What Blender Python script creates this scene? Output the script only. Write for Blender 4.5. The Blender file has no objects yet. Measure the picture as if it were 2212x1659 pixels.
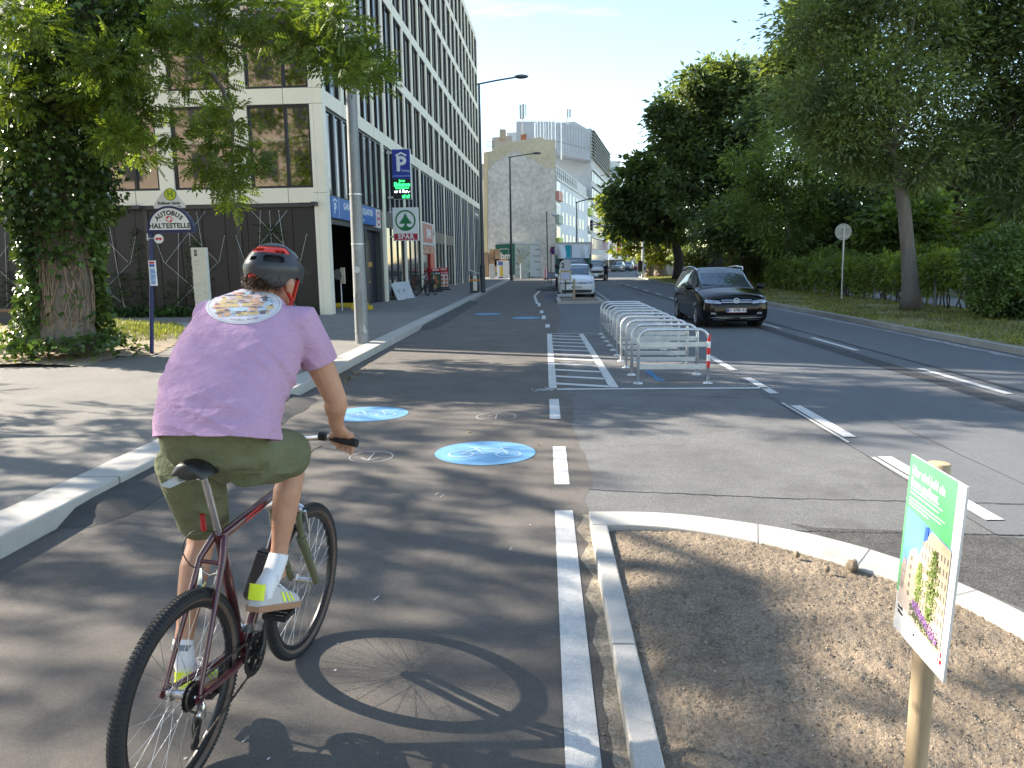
import bpy, bmesh, math, random
import numpy as np
from mathutils import Vector, Matrix
from mathutils.bvhtree import BVHTree

SC = bpy.context.scene
COL = SC.collection
R_ = math.radians
rnd = random.Random(7)
nrng = np.random.default_rng(7)

# ---------------------------------------------------------------- camera, sky, sun, exposure
EYE = 1.87                                   # metres above the cycle track
PITCH, YAW, ROLL, FPX = R_(9.12), R_(2.55), .014, 1900 / 2560.
_f = np.array([-math.sin(YAW) * math.cos(PITCH), math.cos(YAW) * math.cos(PITCH), -math.sin(PITCH)])
_r0 = np.array([math.cos(YAW), math.sin(YAW), 0.])
_u0 = np.cross(_r0, _f)
_U = _u0 * math.cos(ROLL) + _r0 * math.sin(ROLL)
_R = _r0 * math.cos(ROLL) - _u0 * math.sin(ROLL)
cam_d = bpy.data.cameras.new('camera')
cam_d.sensor_fit = 'HORIZONTAL'; cam_d.sensor_width = 36; cam_d.lens = 36 * FPX
cam_d.clip_start = .05; cam_d.clip_end = 3000
cam = bpy.data.objects.new('camera', cam_d); COL.objects.link(cam)
cam.matrix_world = Matrix(((_R[0], _U[0], -_f[0], 0), (_R[1], _U[1], -_f[1], 0), (_R[2], _U[2], -_f[2], EYE), (0, 0, 0, 1)))
SC.camera = cam

SUN_EL, SUN_FWD = R_(31), R_(21)             # the sun stands to the left, a little ahead
sun_dir = Vector((-math.cos(SUN_FWD) * math.cos(SUN_EL), math.sin(SUN_FWD) * math.cos(SUN_EL), math.sin(SUN_EL)))
W = bpy.data.worlds.new('World'); SC.world = W; W.use_nodes = True
nt = W.node_tree; nt.nodes.clear()
sky = nt.nodes.new('ShaderNodeTexSky'); sky.sky_type = 'NISHITA'; sky.sun_disc = False
sky.sun_elevation = SUN_EL; sky.sun_rotation = math.atan2(sun_dir.x, sun_dir.y)
sky.altitude = 150; sky.air_density = 1.0; sky.dust_density = .1; sky.ozone_density = 1.6
bg = nt.nodes.new('ShaderNodeBackground'); bg.inputs[1].default_value = .125
wo = nt.nodes.new('ShaderNodeOutputWorld')
tint = nt.nodes.new('ShaderNodeMix'); tint.data_type = 'RGBA'; tint.blend_type = 'MULTIPLY'; tint.inputs[0].default_value = 1; tint.inputs[7].default_value = (1.06, 1.0, .9, 1)
nt.links.new(sky.outputs[0], tint.inputs[6]); 
tcw = nt.nodes.new('ShaderNodeTexCoord'); mpw = nt.nodes.new('ShaderNodeMapping'); mpw.inputs['Scale'].default_value = (1.2, 2.2, 9); mpw.inputs['Rotation'].default_value = (.25, .1, .4)
nw = nt.nodes.new('ShaderNodeTexNoise'); nw.inputs['Scale'].default_value = 1.7; nw.inputs['Detail'].default_value = 7; nw.inputs['Roughness'].default_value = .62
rw = nt.nodes.new('ShaderNodeValToRGB'); rw.color_ramp.elements[0].position = .5; rw.color_ramp.elements[0].color = (0, 0, 0, 1); rw.color_ramp.elements[1].position = .85; rw.color_ramp.elements[1].color = (.35, .35, .35, 1)
cir = nt.nodes.new('ShaderNodeMix'); cir.data_type = 'RGBA'; cir.inputs[7].default_value = (9, 9.3, 9.6, 1)                        # thin cirrus
nt.links.new(tcw.outputs['Generated'], mpw.inputs[0]); nt.links.new(mpw.outputs[0], nw.inputs['Vector']); nt.links.new(nw.outputs[0], rw.inputs[0]); nt.links.new(rw.outputs[0], cir.inputs[0])
nt.links.new(tint.outputs[2], cir.inputs[6]); nt.links.new(cir.outputs[2], bg.inputs[0]); nt.links.new(bg.outputs[0], wo.inputs[0])
sl = bpy.data.lights.new('sun', 'SUN'); sl.energy = 5.0; sl.angle = R_(.53); sl.color = (1, .9, .76)
so = bpy.data.objects.new('sun', sl); COL.objects.link(so)
so.rotation_mode = 'QUATERNION'; so.rotation_quaternion = sun_dir.to_track_quat('Z', 'Y')
SC.view_settings.view_transform = 'Standard'; SC.view_settings.look = 'None'
SC.view_settings.gamma = 1; SC.view_settings.use_curve_mapping = False
SC.view_settings.exposure = 1.65
try:
    SC.cycles.max_bounces = 8; SC.cycles.transparent_max_bounces = 8
    SC.cycles.diffuse_bounces = 5; SC.cycles.glossy_bounces = 3; SC.cycles.transmission_bounces = 5
    SC.cycles.use_denoising = True; SC.cycles.sample_clamp_indirect = 6
except Exception:
    pass

# ---------------------------------------------------------------- pixel -> place (photo coordinates on a 2212 px wide copy)
def ray(x, y):
    F = 2212 * FPX
    return _f + _R * ((x - 1106) / F) - _U * ((y - 829.5) / F)
def G(x, y, z=0.):
    d = ray(x, y); p = d * ((z - EYE) / d[2]); return Vector((p[0], p[1], z))
def AY(x, y, Y):
    d = ray(x, y); p = d * (Y / d[1]); return Vector((p[0], Y, EYE + p[2]))
def AD(x, y, dep):
    d = ray(x, y) * dep; return Vector((d[0], d[1], EYE + d[2]))
def proj(p):
    v = np.array(p, float) - np.array([0, 0, EYE]); z = v @ _f; F = 2212 * FPX
    return 1106 + F * (v @ _R) / z, 829.5 - F * (v @ _U) / z

# ---------------------------------------------------------------- materials
MATS = {}
def _ramp(nt, fac, stops):
    r = nt.nodes.new('ShaderNodeValToRGB'); e = r.color_ramp.elements
    while len(e) < len(stops): e.new(.5)
    for k, (p, c) in enumerate(stops):
        e[k].position = p; e[k].color = (*c, 1) if len(c) == 3 else c
    nt.links.new(fac, r.inputs[0]); return r.outputs[0]
def _tex(nt, scale, detail=4, rough=.6, kind='noise', stretch=None, obj=False):
    tc = nt.nodes.new('ShaderNodeTexCoord'); src = tc.outputs['Object']
    if not obj:
        g = nt.nodes.new('ShaderNodeNewGeometry'); src = g.outputs['Position']
    if stretch:
        mp = nt.nodes.new('ShaderNodeMapping'); mp.inputs['Scale'].default_value = stretch
        nt.links.new(src, mp.inputs[0]); src = mp.outputs[0]
    if kind == 'noise':
        t = nt.nodes.new('ShaderNodeTexNoise'); t.inputs['Detail'].default_value = detail; t.inputs['Roughness'].default_value = rough
        o = t.outputs[0]
    else:
        t = nt.nodes.new('ShaderNodeTexVoronoi'); o = t.outputs['Distance']
    t.inputs['Scale'].default_value = scale
    nt.links.new(src, t.inputs['Vector']); return o
def _mixc(nt, fac, a, b, mode='MIX'):
    m = nt.nodes.new('ShaderNodeMix'); m.data_type = 'RGBA'; m.blend_type = mode
    for s, v in ((m.inputs[0], fac), (m.inputs[6], a), (m.inputs[7], b)):
        if hasattr(v, 'links') or hasattr(v, 'is_linked'): nt.links.new(v, s)
        elif isinstance(v, (int, float)): s.default_value = v
        else: s.default_value = (*v, 1)
    return m.outputs[2]
def mat(name, col, rough=.6, metal=0., var=.12, scale=6., fine=None, bump=0., bscale=None, coat=0., spec=.5, stretch=None, obj=False, spots=None, kind='noise', emit=None, bump2=None):
    """procedural paint: base colour broken up by two noises, optional grain bump, optional spots"""
    if name in MATS: return MATS[name]
    m = bpy.data.materials.new(name); m.use_nodes = True; nt = m.node_tree
    b = nt.nodes['Principled BSDF']
    lo = tuple(c * (1 - var) for c in col); hi = tuple(min(1, c * (1 + var)) for c in col)
    n1 = _tex(nt, scale, 5, .6, 'noise', stretch, obj)
    c = _ramp(nt, n1, [(.3, lo), (.7, hi)])
    for fq in ((fine,) if fine and not hasattr(fine[0], '__len__') else (fine or ())):
        n2 = _tex(nt, fq[0], 3, .7, 'noise', None, obj)
        f2 = _ramp(nt, n2, [(.3, (1 - fq[1],) * 3), (.7, (1 + fq[1],) * 3)])
        c = _mixc(nt, 1., c, f2, 'MULTIPLY')
    if spots:
        n3 = _tex(nt, spots[0], 6, .65, 'noise', None, obj)
        k = _ramp(nt, n3, [(spots[1], (0, 0, 0)), (spots[1] + spots[2], (1, 1, 1))])
        c = _mixc(nt, k, c, spots[3])
    nt.links.new(c, b.inputs['Base Color'])
    b.inputs['Roughness'].default_value = rough; b.inputs['Metallic'].default_value = metal
    b.inputs['Specular IOR Level'].default_value = spec
    if coat: b.inputs['Coat Weight'].default_value = coat; b.inputs['Coat Roughness'].default_value = .04
    if bump:
        n4 = _tex(nt, bscale or scale * 8, 4, .7, kind, stretch, obj)
        bp = nt.nodes.new('ShaderNodeBump'); bp.inputs['Strength'].default_value = min(1, bump); bp.inputs['Distance'].default_value = .01 * max(1, bump)
        nt.links.new(n4, bp.inputs['Height']); nt.links.new(bp.outputs[0], b.inputs['Normal'])
        if bump2:                                                     # broader creases under the grain
            n5 = _tex(nt, bump2[0], 5, .62, 'noise', bump2[2], obj); b5 = nt.nodes.new('ShaderNodeBump'); b5.inputs['Distance'].default_value = bump2[1]; b5.inputs['Strength'].default_value = .8
            nt.links.new(n5, b5.inputs['Height']); nt.links.new(b5.outputs[0], bp.inputs['Normal'])
    if emit:
        b.inputs['Emission Color'].default_value = (*emit[0], 1); b.inputs['Emission Strength'].default_value = emit[1]
    MATS[name] = m; return m
def glass_mat(name, col=(.01, .013, .015), rough=.03, spec=1., var=.2):
    return mat(name, col, rough, 0, var, 3., spec=spec, coat=.3)
def leaf_mat(name, col, trans=.45, var=.35, yellow=(.16, .17, .02), yk=.25, gloss=.45):
    if name in MATS: return MATS[name]
    m = bpy.data.materials.new(name); m.use_nodes = True; nt = m.node_tree; nt.nodes.clear()
    g = nt.nodes.new('ShaderNodeNewGeometry')
    rpi = g.outputs['Random Per Island']
    c = _ramp(nt, rpi, [(0, tuple(x * (1 - var) for x in col)), (.55, col), (.85, tuple(x * (1 + var) for x in col)), (1., tuple(a * (1 - yk) + b_ * yk for a, b_ in zip(col, yellow)))])
    n = _tex(nt, .8, 3)
    c2 = _ramp(nt, n, [(.36, (.62, .64, .66)), (.64, (1.32, 1.28, 1.05))])
    c = _mixc(nt, 1., c, c2, 'MULTIPLY')
    p = nt.nodes.new('ShaderNodeBsdfPrincipled'); p.inputs['Roughness'].default_value = gloss
    p.inputs['Specular IOR Level'].default_value = .35
    nt.links.new(c, p.inputs['Base Color'])
    t = nt.nodes.new('ShaderNodeBsdfTranslucent')
    tc = _mixc(nt, 1., c, (1.5, 1.45, .55), 'MULTIPLY'); nt.links.new(tc, t.inputs[0])
    mx = nt.nodes.new('ShaderNodeMixShader'); mx.inputs[0].default_value = trans
    nt.links.new(p.outputs[0], mx.inputs[1]); nt.links.new(t.outputs[0], mx.inputs[2])
    o = nt.nodes.new('ShaderNodeOutputMaterial'); nt.links.new(mx.outputs[0], o.inputs[0])
    MATS[name] = m; return m

# ---------------------------------------------------------------- mesh builder
class MB:
    def __init__(s): s.v = []; s.f = []; s.m = []
    def add(s, vs, fs, m=0):
        k = len(s.v); s.v.extend(tuple(map(float, p)) for p in vs)
        s.f.extend(tuple(i + k for i in f) for f in fs); s.m.extend([m] * len(fs)); return s
    def box(s, x0, x1, y0, y1, z0, z1, m=0):
        vs = [(x, y, z) for z in (z0, z1) for (x, y) in ((x0, y0), (x1, y0), (x1, y1), (x0, y1))]
        return s.add(vs, [(3, 2, 1, 0), (4, 5, 6, 7), (0, 1, 5, 4), (1, 2, 6, 5), (2, 3, 7, 6), (3, 0, 4, 7)], m)
    def bar(s, a, b, w, h, m=0, up=(0, 0, 1)):
        a, b = Vector(a), Vector(b); d = (b - a).normalized(); u = Vector(up)
        if abs(d.dot(u)) > .99: u = Vector((0, 1, 0))
        x = d.cross(u).normalized(); z = x.cross(d)
        vs = [p + x * i * w / 2 + z * j * h / 2 for p in (a, b) for (i, j) in ((-1, -1), (1, -1), (1, 1), (-1, 1))]
        return s.add(vs, [(3, 2, 1, 0), (4, 5, 6, 7), (0, 1, 5, 4), (1, 2, 6, 5), (2, 3, 7, 6), (3, 0, 4, 7)], m)
    def prism(s, pts, z0, z1, m=0):
        n = len(pts); vs = [(p[0], p[1], z0) for p in pts] + [(p[0], p[1], z1) for p in pts]
        return s.add(vs, [tuple(range(n - 1, -1, -1)), tuple(range(n, 2 * n))] + [(i, (i + 1) % n, n + (i + 1) % n, n + i) for i in range(n)], m)
    def slab(s, pts, vec, m=0):
        """planar 3-D polygon given a thickness vector"""
        n = len(pts); v = Vector(vec); P = [Vector(p) for p in pts]
        return s.add(P + [p + v for p in P], [tuple(range(n - 1, -1, -1)), tuple(range(n, 2 * n))] + [(i, (i + 1) % n, n + (i + 1) % n, n + i) for i in range(n)], m)
    def poly(s, pts, m=0): return s.add(pts, [tuple(range(len(pts)))], m)
    def tube(s, pts, r, n=8, m=0, closed=False, cap=True, sq=1.):
        P = [Vector(p) for p in pts]; k = len(P); rr = r if hasattr(r, '__len__') else [r] * k
        vs = []; u = None
        for i, p in enumerate(P):
            if closed: t = P[(i + 1) % k] - P[i - 1]
            else: t = P[min(i + 1, k - 1)] - P[max(i - 1, 0)]
            if t.length < 1e-9: t = Vector((0, 0, 1))
            t.normalize()
            if u is None:
                a = Vector((0, 0, 1)) if abs(t.z) < .9 else Vector((1, 0, 0)); u = a.cross(t).normalized()
            else:
                u = (u - t * u.dot(t)); u = u.normalized() if u.length > 1e-6 else Vector((1, 0, 0))
            w = t.cross(u)
            for j in range(n):
                a = 2 * math.pi * j / n; vs.append(p + (u * math.cos(a) + w * math.sin(a) * sq) * rr[i])
        fs = []
        for i in range(k if closed else k - 1):
            b = ((i + 1) % k) * n
            for j in range(n): fs.append((i * n + j, i * n + (j + 1) % n, b + (j + 1) % n, b + j))
        if cap and not closed: fs += [tuple(range(n - 1, -1, -1)), tuple(range((k - 1) * n, k * n))]
        return s.add(vs, fs, m)
    def lathe(s, prof, c=(0, 0, 0), axis=(0, 0, 1), n=24, m=0):
        """prof: list of (radius, along axis); closed when first == last"""
        ax = Vector(axis).normalized(); a = Vector((0, 0, 1)) if abs(ax.z) < .9 else Vector((0, 1, 0))
        u = a.cross(ax).normalized(); w = ax.cross(u); c = Vector(c); vs = []
        for (r, h) in prof:
            for j in range(n):
                t = 2 * math.pi * j / n; vs.append(c + ax * h + (u * math.cos(t) + w * math.sin(t)) * r)
        fs = [(i * n + j, i * n + (j + 1) % n, (i + 1) * n + (j + 1) % n, (i + 1) * n + j) for i in range(len(prof) - 1) for j in range(n)]
        return s.add(vs, fs, m)
    def ball(s, c, r, n=10, m=0, sc=(1, 1, 1)):
        vs = [(c[0], c[1], c[2] + r * sc[2])]
        for i in range(1, n):
            for j in range(2 * n):
                a = math.pi * i / n; b = math.pi * j / n
                vs.append((c[0] + r * sc[0] * math.sin(a) * math.cos(b), c[1] + r * sc[1] * math.sin(a) * math.sin(b), c[2] + r * sc[2] * math.cos(a)))
        vs.append((c[0], c[1], c[2] - r * sc[2])); q = 2 * n; fs = [(0, 1 + j, 1 + (j + 1) % q) for j in range(q)]
        for i in range(n - 2):
            for j in range(q): fs.append((1 + i * q + j, 1 + (i + 1) * q + j, 1 + (i + 1) * q + (j + 1) % q, 1 + i * q + (j + 1) % q))
        k = 1 + (n - 2) * q; fs += [(k + j, len(vs) - 1, k + (j + 1) % q) for j in range(q)]
        return s.add(vs, fs, m)
    def mesh(s, name, off=(0, 0, 0)):
        me = bpy.data.meshes.new(name)
        me.from_pydata([(p[0] - off[0], p[1] - off[1], p[2] - off[2]) for p in s.v], [], s.f)
        if any(s.m): me.polygons.foreach_set('material_index', s.m)
        return me
    def build(s, name, mats, parent=None, smooth=None, bevel=0, world=True):
        off = (0, 0, 0)
        if parent is not None and world: off = wloc(parent)
        return link(name, s.mesh(name, off), mats, parent, smooth, bevel)
def wloc(o):
    p = Vector((0, 0, 0))
    while o is not None: p += o.location; o = o.parent
    return p
def link(name, me, mats, parent=None, smooth=None, bevel=0):
    if not isinstance(mats, (list, tuple)): mats = [mats]
    for m in mats: me.materials.append(m)
    if smooth is not None:
        me.polygons.foreach_set('use_smooth', [True] * len(me.polygons))
        if smooth < 179: me.set_sharp_from_angle(angle=R_(smooth))
    me.update()
    o = bpy.data.objects.new(name, me); COL.objects.link(o)
    if parent is not None: o.parent = parent
    if bevel:
        b = o.modifiers.new('bevel', 'BEVEL'); b.width = bevel; b.segments = 2; b.limit_method = 'ANGLE'; b.angle_limit = R_(40)
    return o
def npmesh(name, V, F):
    """numpy quads/tris -> mesh"""
    me = bpy.data.meshes.new(name); V = np.asarray(V, np.float32); F = np.asarray(F, np.int32); k = F.shape[1]
    me.vertices.add(len(V)); me.vertices.foreach_set('co', V.ravel())
    me.loops.add(F.size); me.loops.foreach_set('vertex_index', F.ravel())
    me.polygons.add(len(F)); me.polygons.foreach_set('loop_start', np.arange(0, F.size, k, dtype=np.int32))
    me.polygons.foreach_set('loop_total', np.full(len(F), k, np.int32))
    me.update(calc_edges=True); me.validate(); return me
def tag(o, label, cat, group=None, kind=None):
    if label: o['label'] = label
    if cat: o['category'] = cat
    if group: o['group'] = group
    if kind: o['kind'] = kind
    return o
def thing(name, label, cat, loc=(0, 0, 0), group=None, rotz=0.):
    o = bpy.data.objects.new(name, None); o.empty_display_size = .2; COL.objects.link(o)
    o.location = loc; o.rotation_euler = (0, 0, rotz)
    return tag(o, label, cat, group)
def struct(name, mb, m, smooth=None):
    o = mb.build(name, m, None, smooth) if isinstance(mb, MB) else link(name, mb, m, None, smooth)
    o['kind'] = 'structure'; return o
def dup(o, loc=None, rotz=None, label=None, parent=None):
    c = o.copy(); COL.objects.link(c)
    if parent is not None: c.parent = parent
    if loc is not None: c.location = loc
    if rotz is not None: c.rotation_euler = (0, 0, rotz)
    if label: c['label'] = label
    for ch in list(o.children): dup(ch, parent=c)
    return c
def text_mesh(body, size=1., bold=0., align='CENTER', extrude=.002, shear=0., space=1.):
    cu = bpy.data.curves.new('lettering', 'FONT'); cu.body = body; cu.size = size; cu.offset = bold
    cu.align_x = align; cu.align_y = 'CENTER'; cu.extrude = extrude; cu.shear = shear; cu.space_character = space; cu.resolution_u = 3
    ob = bpy.data.objects.new('lettering', cu); COL.objects.link(ob)
    dg = bpy.context.evaluated_depsgraph_get(); dg.update()
    me = bpy.data.meshes.new_from_object(ob.evaluated_get(dg))
    bpy.data.objects.remove(ob); bpy.data.curves.remove(cu)
    return me
def text(body, m, parent, o, ux, uy, size=1., name='lettering', local=False, sx=1., **k):
    """lettering laid in the plane of ux (reading direction) and uy (up) at o"""
    me = text_mesh(body, size, **k); me.transform(Matrix.Scale(sx, 4, (1, 0, 0))); ux, uy = Vector(ux).normalized(), Vector(uy).normalized(); n = ux.cross(uy).normalized()
    off = Vector((0, 0, 0)) if local else wloc(parent); o = Vector(o) - off
    M = Matrix(((ux.x, uy.x, n.x, o.x), (ux.y, uy.y, n.y, o.y), (ux.z, uy.z, n.z, o.z), (0, 0, 0, 1)))
    me.transform(M); me.materials.clear(); return link(name, me, m, parent)
def evalmods(o):
    dg = bpy.context.evaluated_depsgraph_get(); dg.update()
    me = bpy.data.meshes.new_from_object(o.evaluated_get(dg)); old = o.data
    o.modifiers.clear(); o.data = me; return o
def arc(c, r, a0, a1, n, ux=(1, 0, 0), uy=(0, 0, 1)):
    c, ux, uy = Vector(c), Vector(ux), Vector(uy)
    return [c + (ux * math.cos(a0 + (a1 - a0) * i / n) + uy * math.sin(a0 + (a1 - a0) * i / n)) * r for i in range(n + 1)]

# ================================================================ THE GROUND
M_track = mat('track_asphalt', (.145, .13, .115), .85, var=.16, scale=1.3, fine=((240, .42), (70, .16), (9, .07)), bump=1.4, bscale=220, spots=(1.1, .53, .2, (.108, .097, .087)))
M_road = mat('road_asphalt', (.135, .142, .15), .8, var=.15, scale=.5, fine=((200, .36), (50, .14), (7, .06)), bump=1.1, bscale=170, stretch=(1.6, .18, 1))
M_park = mat('old_asphalt', (.165, .165, .163), .85, var=.16, scale=1.1, fine=((150, .5), (45, .18), (8, .08)), bump=1.6, bscale=130, spots=(1.2, .52, .16, (.12, .117, .112)))
M_walk = mat('pavement_asphalt', (.215, .203, .186), .88, var=.12, scale=.9, fine=((190, .4), (50, .12), (6, .06)), bump=1.4, bscale=150)
M_dark = mat('fresh_asphalt', (.075, .072, .069), .9, var=.2, scale=3, fine=(150, .3), bump=1.2, bscale=110)
M_tar = mat('tar', (.045, .045, .047), .7, var=.2, scale=4, fine=(90, .2))
M_gran = mat('granite', (.42, .4, .365), .8, var=.1, scale=2.2, fine=(230, .3), bump=.35, bscale=200, spots=(3.2, .56, .16, (.36, .34, .3)))
M_paint = mat('road_paint', (.6, .59, .565), .75, var=.1, scale=5, fine=((170, .22), (30, .1)), bump=.8, bscale=160, spots=(60, .6, .12, (.42, .41, .39)))
M_blue = mat('blue_paint', (.13, .31, .51), .75, var=.08, scale=3, fine=(150, .14), bump=.3, bscale=150, spots=(70, .62, .1, (.12, .24, .4)))
M_soil = mat('soil', (.25, .197, .14), .95, var=.3, scale=5, fine=(60, .4), bump=1.6, bscale=70)
M_earth = mat('dry_earth', (.36, .29, .2), .95, var=.25, scale=2, fine=(40, .35), bump=1.5, bscale=50)
M_grassy = mat('verge_ground', (.22, .2, .075), .95, var=.4, scale=1.2, fine=(30, .4), bump=1.5, bscale=40, spots=(.9, .5, .2, (.32, .25, .13)))
M_park2 = mat('park_ground', (.1, .12, .045), .95, var=.3, scale=.4, fine=(20, .3))
M_conc = mat('concrete', (.36, .35, .33), .85, var=.1, scale=1.5, fine=(90, .2), bump=.3, bscale=90)

def strip(pl, z):                     # filled polygon on the ground
    return MB().poly([(p[0], p[1], z) for p in pl])
mb = MB(); mb.poly([(-1500, -400, -.03), (1500, -400, -.03), (1500, 2500, -.03), (-1500, 2500, -.03)])
struct('ground', mb, mat('far_ground', (.12, .115, .1), .9, var=.25, scale=.05))
L_EDGE = [(-3.55, -14), (-3.55, 84), (-1.5, 97), (5.5, 130), (17, 168), (40, 225)]
R_EDGE = [(9.15, -14), (9.15, 40), (9.6, 62), (10.4, 84), (14.2, 118), (25, 160), (52, 220)]
def ribbon(a, b, z, n=1):
    mb = MB(); k = len(a)
    vs = [(*p, z) for p in a] + [(*p, z) for p in b]
    return mb.add(vs, [(i, k + i, k + i + 1, i + 1) for i in range(k - 1)])
mb = MB(); k = len(L_EDGE)
mb.add([(*p, 0) for p in L_EDGE] + [(*p, 0) for p in R_EDGE], [(i, i + k, i + k + 1, i + 1) for i in range(k - 1)]) if len(R_EDGE) == k else mb.poly([(*p, 0) for p in L_EDGE] + [(*p, 0) for p in reversed(R_EDGE)])
struct('road', mb, M_road)
# cycle track: fresh brownish asphalt with a ragged right edge
ed = []
y = -12.
while y < 60:
    ed.append((.33 + .035 * math.sin(y * 2.1) + rnd.uniform(-.025, .025) + (.04 if 6 < y < 8 else 0) + (.25 if y > 24 else 0), y)); y += .35 if y < 22 else 2.
struct('cycle_track', strip([(-3.55, -12)] + ed + [(.6, 84), (-3.55, 84)], .004), M_track)
struct('parking_strip', strip([(p[0] - .03, p[1]) for p in ed[:95]] + [(3.05, ed[94][1]), (3.05, -12)], .0025), M_park)
# longitudinal joints and cracks
mb = MB()
def crack(pts, w, z=.0055):
    for (x0, y0), (x1, y1) in zip(pts, pts[1:]):
        d = Vector((x1 - x0, y1 - y0)).normalized(); n = Vector((-d.y, d.x)) * w * rnd.uniform(.6, 1.3) / 2; e = d * w * .3
        mb.add([(x0 - n.x - e.x, y0 - n.y - e.y, z), (x1 - n.x + e.x, y1 - n.y + e.y, z), (x1 + n.x + e.x, y1 + n.y + e.y, z), (x0 + n.x - e.x, y0 + n.y - e.y, z)], [(0, 1, 2, 3)])
def wob(a, b, n, amp):
    return [(a[0] + (b[0] - a[0]) * i / n + rnd.uniform(-amp, amp) * (0 < i < n), a[1] + (b[1] - a[1]) * i / n + rnd.uniform(-amp, amp) * (0 < i < n)) for i in range(n + 1)]
for (p, q, w) in (((1272, 1058), (1700, 1078), .016), ((1700, 1078), (2330, 1092), .014), ((1240, 848), (1684, 862), .014), ((1440, 822), (1620, 824), .012), ((1700, 1148), (2330, 1160), .018), ((930, 760), (1180, 764), .01)):
    a, b = G(*p), G(*q); crack(wob(a, b, 26, .012), w)
crack(wob((3.04, 2), (3.05, 23), 40, .01), .012)
crack(wob((3.9, 3), (3.95, 9.3), 12, .01), .01)
crack(wob((-3.52, 5), (-3.52, 24), 40, .01), .02)
struct('road_cracks', mb, M_tar)
def lane(x0, x1, y0, y1, z, mb, n=30, amp=.012):
    a = wob((x0, y0), (x0, y1), n, amp); b = wob((x1, y0), (x1, y1), n, amp)
    return mb.add([(*p, z) for p in a] + [(*p, z) for p in b], [(i, n + 1 + i, n + 2 + i, i + 1) for i in range(n)])
mb = MB(); lane(5.75, 6.1, -2, 60, .004, mb, 60, .02); lane(6.55, 6.66, -2, 40, .004, mb, 60, .02)
struct('tar_seam', mb, M_tar)

pts = [G(*p) for p in ((1705, 1130), (1760, 1140), (1850, 1143), (2000, 1150), (2212, 1163), (2400, 1176), (2400, 1400), (2212, 1318), (2000, 1228), (1860, 1180), (1780, 1160))]
struct('asphalt_patch', strip([(p.x + rnd.uniform(-.01, .01), p.y + rnd.uniform(-.01, .01)) for p in pts], .0042), mat('coarse_patch', (.085, .08, .076), .9, var=.25, scale=6, fine=((90, .6), (30, .3)), bump=2, bscale=80))
# painted lines (all about 4 mm above the asphalt)
mb = MB(); ZP = .0085
def dash(x0, x1, y0, y1, dx=0): mb.add([(x0, y0, ZP), (x1, y0, ZP), (x1 + dx, y1, ZP), (x0 + dx, y1, ZP)], [(0, 1, 2, 3)])
dash(.065, .2, -1, 5.54)
dash(.07, .2, 6.22, 7.56); dash(.05, .18, 8.94, 10.27)
for (p, q) in (((1178, 708), (1184, 701)), ((1170, 690), (1177, 682)), ((1166, 677), (1172, 671)), ((1161, 662), (1168, 655))):
    a, b = G(*p), G(*q); dash(a.x, a.x + .13, a.y, b.y)
a, b, c = G(1158, 657), G(1152, 640), G(1170, 622)
for p, q in ((a, b), (b, c)): mb.add([(p.x, p.y, ZP), (p.x + .13, p.y, ZP), (q.x + .13, q.y, ZP), (q.x, q.y, ZP)], [(0, 1, 2, 3)])
struct('edge_line', mb, M_paint)
mb = MB()
dash(.05, .17, 11.17, 19.82)                                    # hatched buffer beside the racks
mb.add([(.95, 11.2, ZP), (1.09, 11.2, ZP), (.99, 19.7, ZP), (.87, 19.7, ZP)], [(0, 1, 2, 3)])
for i in range(11):
    y = 11.42 + i * .765; xr = .96 - .075 * i / 11
    mb.add([(.17, y + .1, ZP), (xr + .0, y - .22, ZP), (xr, y - .04, ZP), (.17, y + .28, ZP)], [(0, 1, 2, 3)])
dash(.17, 3.24, 11.02, 11.13); dash(.17, 1.42, 19.82, 19.9)
struct('buffer_hatching', mb, M_paint)
mb = MB()
for (y0, y1) in ((12.9, 14.9), (10.6, 12.05), (7.94, 9.71), (5.34, 7.12), (2.74, 4.5)):
    dash(3.13, 3.26, y0, y1)
dash(3.07, 3.1, 7.7, 9.9); dash(3.06, 3.1, 5.6, 7.1)
for i in range(9): dash(2.95 + .02 * i, 3.07 + .02 * i, 35 + i * 1.6, 35.9 + i * 1.6)
struct('lane_line', mb, M_paint)
mb = MB()
for i, (y0, y1) in enumerate(((10.45, 12.94), (15.55, 18.19), (20.69, 23.2), (25.9, 28.4), (31.1, 33.6), (36.3, 38.8), (41.5, 44), (46.7, 49.2), (52, 54.6), (57.2, 60), (62.5, 65), (68, 70.5), (73, 75.6), (5.3, 7.8))):
    dash(6.24, 6.36, y0, y1, .0)
struct('centre_line', mb, M_paint)
mb = MB(); lane(8.62, 8.78, -2, 40, .004, mb, 80, .05); struct('gutter_joint', mb, mat('worn_gutter', (.3, .3, .29), .9, var=.4, scale=6))

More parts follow.
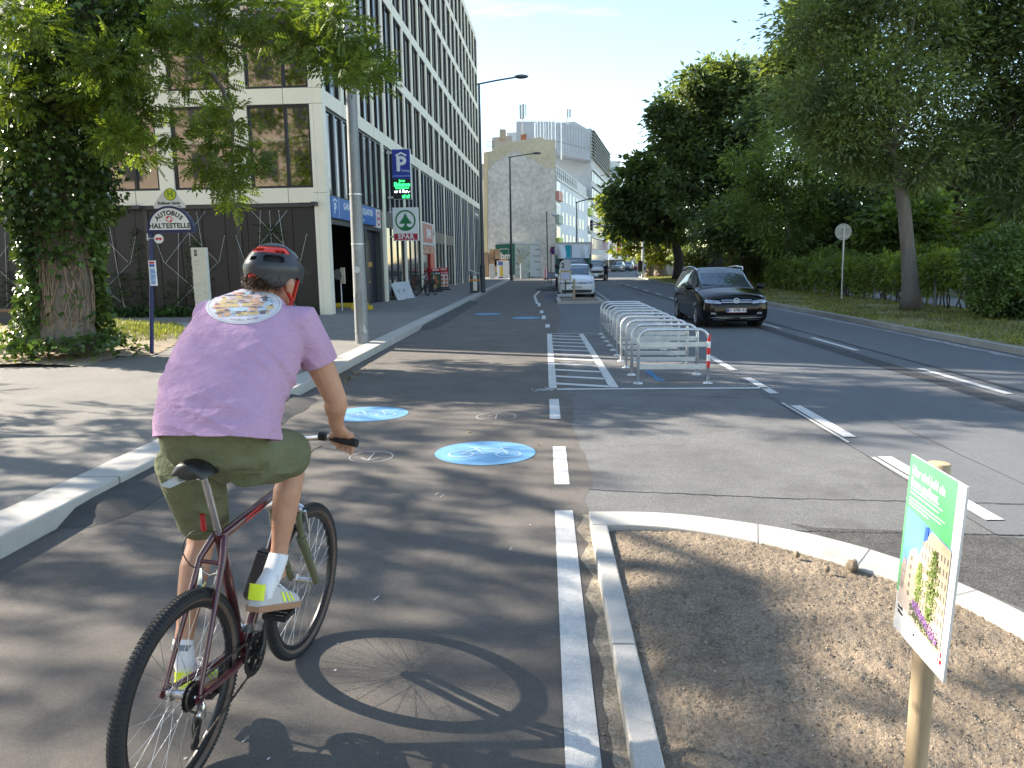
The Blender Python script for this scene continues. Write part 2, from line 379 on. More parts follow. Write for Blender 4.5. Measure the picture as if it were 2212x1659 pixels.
# bicycle symbols
def ring(mb, c, r, w, z, m=0, n=40, sx=1., sy=1., a0=0, a1=2 * math.pi):
    vs = []
    for i in range(n + 1):
        a = a0 + (a1 - a0) * i / n
        vs += [(c[0] + (r - w / 2) * sx * math.cos(a), c[1] + (r - w / 2) * sy * math.sin(a), z), (c[0] + (r + w / 2) * sx * math.cos(a), c[1] + (r + w / 2) * sy * math.sin(a), z)]
    mb.add(vs, [(2 * i, 2 * i + 1, 2 * i + 3, 2 * i + 2) for i in range(n)], m)
def line2(mb, a, b, w, z, m=0):
    a, b = Vector(a), Vector(b); d = (b - a).normalized(); n = Vector((-d.y, d.x)) * w / 2
    mb.add([(*(a - n), z), (*(b - n), z), (*(b + n), z), (*(a + n), z)], [(0, 1, 2, 3)], m)
def bike_glyph(mb, c, s, z, w):
    def P(x, y): return (c[0] + x * s, c[1] + y * s)
    ring(mb, P(-.58, -.18), .3 * s, w, z); ring(mb, P(.58, -.18), .3 * s, w, z)
    k = .0012
    for i, (a, b) in enumerate(((P(-.58, -.18), P(-.02, -.18)), (P(-.02, -.18), P(.4, .3)), (P(.36, .3), P(-.22, .3)), (P(-.02, -.18), P(-.3, .42)), (P(-.58, -.18), P(-.22, .3)), (P(.58, -.18), P(.36, .45)), (P(-.42, .42), P(-.16, .42)), (P(.36, .45), P(.56, .45)))):
        line2(mb, a, b, w, z + k * (i + 1) * .3)
for i, (p, q) in enumerate((((1048, 979), 0), ((796, 895), 0), ((1053, 678.5), 0), ((1137, 687), 0))):
    c = G(*p); r = .5
    mb = MB(); vs = [(c.x + r * math.cos(a * math.pi / 24), c.y + r * .95 * math.sin(a * math.pi / 24), .008) for a in range(48)]
    mb.poly(vs); o = struct('bicycle_symbol', mb, M_blue)
    mb = MB(); bike_glyph(mb, c, .4 * (1 if i < 2 else .98), .011, .022)
    g = mb.build('bicycle_outline', mat('glyph_paint', (.34, .5, .66), .7, var=.1, fine=(90, .15)), o)
mb = MB()
for p, rr, up in (((1072, 901), .24, 1), ((802, 988), .21, -1)):
    c = G(*p); ring(mb, c, rr, .012, .008); line2(mb, (c.x, c.y - .15 * up), (c.x, c.y + .15 * up), .012, .0095)
    for s in (-1, 1): line2(mb, (c.x, c.y + .15 * up), (c.x + s * .09, c.y + .04 * up), .012, .009 + .0004 * s)
struct('direction_arrow', mb, mat('faded_paint', (.42, .41, .39), .8, fine=(150, .25)))
mb = MB()
for i in range(70):
    c = G(1180 + rnd.gauss(0, 12), 842 + rnd.gauss(0, 2.)); s = rnd.uniform(.008, .03)
    mb.poly([(c.x + s * math.cos(a) * rnd.uniform(.5, 1.4), c.y + s * math.sin(a) * rnd.uniform(.4, 1), .0075 + i * .00001) for a in (0, 1, 2, 3, 4, 5)])
for i in range(14):
    y = rnd.uniform(2.5, 6.); x = rnd.uniform(-2., -.1); s = rnd.uniform(.006, .012); l = rnd.uniform(.02, .09) * rnd.choice((.2, .3, 1))
    mb.add([(x, y, .0066), (x + s, y, .0066), (x + s + .3 * l, y + l, .0066), (x + .3 * l, y + l, .0066)], [(0, 1, 2, 3)])
struct('paint_specks', mb, mat('speck_paint', (.5, .49, .46), .8))
mb = MB()
for i in range(16):
    t = i / 15; a = G(1393 + 24 * t + rnd.uniform(-3, 3), 801 + 22 * t); l = rnd.uniform(.05, .14)
    mb.add([(a.x, a.y, .0066 + i * .00002), (a.x + l, a.y - .03, .0066 + i * .00002), (a.x + l, a.y + .02, .0066 + i * .00002), (a.x, a.y + .05, .0066 + i * .00002)], [(0, 1, 2, 3)])
struct('survey_paint', mb, mat('spray_blue', (.06, .3, .6), .8, spots=(30, .55, .05, (.1, .11, .12))))

# left pavement, kerb, asphalt wedges
ZW = .14
mb = MB(); mb.prism([(-60, -14), (-3.94, -14), (-3.94, 84), (-5, 90), (-60, 90)], -.2, ZW)
struct('pavement', mb, M_walk)
mb = MB(); y = -14.
while y < 84:
    l = 2.0 if y < 40 else 6; j = rnd.uniform(-.004, .004)
    mb.prism([(-3.94, y + .009), (-3.555 + j, y + .009), (-3.555 + j, y + l - .009), (-3.94, y + l - .009)], -.1, ZW + .012 + rnd.uniform(-.002, .002)); y += l
o = struct('kerb', mb, M_gran); b = o.modifiers.new('bevel', 'BEVEL'); b.width = .015; b.segments = 2
mb = MB(); mb.box(-3.93, -3.57, -14, 84, -.1, ZW + .004); struct('kerb_joint', mb, mat('joint_grime', (.12, .11, .1), .9))
def wedge(y0, y1, w, n=24):
    mb = MB(); vs = []
    for i in range(n + 1):
        y = y0 + (y1 - y0) * i / n; e = min(1, i / 2, (n - i) / 2)
        q = w * (.55 + .45 * e) + .03 * math.sin(i * 1.7)
        vs += [(-3.556, y, .006 + .085 * (e > 0) * min(1, e + .4)), (-3.556 + q * .6, y, .006 + .055 * e), (-3.556 + q, y, .0065)]
    return mb.add(vs, [(3 * i + j, 3 * i + j + 1, 3 * i + j + 4, 3 * i + j + 3) for i in range(n) for j in (0, 1)])
struct('asphalt_wedge', wedge(5.15, 10.6, .42), M_dark, 60)
struct('asphalt_wedge', wedge(21.3, 37, .46), M_dark, 60)
mb = MB(); mb.poly([(x, y, ZW + .004) for x, y in ((-16, 20.2), (-9.2, 20.0), (-8.6, 23.2), (-16, 23.4))]); struct('path', mb, mat('pale_path', (.33, .33, .34), .85, var=.08, scale=2, fine=(60, .15)))
for p in ((1060, 1395), (345, 1452)): pass
# right kerb, verge, path behind the hedge, park
def offset(pl, d): return [(p[0] + d, p[1]) for p in pl]
K_R = [(9.15, -14), (9.15, 40), (9.6, 62), (10.4, 84), (14.2, 118), (25, 160)]
def dense(pl, step):
    out = []
    for (x0, y0), (x1, y1) in zip(pl, pl[1:]):
        n = max(1, int(math.hypot(x1 - x0, y1 - y0) / step)); out += [(x0 + (x1 - x0) * i / n, y0 + (y1 - y0) * i / n) for i in range(n)]
    return out + [pl[-1]]
mb = MB(); kd = dense(K_R, 1.5)
for (x0, y0), (x1, y1) in zip(kd, kd[1:]):
    mb.prism([(x0 - .17, y0 + .005), (x0, y0 + .005), (x1, y1 - .005), (x1 - .17, y1 - .005)], -.1, .125)
struct('right_kerb', mb, mat('old_kerb', (.3, .285, .255), .85, var=.15, scale=1.5, fine=(90, .25), bump=.4, bscale=120))
mb = MB(); n = len(kd); cols = 5
def verge_z(t, y): return .11 + .1 * math.sin(min(1, t) * 1.57) + .02 * math.sin(y * .9 + t * 3)
vs = [(x + t * 4.3, y, verge_z(t, y)) for (x, y) in kd for t in np.linspace(0, 1, cols)]
mb.add(vs, [(i * cols + j, i * cols + j + 1, (i + 1) * cols + j + 1, (i + 1) * cols + j) for i in range(n - 1) for j in range(cols - 1)])
struct('verge', mb, M_grassy, 180)
mb = MB(); mb.add([(x + 4.2, y, .17) for x, y in kd] + [(x + 8., y, .17) for x, y in kd], [(i, n + i, n + i + 1, i + 1) for i in range(n - 1)]); struct('park_path', mb, mat('path_asphalt', (.28, .28, .29), .85, var=.1, scale=1, fine=(60, .2)))
mb = MB(); mb.add([(x + 7.9, y, .16) for x, y in kd] + [(x + 110., y, .16) for x, y in kd], [(i, n + i, n + i + 1, i + 1) for i in range(n - 1)]); struct('park_lawn', mb, M_park2)

# ---- planting beds
def fbm(x, y, s, seed):
    r = np.random.default_rng(seed); out = np.zeros_like(x); amp = 1.
    for o in range(4):
        for k in range(5):
            a = r.uniform(0, 6.28); f = s * 2 ** o * r.uniform(.7, 1.4); out += amp * np.sin((x * math.cos(a) + y * math.sin(a)) * f + r.uniform(0, 6.28)) / 5
        amp *= .55
    return out
def inpoly(px, py, pl):
    c = np.zeros(px.shape, bool); n = len(pl)
    for i in range(n):
        (x0, y0), (x1, y1) = pl[i], pl[(i + 1) % n]
        k = ((y0 > py) != (y1 > py)); t = (py - y0) / ((y1 - y0) if y1 != y0 else 1e-9)
        c ^= k & (px < x0 + t * (x1 - x0))
    return c
CR = [G(*p, .09) for p in ((1272, 1104), (1420, 1106), (1560, 1120), (1720, 1146), (1880, 1186), (2020, 1235), (2212, 1322), (2400, 1430), (2600, 1600))]
CI = [G(*p, .09) for p in ((1312, 1132), (1440, 1138), (1570, 1156), (1710, 1186), (1850, 1226), (1970, 1262), (2130, 1330), (2300, 1440), (2480, 1640))]
def catmull(P, n=6):
    out = []; k = len(P)
    for i in range(k - 1):
        p0, p1, p2, p3 = P[max(i - 1, 0)], P[i], P[i + 1], P[min(i + 2, k - 1)]
        for j in range(n):
            t = j / n; out.append(.5 * ((2 * p1) + (p2 - p0) * t + (2 * p0 - 5 * p1 + 4 * p2 - p3) * t * t + (3 * p1 - p0 - 3 * p2 + p3) * t ** 3))
    return out + [P[-1]]
co, ci = catmull(CR), catmull(CI)
xo, xi = CR[0].x, CI[0].x
mb = MB(); y = CI[0].y
def seg(a, b, c, d, z1=.09): mb.prism([a, b, c, d], -.08, z1)
yy = [CI[0].y, 4.42, 3.36, 2.3, 1.2, -1.]
for y1, y0 in zip(yy, yy[1:]): seg((xo, y0 + .006), (xi, y0 + .006), (xi, y1 - .006), (xo, y1 - .006))
st = [0, 15, 24, 33, 41, 48]
for s0, s1 in zip(st, st[1:]):
    a = [(p.x, p.y) for p in ci[s0:s1 + 1]]; b = [(p.x, p.y) for p in co[s0:s1 + 1]]
    if s0 == 0: a[0] = (xo, CI[0].y)
    pl = a + b[::-1]
    # leave a 6 mm joint at each end
    mb.prism(pl, -.08, .09 + .001 * (s0 % 2))
o = struct('planting_bed_kerb', mb, M_gran); b = o.modifiers.new('bevel', 'BEVEL'); b.width = .009; b.segments = 2
BED = [(xi + .0, -1)] + [(xi, CI[0].y)] + [(p.x, p.y) for p in ci] + [(4, 1.5), (4, -1)]
gx, gy = np.meshgrid(np.arange(xi - .03, 4.0, .012), np.arange(.6, CI[0].y + .05, .014))
h = .075 + .014 * fbm(gx, gy, 4, 3) + .006 * np.abs(fbm(gx, gy, 30, 5)) + .004 * fbm(gx, gy, 80, 8)
tr = np.clip(1 - np.abs(gy - 3.1 + .18 * (gx - 1)) / .5, 0, 1) * np.clip((gx - .6), 0, 1)
h += .013 * tr * np.sin((gx * .9 + gy * .35) * 34)
lip = np.clip((gx - xi) / .12, 0, 1); h = h * lip + .05 * (1 - lip)
h -= .02 * np.clip(1 - (CI[0].y - gy) / .15, 0, 1)
h += nrng.normal(0, .003, h.shape)
ins = inpoly(gx, gy, BED); ny, nx = gx.shape
V = np.stack([gx, gy, h], -1).reshape(-1, 3); idx = np.arange(nx * ny).reshape(ny, nx)
F = np.stack([idx[:-1, :-1], idx[:-1, 1:], idx[1:, 1:], idx[1:, :-1]], -1).reshape(-1, 4)
F = F[ins.reshape(-1)[F].any(1)]
us = np.unique(F); rm = np.zeros(len(V), int); rm[us] = np.arange(len(us))
struct('soil_bed', npmesh('soil_bed', V[us], rm[F]), M_soil)
_sh = h.copy()
def soil_z(x, y): return _sh[np.clip(((y - .6) / .014).astype(int), 0, _sh.shape[0] - 1), np.clip(((x - xi + .03) / .012).astype(int), 0, _sh.shape[1] - 1)] - .001
def lumps(n, xs, ys, zf, rlo, rhi, pl=None, seed=1):
    """irregular crumbs: squashed, jittered octahedra"""
    r = np.random.default_rng(seed); x = r.uniform(*xs, n); y = r.uniform(*ys, n)
    if pl is not None: k = inpoly(x, y, pl); x, y = x[k], y[k]
    n = len(x); s = rlo + (rhi - rlo) * r.random(n) ** 3
    base = np.array([(1, 0, 0), (-1, 0, 0), (0, 1, 0), (0, -1, 0), (0, 0, 1), (0, 0, -.7)], float)
    V = base[None] * r.uniform(.55, 1.2, (n, 6, 1)) * s[:, None, None] + r.normal(0, .2, (n, 6, 3)) * s[:, None, None]
    V += np.stack([x, y, zf(x, y)], -1)[:, None]
    f = np.array([(0, 2, 4), (2, 1, 4), (1, 3, 4), (3, 0, 4), (2, 0, 5), (1, 2, 5), (3, 1, 5), (0, 3, 5)])
    return V.reshape(-1, 3), (f[None] + (np.arange(n) * 6)[:, None, None]).reshape(-1, 3)
V, F = lumps(44000, (xi, 3.6), (1.8, 5.4), soil_z, .002, .0085, BED, 4)
o = link('soil_crumbs', npmesh('soil_crumbs', V, F), mat('soil_lump', (.275, .218, .155), .95, var=.5, scale=60)); o['kind'] = 'stuff'
V, F = lumps(420, (xi, 3.6), (1.8, 5.4), soil_z, .002, .008, BED, 14)
o = link('pale_pebbles', npmesh('pale_pebbles', V, F), mat('pebble', (.55, .5, .43), .9, var=.3, scale=30)); o['kind'] = 'stuff'
for i, (p, r, lab) in enumerate((((1842, 1222), .033, 'largest clod of brown earth beside the curved granite kerb'), ((1786, 1229), .018, 'small earth clod left of the largest clod by the kerb'), ((1722, 1198), .018, 'earth clod touching the curved kerb left of the other clods'))):
    c = G(*p, .11); mb = MB(); mb.ball((0, 0, 0), r, 8)
    me = mb.mesh('earth_clod')
    for v in me.vertices: v.co *= 1 + .28 * math.sin(v.co.x * 130 + i) * math.cos(v.co.y * 110) + rnd.uniform(-.1, .1)
    o = link('earth_clod', me, M_soil, None, 180); o.location = c; tag(o, lab, 'clod of earth', 'clods of earth in the planting bed')
mb = MB(); n = 60                                                     # washed-out earth along the outside of the kerb
for i in range(n):
    y0, y1 = 1.5 + 3.95 * i / n, 1.5 + 3.95 * (i + 1) / n; w0, w1 = [.045 + .03 * math.sin((i + k) * .37) ** 2 + .014 * math.sin((i + k) * .83) + .006 * math.sin((i + k) * 2.3) for k in (0, 1)]
    mb.add([(xo - w0, y0, .0062), (xo + .01, y0, .0062), (xo + .01, y1, .0062), (xo - w1, y1, .0062)], [(0, 1, 2, 3)])
struct('kerb_dirt', mb, mat('washed_earth', (.26, .225, .17), .95, var=.35, scale=9, fine=((90, .4), (30, .2))))
V, F = lumps(1500, (xo - .09, xo), (1.8, 5.5), lambda x, y: np.full(x.shape, .007), .0015, .005, None, 21)
V2, F2 = lumps(1300, (-3.5, -3.28), (3, 20), lambda x, y: np.full(x.shape, .009), .002, .007, None, 22)
V3, F3 = lumps(900, (-2.5, 3.2), (2, 10), lambda x, y: np.full(x.shape, .006), .0015, .004, None, 23)
V4 = [V, V2, V3]; F4 = [F, F2 + len(V), F3 + len(V) + len(V2)]
o = link('grit', npmesh('grit', np.concatenate(V4), np.concatenate(F4)), mat('grit', (.3, .26, .2), .95, var=.4, scale=50)); o['kind'] = 'stuff'
# second bed by the white people carrier
a = G(1204, 652, .1); mb = MB(); B2 = (a.x, a.x + 1.9, a.y, a.y + 4.3)
for (x0, x1, y0, y1) in ((B2[0], B2[1] + .35, B2[2], B2[2] + .22), (B2[0], B2[0] + .18, B2[2] + .226, B2[3]), (B2[1], B2[1] + .18, B2[2] + .6, B2[3])): mb.box(x0, x1, y0, y1, -.05, .11)
mb.prism([(B2[1] + .35, B2[2]), (B2[1] + .35, B2[2] + .2), (B2[1] + .18, B2[2] + .6), (B2[1], B2[2] + .6), (B2[1] - .1, B2[2] + .226)], -.05, .108)
struct('planting_bed_kerb', mb, M_gran)
mb = MB(); mb.box(B2[0] + .1, B2[1] + .1, B2[2] + .1, B2[3], -.05, .09); struct('soil_bed', mb, M_soil)
mb = MB(); mb.poly([(.0, 36, .0085), (.6, 36, .0085), (.6, 45, .0085), (.0, 45, .0085)]); struct('paved_island', mb, mat('slate_paving', (.1, .105, .13), .8, var=.1, scale=2))

# earth mound round the ivy tree
TB = Vector((-11.9, 18.3, ZW))
edge = [G(*p, ZW) for p in ((-200, 830), (0, 812), (95, 810), (180, 792), (265, 772), (340, 768), (385, 745), (400, 725), (395, 714), (200, 716), (0, 718), (-200, 722))]
PL = [(p.x, p.y) for p in edge]
gx, gy = np.meshgrid(np.arange(-20, -7.6, .09), np.arange(13., 21.5, .09))
ins = inpoly(gx, gy, PL)
dd = np.full(gx.shape, 9.)
for (x0, y0), (x1, y1) in zip(PL, PL[1:] + PL[:1]):
    t = np.clip(((gx - x0) * (x1 - x0) + (gy - y0) * (y1 - y0)) / ((x1 - x0) ** 2 + (y1 - y0) ** 2), 0, 1)
    dd = np.minimum(dd, np.hypot(gx - x0 - t * (x1 - x0), gy - y0 - t * (y1 - y0)))
hm = np.exp(-((gx - TB.x) ** 2 + (gy - TB.y) ** 2) / 7.) * .38
h = ZW + .005 + np.clip(dd / .5, 0, 1) * (.05 + hm + .03 * fbm(gx, gy, 3, 2))
ny, nx = gx.shape; V = np.stack([gx, gy, h], -1).reshape(-1, 3); idx = np.arange(nx * ny).reshape(ny, nx)
F = np.stack([idx[:-1, :-1], idx[:-1, 1:], idx[1:, 1:], idx[1:, :-1]], -1).reshape(-1, 4); F = F[ins.reshape(-1)[F].all(1)]
us = np.unique(F); rm = np.zeros(len(V), int); rm[us] = np.arange(len(us))
struct('earth_mound', npmesh('earth_mound', V[us], rm[F]), M_earth, 180)
def mound_z(x, y): return ZW + .05 + math.exp(-((x - TB.x) ** 2 + (y - TB.y) ** 2) / 7.) * .38

# ================================================================ THE OFFICE BUILDING ON THE LEFT
M_cream = mat('facade_panel', (.86, .785, .63), .55, var=.035, scale=.6, fine=(60, .03), bump=.05, bscale=60)
M_frame = mat('window_frame', (.022, .022, .023), .45, var=.15, scale=4)
M_pane = mat('coated_glass', (.27, .27, .265), .03, 1., .06, .3)
M_pane2 = mat('dark_glass', (.085, .095, .1), .06, 1., .3, .5, obj=True)
M_clad = mat('dark_cladding', (.024, .022, .02), .5, var=.12, scale=1.2, bump=.05, bscale=30)
M_alu = mat('brushed_aluminium', (.6, .6, .58), .4, .6, .08, 8)
M_galv = mat('galvanised_steel', (.6, .62, .64), .4, .7, .16, 9, fine=(60, .12))
M_black = mat('black_plastic', (.012, .012, .013), .5, var=.2)
M_anth = mat('anthracite_metal', (.05, .052, .055), .5, var=.12, scale=3)
M_white = mat('white_panel', (.78, .78, .77), .45, var=.04, scale=3)
M_red = mat('red_panel', (.55, .018, .02), .45, var=.08, scale=3)
M_green = mat('green_panel', (.015, .16, .065), .45, var=.08, scale=3)
FA = Vector((-7.45, 26.4, 0)); FB = Vector((-6.6, 80., 0)); FL = (FB - FA).length
frot = math.atan2(FB.y - FA.y, FB.x - FA.x)
FX = (FB - FA).normalized(); FY = Vector((-FX.y, FX.x, 0))
def FP(x, y, z): return FA + FX * x + FY * y + Vector((0, 0, z))
bld = thing('office_building', 'large cream panelled office block with dark windows, left of the cycle track', 'building', FA, None, frot)
BD, RT = 22.0, 24.1
bands = [(7.23, 7.74), (10.48, 10.98), (13.73, 14.23), (16.98, 17.48), (20.23, 20.73), (23.48, RT)]
pc = [.24 + 2.4 * k for k in range(1, 22)]
pw = .2
mb = MB()
for z0, z1 in bands: mb.box(0, FL, 0, .3, z0, z1)                                     # street side
mb.box(0, .3, .304, BD, 3.98, 4.48)
for z0, z1 in bands: mb.box(0, .3, .304, BD, z0, z1)                                  # end side
for (z0, z1) in zip([b[1] for b in bands[:-1]], [b[0] for b in bands[1:]]):
    mb.box(0, .46, 0, .298, z0 + .001, z1 - .001); mb.box(FL - .46, FL, 0, .3, z0, z1)
    for c in pc: mb.box(c - pw, c + pw, 0, .3, z0, z1)
mb.box(0, .44, 0, .298, .0, 7.229)                                                    # corner pier
gp = [9.0 + 4.8 * k for k in range(9)] + [FL - .3]
for c in gp: mb.box(c - .21, c + .21, 0, .3, .0, 7.229)
wl = [(.43 + 2.7 * k, .43 + 2.7 * k + 2.17) for k in range(8)]                         # end side window openings (along y)
rowsE = [(4.48, 7.23)] + [(b0[1], b1[0]) for b0, b1 in zip(bands[:-1], bands[1:])]
ed_ = [.304] + [v for w in wl for v in w] + [BD]
for z0, z1 in rowsE:
    for a, b in zip(ed_[0::2], ed_[1::2]): mb.box(0, .3, a, b, z0 + .001, z1 - .001)
mb.box(0.002, .3, .304, .43, 0, 3.98)
wall_mb = mb
mb = MB()                                                                             # core behind the glass, and the roof
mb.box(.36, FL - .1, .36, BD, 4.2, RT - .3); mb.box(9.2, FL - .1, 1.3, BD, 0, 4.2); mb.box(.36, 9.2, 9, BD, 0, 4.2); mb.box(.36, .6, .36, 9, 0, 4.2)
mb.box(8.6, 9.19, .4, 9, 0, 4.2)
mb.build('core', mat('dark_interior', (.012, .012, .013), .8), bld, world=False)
mb = MB(); mb.box(.2, FL - .2, .2, BD, RT - .25, RT - .05); mb.build('roof', M_conc, bld, world=False)
mb = MB()                                                                             # joints between panels, as thin dark strips
for z0, z1 in bands:
    for c in [2.64 + 4.8 * k for k in range(11)]: mb.box(c - .008, c + .008, -.003, .1, z0 + .002, z1 - .002)
    for (a, b) in wl: mb.box(-.003, .1, (a + b) / 2 - .008 - .2, (a + b) / 2 + .008 - .2, z0 + .002, z1 - .002)
    for z in (z0, z1): mb.box(-.003, .1, -.003, .42, z - .006, z + .006)
for (a, b) in wl: mb.box(-.003, .1, (a + b) / 2 - .208, (a + b) / 2 - .192, 3.982, 4.478)
mb.box(-.003, .1, .3, 1., 3.97, 3.985); mb.box(-.003, .1, -.003, .44, 4.3, 4.31)
wall_mb.add(mb.v, mb.f, 1); wall_mb.build('wall', [M_cream, mat('joint_dark', (.09, .085, .075), .9)], bld, world=False)
# windows: one mesh for each size, every visible window a part of its own
def win_mesh(w, h, split, end):
    f, g, t = MB(), MB(), .085 if end else .05
    f.box(0, w, .07, .2, 0, t); f.box(0, w, .07, .2, h - t, h); f.box(0, t, .07, .2, t, h - t); f.box(w - t, w, .07, .2, t, h - t)
    for s in split: f.box(w * s - .045, w * s + .045, .055, .2, t, h - t)
    g.box(t - .01, w - t + .01, .13, .15, t - .01, h - t + .01)
    return f, g
def place_windows(spec, cap):
    cache = {}; left = MB(); leftg = MB(); n = 0
    for (kind, x, y, z, w, h, split, pm) in spec:
        wp = FP(x, y, z + h / 2); u, v = proj(wp); seen = -60 < u < 2300 and -150 < v < 1700
        f, g = win_mesh(w, h, split, kind == 'end')
        if seen and n < cap:
            n += 1; key = (kind, round(w, 2), round(h, 2), pm)
            if key not in cache:
                cache[key] = (f.mesh('window'), g.mesh('pane')); cache[key][0].materials.append(M_frame); cache[key][1].materials.append(pm)
            o = bpy.data.objects.new('window', cache[key][0]); p = bpy.data.objects.new('pane', cache[key][1])
            for q in (o, p): COL.objects.link(q)
            o.parent = bld; p.parent = o; o.location = (x, y, z)
            if kind == 'end': o.rotation_euler = (0, 0, -math.pi / 2); o.location = (x, y + w, z)
        else:
            for src, dst in ((f, left), (g, leftg)):
                vs = [((px + x, py + y, pz + z) if kind != 'end' else (x + py, y + w - px, z + pz)) for px, py, pz in src.v]
                dst.add(vs, src.f)
    for m, nm, mm in ((left, 'window_rows', M_frame), (leftg, 'pane_rows', M_pane2)):
        if m.v: o = m.build(nm, mm, bld, world=False); o['kind'] = 'stuff'
spec = []
for (a, b) in wl:
    for z0, z1 in rowsE: spec.append(('end', 0, a, z0, b - a, z1 - z0, (.6,), M_pane))
pe = [.46] + [v for c in pc for v in (c - pw, c + pw)] + [FL - .46]
for z0, z1 in [(b0[1], b1[0]) for b0, b1 in zip(bands[:-1], bands[1:])]:
    for a, b in zip(pe[0::2], pe[1::2]): spec.append(('street', a, 0, z0, b - a, z1 - z0, (.42,), M_pane2))
place_windows(spec, 98)
# mezzanine glazing and shop fronts on the street side
mz, mzg, fin = MB(), MB(), MB()
gx_ = [.44] + [v for c in gp[:-1] for v in (c - .21, c + .21)] + [FL - .51]
for k, (a, b) in enumerate(zip(gx_[0::2], gx_[1::2])):
    lo = 4.3 if k < 4 else (3.9 if k < 6 else .35)
    mz.box(a, b, .06, .2, 7.12, 7.228); mz.box(a, b, .06, .2, lo - .1, lo)
    n = 8 if k == 0 else 4
    for i in range(n + 1):
        x = a + (b - a) * i / n; mz.box(max(a, x - .05), min(b, x + .05), .05, .2, lo, 7.12)
        if 0 < i < n: fin.box(x - .014, x + .014, -.0, .05, lo + .02, 7.1)
    mzg.box(a, b, .12, .15, lo, 7.12)
    if k >= 1:                                                                        # the storey below
        mz.box(a, b, .06, .2, lo - .75, lo - .1)
        if k != 3:
            for i in range(4):
                x = a + (b - a) * i / 3; mz.box(max(a, x - .04), min(b, x + .04), .07, .2, .3, lo - .75)
            mzg.box(a, b, .12, .15, .3, max(lo - .75, .3)); mz.box(a, b, .05, .2, 0, .3)
mz.add(fin.v, fin.f, 1); mz.build('shopfront_frame', [M_anth, mat('pale_fin', (.62, .64, .66), .35, .3)], bld, world=False)
mzg.build('shopfront_glass', M_pane2, bld, world=False)
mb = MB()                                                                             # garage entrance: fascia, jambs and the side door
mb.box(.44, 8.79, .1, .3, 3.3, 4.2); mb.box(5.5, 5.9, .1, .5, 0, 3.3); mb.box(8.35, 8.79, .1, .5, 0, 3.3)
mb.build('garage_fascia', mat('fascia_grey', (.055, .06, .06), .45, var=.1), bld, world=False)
mb = MB(); mb.box(5.9, 8.35, .35, .45, 0, 3.3); mb.build('garage_side_door', mat('navy_door', (.012, .016, .03), .4), bld, world=False)
mb = MB(); mb.box(6.1, 7.6, .335, .35, 1.75, 1.95); mb.box(6.1, 7.2, .335, .35, 1.05, 1.12); mb.build('door_sticker', mat('amber_sticker', (.5, .27, .04), .5), bld, world=False)
# SPAR entrance portal
mb = MB(); mb.box(19.0, 23.2, -.02, .2, 2.45, 2.9); mb.build('fruit_banner', mat('fruit_print', (.5, .18, .12), .5, var=.5, scale=2.5, spots=(3, .5, .1, (.62, .45, .3))), bld, world=False)
mb = MB(); mb.box(21.6, 23.2, .02, .25, .1, 2.45); mb.build('entrance_portal', M_red, bld, world=False)
mb = MB(); mb.box(18.82, 21.6, .12, .2, .1, 2.45); mb.build('shop_door', M_pane2, bld, world=False)
mb = MB(); mb.box(48.0, FL - .6, .02, .2, 6.1, 7.0); o = mb.build('entrance_sign', M_anth, bld, world=False)
mb = MB(); mb.box(48.6, 51.5, -.0, .02, 6.45, 6.62); mb.build('sign_lettering', M_white, o, world=False)
# dark cladding under the end windows
mb = MB(); y = .45
while y < BD:
    mb.box(.06, .3, y, min(BD, y + .78), .28, 3.9); y += .8
mb.build('cladding', M_clad, bld, world=False)
mb = MB(); mb.box(.1, .28, .44, BD, .1, 3.97); mb.build('cladding_back', M_black, bld, world=False)
mb = MB(); mb.box(-.02, .3, .47, BD, 3.84, 3.96); mb.box(.0, .3, .47, BD, .2, .27)
for y in (3.15, 6.45, 9.7): mb.box(.02, .3, y - .07, y + .07, .28, 3.84)
mb.build('cladding_frame', mat('cladding_rail', (.05, .048, .045), .5), bld, world=False)
mb = MB()                                                                             # climbing wires in fans and crosses
for c in (2.0, 4.9, 8.1, 11.2, 14.2):
    t, lo = 3.72, .45
    for (a, b) in (((-.62, t), (.9, 2.05)), ((.62, t), (-.9, 2.05)), ((-.95, 2.0), (.75, lo)), ((.95, 2.0), (-.75, lo)), ((0, t), (0, lo)), ((-.32, t), (-.62, lo)), ((.32, t), (.62, lo)), ((-1.25, 2.9), (-1.0, 2.05)), ((1.25, 2.9), (1.0, 2.05))):
        mb.tube([(-.03, c + a[0], a[1]), (-.03, c + b[0], b[1])], .007, 5)
        for q in (a, b): mb.tube([(-.03, c + q[0], q[1]), (.06, c + q[0], q[1])], .014, 5)
mb.build('climbing_wire', M_galv, bld, world=False)
mb = MB(); mb.box(-.25, .1, .3, .46, 3.86, 3.99); mb.box(-.25, .1, 6.5, 7.1, 3.86, 3.98); mb.build('floodlight', M_anth, bld, world=False)

# the brick building across the side street, seen in the window reflections
M_brick = mat('sand_brick', (.46, .34, .25), .85, var=.14, scale=1.2, fine=(40, .2), stretch=(1, 1, 9))
bb = thing('brick_building', 'sand coloured brick building across the side street, mirrored in the office windows', 'building', (-35, -14, 0))
mb = MB(); mb.box(-58, -14, -26, -14, 0, 22); mb.build('wall', M_brick, bb)
mb = MB()
for z in (4.2, 8.3, 12.4, 16.5, 21.6): mb.box(-58, -14, -14.002, -13.85, z, z + .4)
mb.build('stone_band', mat('pale_stone', (.52, .46, .36), .8), bb)
for k in range(14):
    for z in (1.2, 5.4, 9.5, 13.6, 17.7):
        if rnd.random() < .85:
            mb = MB(); mb.box(-57 + 3.1 * k, -55.6 + 3.1 * k, -14.002, -13.92, z, z + 2.2); o = mb.build('window', M_frame, bb)

